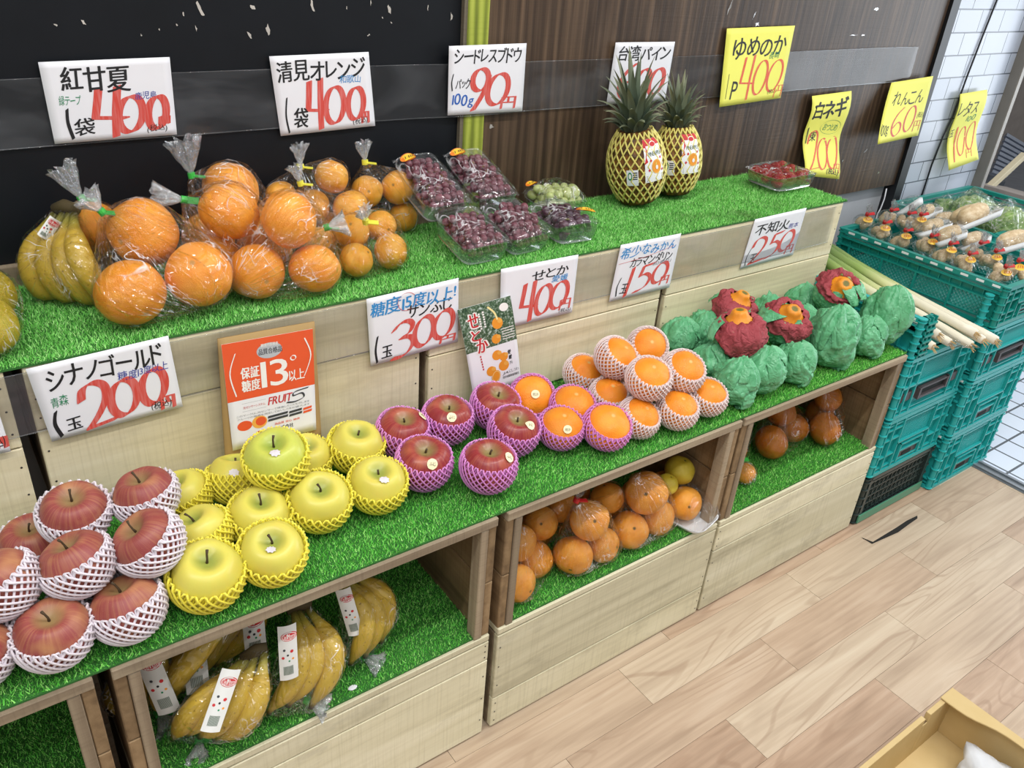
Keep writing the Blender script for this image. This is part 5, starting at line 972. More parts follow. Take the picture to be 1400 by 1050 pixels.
def clear_tray(label, F, w, l, dep, group, name='clear_pack', flare=0.008, dome=0.018, wav=0.006):
    """thin flared tray with a film lid; F maps the rim plane (origin front-left corner)"""
    mb = MB(); n = 40
    def ring(s, z):
        o = []; inset = flare*(1-s)
        for k in range(n):
            q = 2*math.pi*k/n; c, s_ = math.cos(q), math.sin(q); e = 0.32
            x = math.copysign(abs(c)**e, c); y = math.copysign(abs(s_)**e, s_)
            o.append((w/2+x*(w/2-inset), l/2+y*(l/2-inset), z+(wav*math.cos(2*q+math.pi)*s if s > .9 else 0)))
        return o
    rings = [ring(1.1, 0.0), ring(1.0, 0.001), ring(.85, -dep*.3), ring(.5, -dep*.75), ring(.15, -dep*.97)]
    vs = [p for r_ in rings for p in r_]; fs = [(i*n+j, i*n+(j+1) % n, (i+1)*n+(j+1) % n, (i+1)*n+j) for i in range(len(rings)-1) for j in range(n)]; fs.append(tuple((len(rings)-1)*n+j for j in range(n))[::-1])
    mb.add(vs, fs); o = mb.obj(name, M['tray'], None, True); o.matrix_world = F; tag(o, label, 'clear pack', group)
    lid = MB(); K = 12
    def fn(u, v):
        a = 1-abs(2*u-1)**2.4; b = 1-abs(2*v-1)**2.4; x = w*u; y = l*v
        return (x, y, wav*math.cos(2*math.atan2(v-.5, u-.5)+math.pi)*(1-min(a, 1)*min(b, 1))+dome*(a*b)**0.5+0.0016*noise.noise(Vector((x*60, y*60, w*99+l))))
    lid.grid(fn, 22, 22); lid.obj('film_lid', M['film'], o, True); return o
def grape_pack(label, blabel, F, w, l, dep, key, r, seed, group, stick=None, dome=0.02):
    tr = clear_tray(label, F, w, l, dep, 'grape packs', 'grape_pack', dome=dome)
    rr = random.Random(seed); t = thing('grape_bunch', blabel, 'grapes', F.translation, None, group); t.rotation_euler = F.to_euler(); pts = []
    for layer, z in enumerate((-dep+r*1.05, -dep+r*2.6, -dep+r*4.2, -dep+r*5.7)):
        m = 0.006+0.004*max(0, layer-1)+(0.010 if layer == 0 else 0); sp = r*2.02; ny = int((l-2*m)/(sp*0.88))
        for j in range(ny):
            for i in range(int((w-2*m)/sp)):
                x = m+r+(i+(0.5 if (j+layer) % 2 else 0))*sp+rr.uniform(-.12, .12)*r; y = m+r+j*sp*0.88+rr.uniform(-.12, .12)*r
                if x > w-m-r*.6 or y > l-m-r*.6: continue
                a = 1-abs(2*x/w-1)**2.6; b = 1-abs(2*y/l-1)**2.6
                if z > -r*0.9+dome*0.9*(a*b)**0.5+0.002: continue
                pts.append((x, y, z+rr.uniform(-.2, .2)*r))
    pts = sorted(pts, key=lambda p: -p[2])[:96]
    for p in pts:
        put('grape', ME[key], t, p, (rr.uniform(0, 6), rr.uniform(0, 6), rr.uniform(0, 6)), r*rr.uniform(.88, 1.08))
    mb = MB()
    for k in range(9):
        p = Vector((rr.uniform(.25, .75)*w, rr.uniform(.2, .8)*l, dome*0.35)); d = Vector((rr.uniform(-1, 1), rr.uniform(-1, 1), rr.uniform(-.5, .2))).normalized()
        mb.tube([p, p+d*0.008+Vector((0, 0, .002)), p+d*0.018], [0.0012, 0.001, 0.0007], 5)
    mb.obj('stalk', M['vine'], t)
    if stick:
        sx, sy, ang = stick; c = Vector((w*sx, l*sy, dome*0.55+0.006)); ca, sa = math.cos(ang), math.sin(ang)
        def ov(a_, b_, lift): return [c+Vector((a_*math.cos(q)*ca-b_*math.sin(q)*sa, a_*math.cos(q)*sa+b_*math.sin(q)*ca, lift-0.004*math.cos(q)**2)) for q in [2*math.pi*k/24 for k in range(24)]]
        m1 = MB(); m1.add(ov(.021, .0095, 0), [tuple(range(24))]); so = m1.obj('oval_sticker', M['oval_o'], tr)
        m1 = MB(); m1.add(ov(.0185, .0075, .0004), [tuple(range(24))]); m1.obj('sticker_face', M['oval'], so)
        m1 = MB()
        for dx in (-.010, .0, .005, .010):
            q = c+Vector((dx*ca, dx*sa, .0006)); m1.bar(q+Vector((0, -.003, 0)), q+Vector((.002, .003, 0)), .0014, .0004)
        m1.obj('sticker_mark', INK['k'], so)
gp = 'red grapes in clear packs'
grape_pack('clear pack of red grapes, front left, nearest the bagged oranges', 'red grapes in the front left pack', frame((.750, .334, .889), (1, .04, 0), (-.05, .93, .27)), .108, .128, .040, 'gr', .0082, 1, gp)
grape_pack('clear pack of red grapes, front, second from the left', 'red grapes in the front pack beside the dark grapes', frame((.862, .336, .889), (1, .10, 0), (-.02, .93, .30)), .106, .125, .040, 'gr', .0086, 2, gp)
grape_pack('clear pack of red grapes at the back left with yellow oval sticker', 'red grapes in the back left pack, leaning on the black wall', frame((.735, .445, .936), (1, .10, 0), (.14, .86, .40)), .108, .150, .040, 'gr', .0082, 3, gp, (.24, .90, .25))
grape_pack('clear pack of red grapes below the green post with yellow oval sticker', 'red grapes in the back pack below the green post', frame((.850, .448, .938), (1, .06, 0), (.17, .86, .38)), .104, .150, .040, 'gr', .0080, 4, gp, (.24, .90, .2))
grape_pack('clear pack of dark purple grapes in front of the green grapes', 'dark purple grapes with a yellow sticker', frame((.985, .352, .893), (1, -.06, 0), (.12, .95, .06)), .104, .130, .038, 'gd', .0092, 5, None, (.88, .35, -.6))
grape_pack('clear pack of green grapes against the dark wood panel', 'pale green grapes heaped in their pack', frame((1.055, .490, .888), (1, -.02, 0), (.05, .95, .05)), .120, .098, .032, 'gg', .0115, 6, None, (.12, .85, .4), 0.040)
g = G('strawberry_skin'); ob = g.coord(); vd = g.vor(ob, 9)
M['berry'] = g.fin(g.mix(g.ramp(vd, [(.08, 1.0), (.16, 0.0)]), g.mix(g.ramp(g.sep(ob)[2], [(0.1, 0.0), (0.9, 1.0)]), srgb('#a3161c'), srgb('#c8402f')), srgb('#d8a55a')), 0.25, g.bump(vd, 0.5, 0.05), 0.5)
M['calyx'] = plain('strawberry_leaf', '#7d9a4c', 0.7, 0.15)
mb = MB(); mb.lathe([(0.02, 0.75), (0.55, 0.72), (0.85, 0.5), (0.95, 0.2), (0.85, -0.25), (0.55, -0.75), (0.25, -1.02), (0.03, -1.12)], 20); ME['berry'] = mb.mesh('skin', M['berry'], True)
mb = MB()
for k in range(8):
    q = k*math.pi/4; c, s = math.cos(q), math.sin(q); mb.add([(0, 0, .76), (c*.35-s*.14, s*.35+c*.14, .80), (c*.85, s*.85, .72), (c*.35+s*.14, s*.35-c*.14, .80)], [(0, 1, 2, 3)])
ME['calyx'] = mb.mesh('leaf_calyx', M['calyx'])
Fs = frame((1.752, .405, .896), (.98, .02, 0), (.16, .98, .03))
clear_tray('clear pack of strawberries at the right end of the top shelf', Fs, .165, .125, .034, None, 'strawberry_pack', dome=.012, wav=.003)
for k, (x, y, a) in enumerate([(.03, .03, 2.2), (.072, .03, 1.7), (.115, .028, .9), (.145, .035, .5), (.028, .072, 2.6), (.07, .07, 1.2), (.112, .07, .4), (.142, .078, .1), (.03, .104, 3.3), (.07, .104, 2.2), (.112, .106, 1.0), (.142, .11, 0.2)]):
    p = Fs @ Vector((x, y, -.014)); t = thing('strawberry', 'red strawberry lying in the clear pack on the top shelf', 'strawberry', p, None, 'strawberries in the clear pack', .0215)
    t.rotation_euler = (R(75), R(rng.uniform(-15, 15)), a+R(rng.uniform(-20, 20))); put('skin', ME['berry'], t); put('leaf_calyx', ME['calyx'], t)

# ---------------------------------------------------------------- pineapples
g = G('pineapple_rind'); v = g.attr('gc'); s = g.sep(v); ob = g.coord()
vc = g.vor(g.scale(ob, (1, 1, 0.85)), 62); col = g.ramp(vc, [(0.0, srgb('#4a2f16')), (0.35, srgb('#8a5a24')), (0.7, srgb('#4d3417'))])
M['rind'] = g.fin(col, 0.6, g.bump(vc, 0.8, 0.006)); 
g = G('pineapple_leaf'); v = g.attr('gc'); r = g.attr('rn', 'Fac'); y = g.sep(v)[1]
M['pleaf'] = g.fin(g.mix(g.ramp(y, [(0.0, 0.0), (1.0, 1.0)]), g.mix(r, srgb('#4f6257'), srgb('#73846c')), g.mix(r, srgb('#637058'), srgb('#959675'))), 0.5)
M['net_pine'] = net_mat('pale_yellow_foam', '#eee27a'); M['pbase'] = plain('pineapple_base', '#3b3a2c', 0.9, 0.3, 0.5, 80)
def pineapple(label, base, axis, Rr, Hh, lh, seed, lab_az):
    rr = random.Random(seed); t = thing('pineapple', label, 'pineapple', base, axrot(axis, 0))
    pf = lambda s: Rr*(0.62+0.38*math.sin(math.pi*min(1, s/0.45)*0.5)) if s < .45 else Rr*(1-0.42*((s-.45)/.55)**2.6)
    mb = MB(); mb.lathe([(pf(1-i/24)*(1 if i else .7), Hh*(1-i/24)) for i in range(25)], 36); mb.obj('rind', M['rind'], t, True)
    mb = MB(); mb.lathe([(pf(.02)*.97, .006), (pf(0)*.9, -.002), (pf(0)*.45, -.004), (.006, -.010)], 24); mb.obj('base', M['pbase'], t, True)
    mb = MB(); N = 22
    for fam in (0, 1):
        for k in range(N):
            q0 = 2*math.pi*(k+.5*fam)/N; pts = []
            for i in range(45):
                s = 0.06+0.955*i/44; zig = ((i % 4)-2)/2.0 if (i//4) % 2 == 0 else (2-(i % 4))/2.0
                q = q0+(1 if fam else -1)*math.pi/N*zig*0.5*1.0+(0.0); rd = pf(min(s, 1))+0.0016+(.0006 if fam else 0); pts.append((rd*math.cos(q), rd*math.sin(q), Hh*s))
            mb.tube(pts, 0.0021, 5, False)
    mb.obj('foam_net', M['net_pine'], t, True)
    mb = MB(); nl = 46
    for k in range(nl):
        f = k/nl; q = k*2.39996+rr.uniform(-.2, .2); up = f**1.25; L = lh*(0.42+0.62*up)*rr.uniform(.85, 1.1); out = (1-up)*1.15+0.10
        d0 = Vector((math.cos(q), math.sin(q), 0)); b0 = Vector((0, 0, Hh*.985))+d0*Rr*.30*(1-up)+Vector((0, 0, lh*.18*up)); sd = Vector((-math.sin(q), math.cos(q), 0)); vs = []; gc = []; K = 7
        for i in range(K+1):
            s = i/K; th = math.atan2(out, 1.0)*(0.45+0.75*s)+s*s*(1-up)*0.9; 
            if i == 0: p = b0; 
            else: p = p+(Vector((0, 0, 1))*math.cos(th)+d0*math.sin(th))*L/K
            w = Rr*0.20*(1-s)**0.75*(0.75+0.25*min(1, s*4))+0.0004; n = (d0*math.cos(th)-Vector((0, 0, 1))*math.sin(th))
            vs += [p-sd*w+n*w*.45, p-n*w*.12, p+sd*w+n*w*.45]; gc += [(0, s, 0)]*3
        fs = [(i*3+a, i*3+a+1, (i+1)*3+a+1, (i+1)*3+a) for i in range(K) for a in (0, 1)]; mb.add(vs, fs, gc, rr.random())
    mb.obj('leaf_crown', M['pleaf'], t, True)
    # printed swing label and a small certificate tag, wrapped round the rind
    def patch(nm_, az, s0, s1, wd, m, lift=.0035):
        a = wd/Rr; mb = MB(); fn = lambda u, v: (lambda q, s: ((pf(s)+lift)*math.cos(q), (pf(s)+lift)*math.sin(q), Hh*s))(az+a*(u-.5), s0+(s1-s0)*v)
        mb.grid(fn, 10, 10); return mb.obj(nm_, m, t, True), (lambda u, v, l=0.0006: (lambda q, s: Vector(((pf(s)+lift+l)*math.cos(q), (pf(s)+lift+l)*math.sin(q), Hh*s)))(az+a*(u-.5), s0+(s1-s0)*v))
    lb, fn = patch('fruit_label', lab_az, .36, .93, .050, M['leaflet'])
    def pr_(nm_, pts, c, l=.0006): m_ = MB(); m_.add([fn(u, v, l) for u, v in pts], [tuple(range(len(pts)))]); m_.obj(nm_, INK[c], lb)
    el = lambda cx, cy, a, b, n=22: [(cx+a*math.cos(2*math.pi*k/n), cy+b*math.sin(2*math.pi*k/n)) for k in range(n)]
    m_ = MB(); m_.grid(lambda a, b: fn(a, .86+.14*b, .0005), 8, 3); m_.obj('red_band', INK['R'], lb); pr_('red_print', [(0, .45), (.16, .5), (.10, .62), (.2, .72), (.12, .86), (0, .86)], 'R'); pr_('oval_mark', el(.55, .88, .2, .07), 'w', .0008); pr_('oval_mark', el(.55, .88, .17, .05), 'R', .001)
    V, F = word('PINEAPPLE', .02, 0, .03); m_ = MB(); m_.add([fn(.22+.72*x, .62+.10*y, .0008) for x, y in V], F); m_.obj('lettering', INK['L'], lb)
    pr_('fruit_print', el(.58, .36, .26, .17), 'p', .0007); pr_('fruit_print', el(.58, .36, .22, .14), 'F', .0009); pr_('fruit_print', el(.58, .34, .07, .05), 'w', .0011)
    for (x, y) in ((.3, .52), (.85, .55), (.2, .3), (.9, .25)): pr_('red_print', [(x, y-.04), (x+.06, y), (x, y+.04), (x-.06, y)], 'R', .0007)
    for k in range(4): pr_('small_print', [(.08, .03+k*.04), (.92, .03+k*.04), (.92, .045+k*.04), (.08, .045+k*.04)], 'y', .0007)
    lb2, fn2 = patch('certificate_tag', lab_az-.062/Rr*.86, .34, .56, .026, M['card'])
    m_ = MB(); m_.add([fn2(.3+.18*math.cos(k*.3), .62+.26*math.sin(k*.3)) for k in range(21)], [tuple(range(21))]); m_.obj('seal', INK['g'], lb2)
    m_ = MB(); m_.add([fn2(.3+.11*math.cos(k*.3), .62+.16*math.sin(k*.3), .0009) for k in range(21)], [tuple(range(21))]); m_.obj('seal', INK['w'], lb2)
    m_ = MB()
    for k in range(4): m_.add([fn2(.55, .40+k*.13), fn2(.92, .40+k*.13), fn2(.92, .47+k*.13), fn2(.55, .47+k*.13)], [(0, 1, 2, 3)])
    m_.obj('small_print', INK['d'], lb2)
    return t
pineapple('front pineapple in yellow foam net with tall spiky crown', (1.352, .512, Ht+.010), (-.16, .10, 1), .0675, .166, .150, 1, R(-95))
pineapple('rear pineapple in yellow foam net, shorter crown, half behind the other', (1.487, .522, Ht+.010), (-.04, .12, 1), .0600, .158, .115, 2, R(-100))

# ---------------------------------------------------------------- citrus wrapped in green paper
def paper(name, a, b, rough, bs=0.6):
    g = G(name); ob = g.coord(); n1 = g.noise(ob, 9, 4, 0.65, 0.5); vd = g.math('ADD', g.math('ABSOLUTE', g.math('SUBTRACT', g.noise(ob, 26, 1, .5, 1.0), .5)), g.math('MULTIPLY', g.math('ABSOLUTE', g.math('SUBTRACT', g.noise(ob, 62, 1, .5, 1.0), .5)), .5))
    return g.fin(g.mix(g.ramp(n1, [(0.3, 0.0), (0.7, 1.0)]), srgb(a), srgb(b)), rough, g.bump(g.math('ADD', g.math('MULTIPLY', n1, .4), g.math('MULTIPLY', vd, 2.2)), bs, 0.007), 0.4)
M['gpaper'] = paper('green_wrapping_paper', '#43935f', '#7fc798', 0.34); M['rpaper'] = paper('red_tissue_paper', '#8d3037', '#b0535a', 0.75, 0.9)
M['dek'] = orange_mat('knobbed_citrus_peel', '#e88a1e', '#f2a02e', '#6d6a2a')
def deko_prof(n=30):
    o = []
    for i in range(n+1):
        t = i/n; a = math.pi*t; r = math.sin(a); z = math.cos(a)*0.88; k = math.exp(-(t/0.13)**2); z += 0.36*k-0.10*math.exp(-(t/0.03)**2); r = r+0.16*math.exp(-((t-.06)/.07)**2)
        o.append((max(r*0.98, .01), z))
    return o
mb = MB(); mb.lathe(deko_prof(), 32, lambda q, t: 1+0.05*math.exp(-(t/.18)**2)*math.cos(7*q)); ME['dek'] = mb.mesh('fruit', M['dek'], True)
def crumple(p, s):
    return 0.42+0.75*facet(p*2.3, s)+0.55*facet(p*4.6, s+1)+0.25*facet(p*9, s+2)
def fold_h(a): return 1-abs(2*a-1)
def wrapped(label, P, r, seed, top=(0, 0, 1), tail=None, opened=False, flap=None, gaze=(-.3, -.6, .9), rsz=1.0, group='citrus wrapped in green paper', tall=1.0):
    zf = (Hs-P[2]-0.001)/tall; t = thing('wrapped_citrus', label, 'wrapped citrus', P, None, group); t.scale = (1, 1, tall)
    top = Vector(top).normalized(); a1 = top.orthogonal().normalized(); a2 = top.cross(a1)
    bm = bmesh.new(); bmesh.ops.create_icosphere(bm, subdivisions=5, radius=1); vs = []; keep = {}
    rr = random.Random(seed); nf = rr.randint(6, 9); ph = [rr.uniform(0, 6.28) for _ in range(nf)]; am = [rr.uniform(.4, 1) for _ in range(nf)]
    for v in bm.verts:
        d = v.co.normalized(); ct = d.dot(top); q = math.atan2(d.dot(a2), d.dot(a1)); u = max(0, (ct+0.45)/1.45)
        fold = 0
        for k in range(nf):
            dq = (q-ph[k]-0.5*ct*(1 if k % 2 else -1)+math.pi) % (2*math.pi)-math.pi; x_ = dq/(0.30+0.22*(1-u)); fold += am[k]*((1+x_) if -1 < x_ <= 0 else (1-x_/0.22 if 0 < x_ < 0.22 else 0))
        rad = r*(0.985+0.25*fold*(u**0.6)*(1-0.5*u)+0.21*(crumple(d, seed)-0.42))
        if not opened: rad += r*0.16*max(0, (ct-0.90)/0.10)**1.5+r*0.05*u*noise.noise(d*7+Vector((seed, 0, 0)))
        if opened and ct > 0.25: rad += r*0.12*(ct-.25)
        p = d*rad
        if tail is not None:
            dq = (math.atan2(d.y, d.x)-tail+math.pi) % (2*math.pi)-math.pi; k = math.exp(-(dq/0.55)**2)*max(0, (-d.z-0.05))**1.2
            p = p+Vector((math.cos(tail), math.sin(tail), 0))*r*0.55*k+Vector((-math.sin(tail), math.cos(tail), 0))*r*0.30*k*math.sin(dq*9)
        p.z = max(p.z, zf+0.0006*noise.noise(d*9)); vs.append(p); keep[v.index] = ct
    cut = 0.42
    fs = [tuple(v.index for v in f.verts) for f in bm.faces if not opened or min(keep[v.index]+0.30*noise.noise(v.co*2.3+Vector((seed, 5, 0))) for v in f.verts) < cut]; bm.free()
    mb = MB(); mb.add(vs, fs); o = mb.obj('green_paper', M['gpaper'], t, True)
    if opened:
        gz = Vector(gaze).normalized(); put('fruit', ME['dek'], t, gz*r*0.27, axrot(gz, seed), r*0.80)
        mb = MB(); NU, NV = 64, 12; az0 = flap if flap is not None else -2.0; g1 = gz.orthogonal().normalized(); g2 = gz.cross(g1)
        def fn(u, v):
            q = 2*math.pi*u; dr = g1*math.cos(q)+g2*math.sin(q); az = math.atan2(dr.y, dr.x); dq = (az-az0+math.pi) % (2*math.pi)-math.pi
            ln = (0.50+1.05*math.exp(-(dq/1.0)**2)+0.22*noise.noise(Vector((math.cos(q)*2, math.sin(q)*2, seed))))*rsz
            th = R(32)+v*ln*1.35; rad = r*(0.98+0.10*math.sin(math.pi*min(1, v*1.6))+0.10*v)*(1+0.10*noise.noise(Vector((math.cos(q)*3, math.sin(q)*3, v*2+seed)))+0.04*math.sin(q*9+seed)*(1-v*.5))
            p = gz*math.cos(th)*rad+dr*math.sin(th)*rad*1.10; p += (crumple(dr*1.3+gz*v*1.3, seed+9)-.42)*r*0.22*dr
            p.z = max(p.z, zf); return p
        mb.grid(fn, NU, NV); ro = mb.obj('red_paper', M['rpaper'], t, True); sd = ro.modifiers.new('s', 'SOLIDIFY'); sd.thickness = 0.0008; sd.offset = 1
        def fn2(u, v):
            q = az0+math.pi+2.6*(u-.5)*2; dr = Vector((math.cos(q), math.sin(q), 0)); k = 0.5+0.5*noise.noise(Vector((u*5, seed, 1)))
            return dr*r*(1.02+0.22*v)+Vector((0, 0, r*(0.25+(0.35+0.45*k)*v-0.35*v*v)))+dr*(crumple(dr*3+Vector((0, 0, v)), seed)-.4)*r*.14
    fm = MB(); nfl = 3 if opened else 5
    for k in range(nfl):
        az = (rr.uniform(-3.2, -0.6) if not opened else az0+math.pi+(k-1)*0.9+rr.uniform(-.3, .3)); L_ = rr.uniform(1.0, 1.7) if not opened else rr.uniform(.5, .8); wd = rr.uniform(.55, .95); st = 0.12 if not opened else 0.85; tw = rr.uniform(-.5, .5)
        def ff(a, b):
            th = st+b*L_; q = az+tw*b+(a-.5)*wd*(1.1-.55*b)*2/max(.35, math.sin(min(th, 2.2)))*0.5; lift = (1.10+.06*fold_h(a)+.20*b if opened else .99+.23*(1-abs(a-.62)/.62 if a < .62 else (1-a)/.38)*(1-b*b*.8)+.05*(1-b))
            d = Vector((math.sin(th)*math.cos(q), math.sin(th)*math.sin(q), math.cos(th))); p = d*r*(lift+.10*(crumple(d, seed+k*3)-.42)); p.z = max(p.z, zf); return p
        fm.grid(ff, 14, 14)
    go = fm.obj('paper_flap', M['gpaper'], t, True); tag(go, kind='stuff') if False else None; sd = go.modifiers.new('s', 'SOLIDIFY'); sd.thickness = 0.0009
    return t
wrapped('green-wrapped citrus beside the white-netted oranges, lighter crumpled top', (1.3020, 0.2660, 0.6085), 0.0470, 1, (0.3, 0.2, 1), None, False, None)
wrapped('green-wrapped citrus at the back between the netted oranges and the red paper', (1.3887, 0.2660, 0.6085), 0.0470, 2, (-0.2, 0.3, 1), None, False, None)
wrapped('opened wrapped citrus at the back, knob showing above a red paper fold', (1.4439, 0.2373, 0.6617), 0.0470, 3, (0, 0, 1), None, True, -2.6, (0.1, -0.3, 1))
wrapped('opened wrapped citrus at the front left, large red paper flap hanging down', (1.3314, 0.1281, 0.6726), 0.0520, 4, (0, 0, 1), None, True, -1.9, (-0.1, 0.1, 1))
wrapped('opened wrapped citrus in the middle, whole knob visible inside red paper', (1.4920, 0.1275, 0.6665), 0.0500, 5, (0, 0, 1), None, True, -0.7, (-0.25, -0.45, 0.9))
wrapped('green-wrapped citrus with a faint stamp, tucked behind the front left one', (1.2823, 0.1489, 0.6065), 0.0450, 6, (0.4, 0.1, 1), None, False, None)
wrapped('green-wrapped citrus at the front left, tail of paper on the turf', (1.2640, 0.0610, 0.6105), 0.0490, 7, (0.35, -0.1, 1), -1.7, False, None)
wrapped('smooth round green-wrapped citrus at the front under the red flap', (1.3518, 0.0630, 0.6125), 0.0510, 8, (0.1, 0.25, 1), None, False, None)
wrapped('green-wrapped citrus at the front with a long trailing paper tail', (1.4577, 0.0580, 0.6075), 0.0460, 9, (-0.35, 0, 1), -1.5, False, None)
wrapped('green-wrapped citrus with long straight pleats, front right of the middle', (1.6034, 0.0700, 0.6315), 0.0580, 10, (-0.5, 0.3, 1), -1.2, False, None, tall=1.22)
wrapped('small green-wrapped citrus near the right end, creased front', (1.7361, 0.0590, 0.6085), 0.0470, 11, (-0.25, 0.2, 1), -1.4, False, None)
wrapped('green-wrapped citrus at the far right end with tall pleats', (1.8233, 0.0700, 0.6381), 0.0580, 12, (-0.25, 0.2, 1), None, False, None, tall=1.22)
wrapped('opened wrapped citrus highest at the right, red paper edge around the knob', (1.7644, 0.1797, 0.6675), 0.0540, 13, (0, 0, 1), None, True, 1.6, (-0.45, -0.55, 0.75), 0.42)
wrapped('green-wrapped citrus at the back below the highest opened one', (1.7611, 0.2645, 0.6075), 0.0460, 14, (0.3, 0.2, 1), None, False, None)
wrapped('green-wrapped citrus at the back behind the middle opened one', (1.6225, 0.2619, 0.6075), 0.0460, 15, (-0.2, 0.2, 1), None, False, None)
wrapped('green-wrapped citrus covered by the front left red flap', (1.3850, 0.1750, 0.6055), 0.0440, 16, (0, 0, 1), None, False, None)
wrapped('green-wrapped citrus in shade between the middle opened one and the pleated one', (1.5600, 0.1500, 0.6055), 0.0440, 17, (0, 0, 1), None, False, None)
wrapped('green-wrapped citrus in the gap left of the highest opened one', (1.6355, 0.1821, 0.6085), 0.0470, 18, (-0.2, -0.2, 1), None, False, None)

# ---------------------------------------------------------------- foam tray with a wrapped orange in the crate
M['foam'] = plain('white_foam_tray', '#dfe3e6', 0.6, 0.02)
def foam_tray(name, label, mat, w, l, d=0.018, group=None, film=True, dome=0.03):
    mb = MB(); n = 36; rs = []
    for s, z in ((1.0, d), (1.03, d+.001), (0.97, d-.001), (.90, .004), (.86, .003)):
        o = []
        for k in range(n):
            q = 2*math.pi*k/n; c, s_ = math.cos(q), math.sin(q); o.append((math.copysign(abs(c)**.4, c)*w/2*s, math.copysign(abs(s_)**.4, s_)*l/2*s, z))
        rs.append(o)
    bot = [(x*.86, y*.86, 0) for x, y, z in rs[0]]; allr = [bot, rs[1], rs[2], rs[3], rs[4]]
    vs = [p for r_ in allr for p in r_]; fs = [(i*n+j, i*n+(j+1) % n, (i+1)*n+(j+1) % n, (i+1)*n+j) for i in range(4) for j in range(n)]+[tuple(4*n+j for j in range(n)), tuple(range(n))[::-1]]
    mb.add(vs, fs); o = mb.obj(name, M['foam'], None, True); o.matrix_world = mat; tag(o, label, 'foam tray', group)
    if film:
        f = MB(); f.grid(lambda u, v: (w*(u-.5), l*(v-.5), d+dome*(max(0, 1-abs(2*u-1)**2.2)*max(0, 1-abs(2*v-1)**2.2))**.45), 16, 16); f.obj('cling_film', M['film'], o, True)
    return o
P, r = TRAY_OR
citrus('ol', P, r, 'orange under cling film on a white foam tray at the right of the crate', None, Vector((-.5, -.8, .4)))
foam_tray('foam_tray', 'white foam tray with a film-wrapped orange at the right crate wall', Matrix.Translation((P[0]+.012, P[1]+.012, Hl+.0015)) @ Matrix.Rotation(R(14), 4, 'Z'), .100, .145, .014, None, True, .070)
# small scrap of paper on the crate turf
o = MB().lathe([(.0005, .0012), (.006, .0011), (.0075, 0)], 14).obj('paper_scrap', M['card'], None); o.location = (0.3438, 0.0197, 0.2850); o.scale = (1.1, .7, 1); tag(o, 'small round white paper scrap on the turf below the bananas', 'scrap')
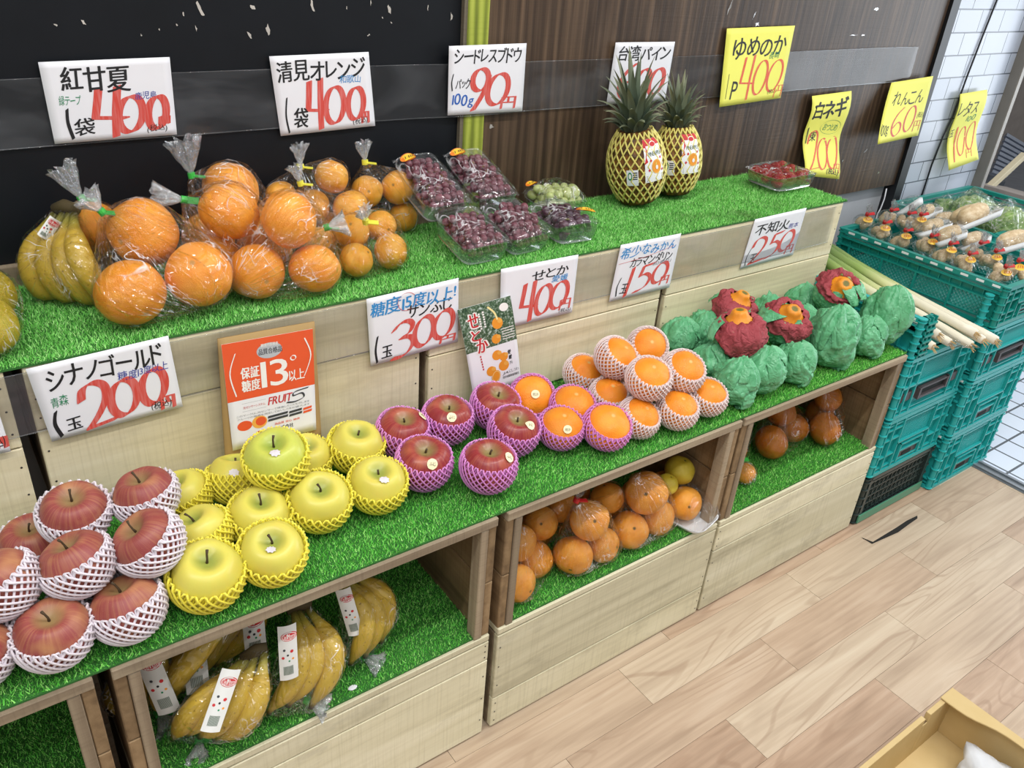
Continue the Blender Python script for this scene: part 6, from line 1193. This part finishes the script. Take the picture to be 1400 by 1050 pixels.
# ---------------------------------------------------------------- green folding containers
def plastic(name, a, rough=0.38):
    g = G(name); n1 = g.noise(g.coord(), 6, 3); c = srgb(a); return g.fin(g.mix(n1, tuple(x*.88 for x in c[:3])+(1,), tuple(min(1, x*1.12) for x in c[:3])+(1,)), rough, None, 0.45)
M['teal'] = plastic('teal_plastic', '#23a3a1'); M['teal_d'] = plastic('deep_teal_plastic', '#178a80'); M['handle'] = plastic('grey_brown_handle', '#4b4547', 0.5); M['blackp'] = plastic('black_plastic', '#2a3634', 0.3); M['mint'] = plastic('mint_plastic', '#4d8d6f'); M['slot_shade'] = plain('painted_slot_shade', '#0c1a1a', 0.8)  # teal base colour brightened to carry the daylight on the container fronts
def panel_geo(L, H, style):
    """one side wall in local coordinates: x along, z up, y outward; returns (frame builder, handle builder)"""
    mb = MB(); hb = MB(); hh = None; t = 0.016
    B = lambda a, b, c, d, y0=0.0, y1=t: mb.box((a, y0, c), (b, y1, d))
    B(0, L, H-.012, H); B(0, L, H-.026, H-.020, .002, t*.8); B(0, L, .0, .012); B(0, L, .018, .022, .002, t*.8)
    def lattice(a, b, c, d, sp=0.011, w=0.0022):
        n = int((b-a+d-c)/sp)
        for k in range(n+1):
            s = k*sp
            x0, z0 = (a+s, c) if a+s <= b else (b, c+(a+s-b)); x1, z1 = (a, c+s) if c+s <= d else (a+(c+s-d), d)
            if abs(x0-x1) > .003: mb.bar((x0, .005, z0), (x1, .005, z1), w, w, (0, 1, 0))
            x0, z0 = (b-s, c) if b-s >= a else (a, c+(a-(b-s))); x1, z1 = (b, c+s) if c+s <= d else (b-(c+s-d), d)
            if abs(x0-x1) > .003: mb.bar((x0, .007, z0), (x1, .007, z1), w, w, (0, 1, 0))
    if style == 'end':
        c0, c1 = L*.24, L*.76; m = H*.47
        B(0, c0, .022, H-.026, 0, .003); B(c1, L, .022, H-.026, 0, .003); B(c0, c1, .022, m, 0, .003)
        for x in (0, L*.10, c0, c1-.004, L*.90, L-.004): B(x, x+.004, .012, H-.012)
        for z in (H*.30, H*.60, H*.78):
            B(0, c0, z, z+.004, 0, t*.9); B(c1, L, z, z+.004, 0, t*.9)
        B(c0, c1, m, m+.005); lattice(c0+.004, c1-.004, m+.005, H-.026)
        a, b, c, d = L*.32, L*.68, H*.10, H*.42
        B(a, b, d-.004, d, 0, t*1.05); B(a, a+.005, c, d, 0, t*1.05); B(b-.005, b, c, d, 0, t*1.05); B(a+.005, b-.005, H*.27, H*.30, 0, t*.95)
        hb.box((a+.006, .004, c), (b-.006, .010, H*.25)); hh = ((a+.035, .0102, c+.006), (b-.035, .0112, H*.20))
    elif style == 'fold':
        c0, c1 = L*.20, L*.80
        B(0, c0, .022, H-.026, 0, .003); B(c1, L, .022, H-.026, 0, .003); B(c0, c1, .022, H*.5, 0, .003)
        for x in (0, L*.08, c0, c1-.004, L*.92, L-.004): B(x, x+.004, .012, H-.012)
        B(0, L, H*.50, H*.53); B(0, c0, H*.7, H*.72); B(c1, L, H*.7, H*.72); lattice(c0+.004, c1-.004, H*.53, H-.026, .009, .002)
        hb.box((L*.05, .004, H*.26), (L*.95, .012, H*.40)); hb.box((L*.28, .012, H*.24), (L*.72, .020, H*.28)); hb.box((L*.28, .012, H*.40), (L*.72, .020, H*.43)); hb.box((L*.27, .012, H*.24), (L*.30, .021, H*.43)); hb.box((L*.70, .012, H*.24), (L*.73, .021, H*.43)); hh = ((L*.31, .0122, H*.29), (L*.69, .0130, H*.39))
    elif style == 'long':
        B(0, L, .022, H*.18, 0, .003); B(0, L, H*.60, H-.026, 0, .003)
        xs = [L*.07, L*.30, L*.52, L*.74, L*.93]
        B(0, xs[0], .022, H-.02, 0, .003); B(xs[-1], L, .022, H-.02, 0, .003)
        for x in xs: B(x-.003, x+.003, .012, H*.62)
        for a, b in zip(xs[:-1], xs[1:]): lattice(a+.003, b-.003, H*.18, H*.60, .012, .0022)
        B(0, L, H*.60, H*.63); B(0, L, H*.17, H*.19); B(0, L, H*.78, H*.80)
        for k in range(int(L/.045)): hb.box((.02+k*.045, t-.001, H-.0095), (.042+k*.045, t+.0004, H-.003))
        for k in range(14): B(L*.06+k*L*.065, L*.06+k*L*.065+.003, H*.63, H*.78, 0, t*.6)
    elif style == 'mesh':
        B(0, .012, 0, H); B(L-.012, L, 0, H)
        for z in (H*.18, H*.34, H*.50, H*.66, H*.82): B(0, L, z, z+.0035, .004, .010)
        for k in range(1, 15): B(L*k/15, L*k/15+.0025, .0, H, .006, .010)
        lattice(.012, L-.012, .022, H-.026, .018, .0024)
    return mb, hb, hh
_pc = {}
def container(label, x0, y0, z0, w, d, h, styles=('end', 'long', 'end', 'long'), mat='teal', group=None, skip=(), cut=None, blk=False):
    """w along x, d along y; walls in order front(-y), left(-x), back, right"""
    t = thing('folding_container', label, 'container', (x0+w/2, y0+d/2, z0), None, group); T_ = 0.016
    specs = [(w-2*T_, Matrix(((1, 0, 0, -w/2+T_), (0, -1, 0, -d/2+T_), (0, 0, 1, 0), (0, 0, 0, 1)))), (d-2*T_, Matrix(((0, -1, 0, -w/2+T_), (-1, 0, 0, d/2-T_), (0, 0, 1, 0), (0, 0, 0, 1)))),
             (w-2*T_, Matrix(((-1, 0, 0, w/2-T_), (0, 1, 0, d/2-T_), (0, 0, 1, 0), (0, 0, 0, 1)))), (d-2*T_, Matrix(((0, 1, 0, w/2-T_), (1, 0, 0, -d/2+T_), (0, 0, 1, 0), (0, 0, 0, 1))))]
    for k, ((L, mt), st) in enumerate(zip(specs, styles)):
        if k in skip: continue
        key = (round(L, 3), h, st, mat)
        if key not in _pc:
            mb, hb, hh = panel_geo(L, h, st); h2 = MB().box(*hh) if hh else None
            _pc[key] = (mb.mesh('side_wall', M[mat]), hb.mesh('handle' if st != 'long' else 'rim_slots', M['handle'] if st != 'long' else M['leaflet']) if hb.v else None, h2.mesh('handle_slot_shade', M['slot_shade']) if h2 else None)  # thin dark plate painted in for the shade inside the hand slot
        a, b, c_ = _pc[key]; so = put('side_wall', a, t); so.matrix_local = mt
        if b: ho = put('handle' if st != 'long' else 'rim_slots', b, so); 
        if c_: put('handle_slot_shade', c_, ho)
    for sx in (-1, 1):
        for sy in (-1, 1):
            mb = MB(); cx, cy = sx*(w/2-T_*.62), sy*(d/2-T_*.62)
            mb.lathe([(.0085, h-.002), (.0085, .002)], 12, None, Matrix.Translation((cx, cy, 0)))
            for z in [h*f for f in (.02, .2, .38, .56, .74, .90, .97)]: mb.lathe([(.0105, z+.0035), (.0122, z+.003), (.0122, z), (.0105, z-.0004)], 12, None, Matrix.Translation((cx, cy, 0)))
            mb.obj('corner_post', M[mat], t)
    MB().box((-w/2+T_, -d/2+T_, .004), (w/2-T_, d/2-T_, .010)).obj('base', M['teal_d'] if not blk else M['blackp'], t)
    return t
g1, g2_ = 'green containers stacked beside the shelf', 'green containers stacked by the threshold'
X1, W1 = 1.884, 0.352
container('dark meshed crate at the bottom of the container stack beside the shelf', X1, 0.0, 0.0, W1, .53, .158, ('mesh', 'mesh', 'mesh', 'mesh'), 'blackp', g1, blk=True)
o = MB().box((X1+.012, -.0045, .004), (X1+W1-.012, -.0008, .030)).obj('label_rail', M['mint'], None); tag(o, 'mint green bottom rail of the dark meshed crate', 'rail')
# packs of small pale things inside the dark crate
container('teal container second from the floor in the stack beside the shelf', X1, 0.0, .160, W1, .53, .184, group=g1)
container('teal container with black folding handle, third in the stack beside the shelf', X1, 0.0, .346, W1, .53, .184, ('fold', 'long', 'fold', 'long'), group=g1)
container('teal container with its front folded down, holding the white leeks', X1, 0.0, .532, W1, .53, .112, ('end', 'long', 'end', 'long'), group=g1, skip=(0, 3))
mb = MB()
for k in range(6): mb.box((0, -.003, .008+k*.017), (.040, .016, .013+k*.017))
mb.box((0, .0, .0), (.004, .02, .112)); mb.box((.036, .0, .0), (.040, .02, .112)); mb.box((.018, .0, .0), (.022, .018, .112)); mb.box((0, .010, 0), (.04, .018, .112))
o = mb.obj('corner_upright', M['teal_d'], [q for q in bpy.data.objects if q.get('label', '').startswith('teal container with its front folded')][0]); o.location = (-W1/2+.0245, -.53/2-.001, 0)
X2, W2, Y2 = 2.242, 0.356, -.024
for z, h, st, lb in ((0, .190, 'end', 'teal container at the bottom of the stack by the threshold'), (.192, .188, 'end', 'teal container second from the floor in the stack by the threshold'), (.382, .165, 'fold', 'teal container third up by the threshold, dark folding handle')):
    container(lb, X2, Y2, z, W2, .53, h, (st, 'long', st, 'long'), group=g2_)
container('deep teal container on top by the threshold, heaped with bagged lotus roots', X2, Y2, .549, W2, .53, .122, ('end', 'long', 'end', 'long'), 'teal_d', group=g2_)
X3, W3, Y3, D3 = 2.640, .530, .215, .365
for z, h, lb in ((-.012, .236, 'teal container at the bottom of the far stack by the tile wall'), (.226, .226, 'teal container in the middle of the far stack by the tile wall'), (.454, .226, 'teal container on the far stack, holding film-wrapped lettuces')):
    container(lb, X3, Y3, z, W3, D3, h, ('long', 'end', 'long', 'end'), 'teal_d', 'green containers by the tile wall')

# leeks in their film
g = G('leek_skin'); v = g.attr('gc'); t_ = g.sep(v)[2]; st = g.noise(g.scale(v, (9, 9, .7)), 1, 3)
M['leek'] = g.fin(g.mix(g.math('MULTIPLY', st, .35), g.ramp(t_, [(0.0, srgb('#8a8a46')), (.06, srgb('#4e7a3a')), (.30, srgb('#86a94e')), (.48, srgb('#d5d99e')), (.62, srgb('#e8e3cc')), (1.0, srgb('#e9e2d0'))]), srgb('#c9bf9c')), .4, None, .4)
M['root'] = plain('leek_root', '#b79a6a', 0.9, 0.2)
def leek(label, p0, p1, r, seed, sag=0.0):
    p0, p1 = Vector(p0), Vector(p1); t = thing('leek', label, 'leek', p1, None, 'leeks in the folded-down container'); rr = random.Random(seed)
    pts = [p0.lerp(p1, k/14)-p1+Vector((rr.uniform(-.002, .002), 0, sag*math.sin(math.pi*k/14))) for k in range(15)]
    mb = MB(); mb.tube(pts, [r*(1.25-.25*min(1, k/6)) for k in range(14)]+[r*.9], 12, True, None); mb.obj('stalk', M['leek'], t, True)
    mb = MB(); d = (p1-p0).normalized()
    for k in range(14):
        q = rr.uniform(0, 6.28); e = Vector((math.cos(q), 0, math.sin(q)))*r*.6; mb.tube([e*.8, e+d*.006+Vector((0, 0, -.002)), e*1.3+d*.014+Vector((0, 0, -.004))], [.0011, .0009, .0005], 4)
    mb.obj('roots', M['root'], t)
lk = []
for k, (xa, xb, r, yb, zl, lb) in enumerate([(2.185, 2.150, .0135, -.075, .0, 'white leek with the longest green top, right edge of the bundle'), (2.150, 2.110, .012, -.060, .004, 'white leek second from the right in the film'), (2.125, 2.085, .0125, -.045, .022, 'white leek lying on top near the right edge'), (2.095, 2.060, .012, -.055, .0, 'white leek in the middle with its cut end toward the aisle'), (2.055, 2.020, .012, -.02, .0, 'white leek left of the middle, shorter'), (2.03, 1.985, .0125, .0, .022, 'white leek on top at the left'), (2.0, 1.955, .012, -.010, .0, 'white leek at the left with loose outer skin'), (1.975, 1.938, .0115, .015, .0, 'leftmost white leek beside the corner upright')]):
    a = (xa, .49, .615+zl+.018*(k % 2)); b = (xb, yb, .560+zl); leek(lb, a, b, r, k, -.004); lk += [(Vector(a).lerp(Vector(b), s/6), r) for s in range(7)]
V, F, GC = hull_bag(lk, (2.08, .50, .66), .5435, 4, .004, .004, 5); o = MB().add([p-Vector((2.07, .25, .545)) for p in V], F, GC).obj('film_sleeve', M['film'], None, True); o.location = (2.07, .25, .545); tag(o, 'clear film sleeve around the white leeks', 'film')

# lotus roots: bags with red ties and yellow stickers, trays with cut pieces
g = G('lotus_skin'); ob = g.coord(); n1 = g.noise(g.scale(ob, (1, 1, 1)), 2.2, 4, .6)
M['lotus'] = g.fin(g.ramp(n1, [(.3, srgb('#c4a67c')), (.55, srgb('#dec8a4')), (.75, srgb('#efe3ca'))]), .5, g.bump(n1, .2, .01)); 
mb = MB(); mb.lathe([(.25, 1.28), (.62, 1.2), (.86, .85), (.97, .3), (1.0, -.2), (.9, -.8), (.62, -1.2), (.25, -1.28)], 20); ME['lotus'] = mb.mesh('lotus_root', M['lotus'], True)
mb = MB(); mb.tube([(0, 0, -1.3), (0.05, 0, -.4), (-.03, 0, .4), (0, 0, 1.3)], [.30, .34, .33, .28], 10); ME['stick'] = mb.mesh('lotus_root', plain('pale_mushroom', '#d9c9a8', .6, .1), True)
def rootbag(label, P, r, seed, tie_d=(-.35, -.3, .85), long=None, sticker=True):
    rr = random.Random(seed); P = Vector(P); sp = []; n = 4
    for k in range(n):
        q = k*1.57+rr.uniform(0, 1); c = P+Vector((math.cos(q)*r*.42, math.sin(q)*r*.42, rr.uniform(-.2, .25)*r))
        if long: c = P+Vector(long).normalized()*r*1.3*(k-1)*.8
        o = put('lotus_root', ME['lotus'], None, c, (rr.uniform(-.9, .9), rr.uniform(-.9, .9), rr.uniform(0, 6)), r*.42); tag(o, 'piece of lotus root inside a small clear bag', 'lotus root', 'lotus root pieces in bags'); sp.append((c, r*.66))
    d = Vector(tie_d).normalized(); tie = P+d*r*1.45
    b = make_bag('plastic_bag', label, sp, tie, d, P.z-r*1.1, 'tie_r', (.024, .014), seed+40, 3, (.7, -.6, .2), 'small bags of lotus root', (), 'plastic bag', .002, .003)
    if sticker:
        n = Vector((-.40, -.62, .67)).normalized(); c = P+n*r*1.16-b.location; u = Vector((.84, -.54, .0)).normalized(); w = n.cross(u)
        m1 = MB(); m1.add([c+u*.016*math.cos(k*.314)+w*.010*math.sin(k*.314)-n*.003*math.cos(k*.314)**2 for k in range(20)], [tuple(range(20))]); so = m1.obj('yellow_sticker', M['oval'], b)
        m1 = MB()
        for dx in (-.008, -.002, .004, .009): m1.bar(c+u*dx+w*-.003+n*.0006, c+u*(dx+.002)+w*.004+n*.0006, .0016, .0004, n)
        m1.obj('sticker_mark', INK['R'], so)
    return b
zt_ = .690
rootbag('small bag of lotus root with a red tie at the back left of the heap', (2.3437, 0.4894, 0.6720), 0.029, 0, sticker=True)
rootbag('small bag of lotus root with a large yellow sticker at the left edge', (2.3175, 0.4129, 0.6720), 0.031, 1, sticker=True)
rootbag('small bag of lotus root behind the large-stickered one', (2.4265, 0.4609, 0.6840), 0.029, 2, sticker=False)
rootbag('small bag of lotus root, third along the near edge', (2.3103, 0.3389, 0.6720), 0.031, 3, sticker=True)
rootbag('small bag of lotus root in the back row beside the tray', (2.4559, 0.4175, 0.6840), 0.028, 4, sticker=False)
rootbag('tall small bag of lotus root in the back row, leaning', (2.4801, 0.3918, 0.6840), 0.029, 5, sticker=True)
rootbag('small bag of lotus root, middle of the near edge', (2.3380, 0.2721, 0.6720), 0.033, 6, sticker=True)
rootbag('small bag of lotus root with round yellow sticker, right of the middle', (2.3240, 0.2066, 0.6720), 0.033, 7, sticker=True)
rootbag('small bag of lotus root with a red tie low at the near edge', (2.3007, 0.1363, 0.6720), 0.031, 8, sticker=True)
rootbag('small bag of lotus root with two red ties behind the near edge', (2.3974, 0.1574, 0.6840), 0.029, 9, sticker=False)
rootbag('small bag of lotus root beside the white mushrooms', (2.3947, 0.1104, 0.6720), 0.033, 10, sticker=True)
rootbag('small bag at the near right corner with a red tie', (2.3029, 0.0346, 0.6720), 0.029, 11, sticker=True)
rootbag('long bag of white mushrooms at the right end of the heap', (2.3468, 0.0268, 0.6800), 0.034, 20, long=(.75,-.6,-.1), sticker=True)
def root_tray(label, P, rot, w, l, pieces, sc_, grp):
    m = Matrix.Translation(P) @ Euler(rot).to_matrix().to_4x4(); foam_tray('foam_tray', label, m, w, l, .016, grp, True, .03)
    for (x, y, a, s) in pieces:
        o = put('lotus_root', ME['lotus'], None, m @ Vector((x, y, .006+sc_*s*.95)), None, (sc_*s, sc_*s, sc_*s*1.15)); o.rotation_euler = (m.to_3x3() @ Matrix.Rotation(a, 3, 'Z') @ Matrix.Rotation(R(90), 3, 'X')).to_euler(); tag(o, 'brown lotus root segment under film on a white foam tray', 'lotus root', 'lotus roots on foam trays')
root_tray('large white foam tray with two brown lotus segments, tilted on the heap', (2.5113, 0.2346, 0.7250), (-0.55, 0.35, 0.75), 0.100, 0.160, [(-0.022, 0.0, 0.25, 1.0), (0.024, 0.005, 0.25, 1.0)], 0.030, "foam trays of lotus root")
root_tray('white foam tray with one lotus piece in the middle of the heap', (2.3871, 0.2822, 0.7000), (-0.5, 0.3, 0.6), 0.070, 0.100, [(0, 0, 0.5, 0.8)], 0.026, "foam trays of lotus root")
root_tray('white foam tray with a pale lotus piece, right of the middle', (2.3677, 0.2161, 0.7000), (-0.6, 0.2, 0.5), 0.070, 0.090, [(0, 0, 0.2, 0.8)], 0.027, "foam trays of lotus root")
root_tray('white foam tray standing at the back of the heap', (2.5432, 0.4529, 0.7000), (-0.9, 0.2, 0.3), 0.070, 0.090, [], 0.020, "foam trays of lotus root")
root_tray('white foam tray with lotus slices at the back of the heap', (2.5561, 0.4008, 0.6900), (-0.5, 0.2, 0.8), 0.070, 0.090, [(0, 0, 0.4, 0.8)], 0.024, "foam trays of lotus root")
root_tray('white foam tray peeking out left of the large tray', (2.5395, 0.3318, 0.6900), (-0.4, 0.2, 0.4), 0.060, 0.090, [(0, 0, 0.4, 0.7)], 0.026, "foam trays of lotus root")
root_tray('white foam tray below the large tilted tray', (2.4260, 0.1725, 0.6900), (-0.6, 0.3, 0.6), 0.070, 0.090, [(0, 0, 0.6, 0.8)], 0.026, "foam trays of lotus root")
root_tray('white foam tray with a brown segment at the right edge of the photo', (2.4862, 0.0896, 0.7000), (-0.5, 0.35, 0.6), 0.080, 0.110, [(0, 0, 0.2, 0.9)], 0.030, "foam trays of lotus root")
# lettuces
g = G('lettuce_leaf'); ob = g.coord(); n1 = g.noise(ob, 2.0, 5, .65, 1.0); vd = g.vor(ob, 3.2, 'DISTANCE_TO_EDGE')
M['lettuce'] = g.fin(g.mix(g.math('MULTIPLY', g.ramp(vd, [(.0, 1.0), (.16, 0.0)]), .45), g.ramp(n1, [(.3, srgb('#5d8a3e')), (.55, srgb('#8db05e')), (.75, srgb('#bccf94'))]), srgb('#d5dfb8')), .4, g.bump(n1, .5, .05), .4)
bm = bmesh.new(); bmesh.ops.create_icosphere(bm, subdivisions=5, radius=1)
for q in bm.verts:
    d = q.co.normalized(); q.co = d*(1+.13*noise.noise(d*2.2)+.10*abs(noise.noise(d*4+Vector((3, 0, 0))))+.04*noise.noise(d*11)); q.co.z *= .82
me = bpy.data.meshes.new('lettuce'); bm.to_mesh(me); bm.free(); me.materials.append(M['lettuce']); me.polygons.foreach_set('use_smooth', [True]*len(me.polygons)); ME['lettuce'] = me
for k, (p, r, lb) in enumerate([((2.8850, 0.4216, 0.6600), .066, 'pale lettuce in film in the middle of the far container'), ((2.7791, 0.2580, 0.6700), .074, 'large green lettuce in film at the right edge of the photo'), ((3.0153, 0.4091, 0.6200), .055, 'small lettuce between the two larger ones'), ((2.9189, 0.5204, 0.6200), .055, 'dark bundle of greens at the left of the far container')]):
    p = Vector(p); o = put('lettuce', ME['lettuce'], None, p, (k, .3*k, k*2), r); tag(o, lb, 'lettuce')
    make_bag('plastic_bag', 'film around the '+lb, [(p, r*1.06)], p+Vector((.1, .2, .95)).normalized()*r*1.3, (.1, .2, 1), p.z-r, 'tie_g', None, k+90, 4, None, 'film around lettuces', (), 'plastic bag', .002, .004)
# ---------------------------------------------------------------- cardboard box on the floor
g = G('cardboard'); ob = g.coord(); n1 = g.noise(ob, 25, 4); M['board'] = g.fin(g.mix(n1, srgb('#c2a873'), srgb('#cfb787')), .8, g.bump(n1, .08, .001), .2); M['board_in'] = plain('corrugated_edge', '#6b5334', .9, .2)
bx0, bx1, by0, by1, bh = 0.93, 1.432, -.93, -.508, .12
t = thing('cardboard_box', 'open cardboard box on the floor at the lower right corner', 'box', ((bx0+bx1)/2, (by0+by1)/2, 0)); og = t.location.copy(); bo = lambda mb, n_, m_: mb.obj(n_, m_, t, False, .0008)
mb = MB(); mb.box((bx0, by0, .001), (bx1, by1, .005)); mb.v = [tuple(Vector(p)-og) for p in mb.v]; bo(mb, 'bottom_panel', M['board'])
def wallp(n_, a, b, cut=()):
    mb = MB(); mb.box(a, b); mb.v = [tuple(Vector(p)-og) for p in mb.v]; return bo(mb, n_, M['board'])
s1, s2 = bx1-.118, bx1-.100; s3 = bx1-.026
wallp('back_panel', (bx0, by1-.010, .005), (s1, by1, bh)); wallp('back_panel', (s2, by1-.010, .005), (s3, by1, bh)); wallp('back_panel', (s1, by1-.010, .005), (s2, by1, bh-.022)); wallp('back_panel', (s3, by1-.010, .005), (bx1-.0055, by1, bh-.012))
wallp('front_panel', (bx0, by0, .005), (bx1-.0055, by0+.010, bh)); wallp('left_panel', (bx0, by0+.0105, .005), (bx0+.005, by1-.0105, bh)); wallp('right_panel', (bx1-.005, by0, .005), (bx1, by1+.002, bh))
mb = MB(); n = 24; top = []
for k in range(n+1):
    u = k/n; wd = .016+.030*(1/(1+math.exp((u-.20)*26)))+.012*u; y = by1+.002-(by1-by0)*u; top.append((bx1-wd, y))
vs = [(bx1, y, bh+.0008) for x, y in top]+[(x, y, bh+.0008) for x, y in top]+[(bx1, y, bh+.0045) for x, y in top]+[(x, y, bh+.0045) for x, y in top]; N1 = n+1
fs = [(k, k+1, N1+k+1, N1+k) for k in range(n)]+[(2*N1+k, 3*N1+k, 3*N1+k+1, 2*N1+k+1) for k in range(n)]+[(N1+k, N1+k+1, 3*N1+k+1, 3*N1+k) for k in range(n)]+[(k+1, k, 2*N1+k, 2*N1+k+1) for k in range(n)]+[(0, N1, 3*N1, 2*N1), (n, 2*N1+n, 3*N1+n, N1+n)]
mb.add([Vector(p)-og for p in vs], fs); bo(mb, 'folded_flap', M['board'])
for a, b in ((s1, s2), (s3, bx1-.006)):
    mb = MB(); mb.box((a+.001, by1-.0085, bh-.0215 if a == s1 else bh-.0118), (b-.001, by1-.0015, bh-.020 if a == s1 else bh-.0105)); mb.v = [tuple(Vector(p)-og) for p in mb.v]; mb.obj('slot_edge', M['board_in'], t)
g = G('white_foam_wrap'); n1 = g.noise(g.coord(), 9, 4); M['wrap'] = g.fin(g.mix(n1, srgb('#c3c7cd'), srgb('#e4e7ea')), .55, g.bump(n1, .5, .02), .3)
V, F, GC = hull_bag([(Vector((1.36, -.63, .035)), .028), (Vector((1.33, -.72, .035)), .028), (Vector((1.375, -.70, .04)), .03)], (1.385, -.585, .075), .006, 4, .003, .010, 8)
o = MB().add([p-Vector((1.36, -.66, .006)) for p in V], F).obj('crumpled_foam_sheet', M['wrap'], None, True); o.location = (1.36, -.66, .006); tag(o, 'crumpled white foam sheet inside the cardboard box', 'foam sheet')
# cables on the tile wall
cp = [(2.9849, 0.6340, 1.3708), (3.0180, 0.6340, 1.3058), (3.0025, 0.6340, 1.1973), (2.9842, 0.6330, 1.0640), (2.9718, 0.6310, 0.9350), (2.9463, 0.6290, 0.8690), (2.9368, 0.6320, 0.7654), (2.9408, 0.6340, 0.6652), (2.93, .634, .45), (2.93, .634, .2)]
o = MB().tube(cp, .0032, 8).obj('black_cable', M['black_frame'], None, True); tag(o, 'black cable running down the white tile wall', 'cable')
o = MB().tube([(2.6436, 0.6120, 0.7160), (2.6493, 0.6120, 0.6794), (2.6442, 0.6120, 0.6464), (2.6352, 0.6120, 0.6293), (2.62, .612, .45)], .0022, 8).obj('white_cable', M['card'], None, True); tag(o, 'thin white cable hanging in front of the black post', 'cable')
# seen through the doorway: paving, a leaning ribbed sheet, a pale rail and dark boards
S(MB().box((2.56, .70, -.06), (9, 9, -.012)).obj('street_paving', plain('grey_asphalt', '#5d6066', .9, .1)))
M['ribbed'] = plain('silver_ribbed_metal', '#b9c2d2', .28, .05, Metallic=.85); M['brown'] = plain('brown_shutter', '#8f8781', .7, .08); M['darkb'] = plain('dark_slate_board', '#2b3138', .6, .1)

_c = [(4.6039, 1.1500, 0.4216), (4.6188, 1.1500, 0.6346), (4.7982, 1.1500, 0.3734), (5.0236, 1.1500, 0.5131)]
mb = MB(); _a, _b, _d, _e = [Vector(p) for p in _c]
for k in range(9):
    u0, u1 = k/9, (k+.62)/9
    p0, p1, p2, p3 = _a.lerp(_b, u0), _a.lerp(_b, u1), _d.lerp(_e, u1), _d.lerp(_e, u0); n_ = Vector((-.5, -.6, .5)).normalized()*.03
    mb.add([p0, p1, p2, p3, p0+n_, p1+n_, p2+n_, p3+n_], [(0,1,2,3), (7,6,5,4), (0,4,5,1), (1,5,6,2), (2,6,7,3), (3,7,4,0)])
tag(mb.obj('ribbed_metal_sheet', M['ribbed']), 'silver ribbed metal sheet leaning outside the doorway', 'metal sheet')
_p, _q = [(4.1518, 0.9500, 0.4283), (4.4425, 0.9500, 0.5862)]
tag(MB().bar(_p, _q, .03, .03).obj('pale_rail', plain('cream_rail', '#cfc3a4', .5), None, False, .002), 'pale cream rail outside the doorway', 'rail')
_p, _q = [(4.0474, 0.8500, 0.4760), (4.5497, 0.8500, 0.3803)]
tag(MB().bar(_p, _q, .35, .03).obj('brown_board', M['brown'], None, False, .002), 'grey-brown board lying outside the doorway', 'board')
S(MB().box((3.45, 2.2, -.01), (8, 2.3, 2.6)).obj('wall_street', M['brown']))
tag(MB().box((3.5, 1.05, -.012), (4.6, 1.7, .42)).obj('dark_crate_block', M['darkb'], None, False, .01), 'dark slate-coloured block outside the doorway', 'block')
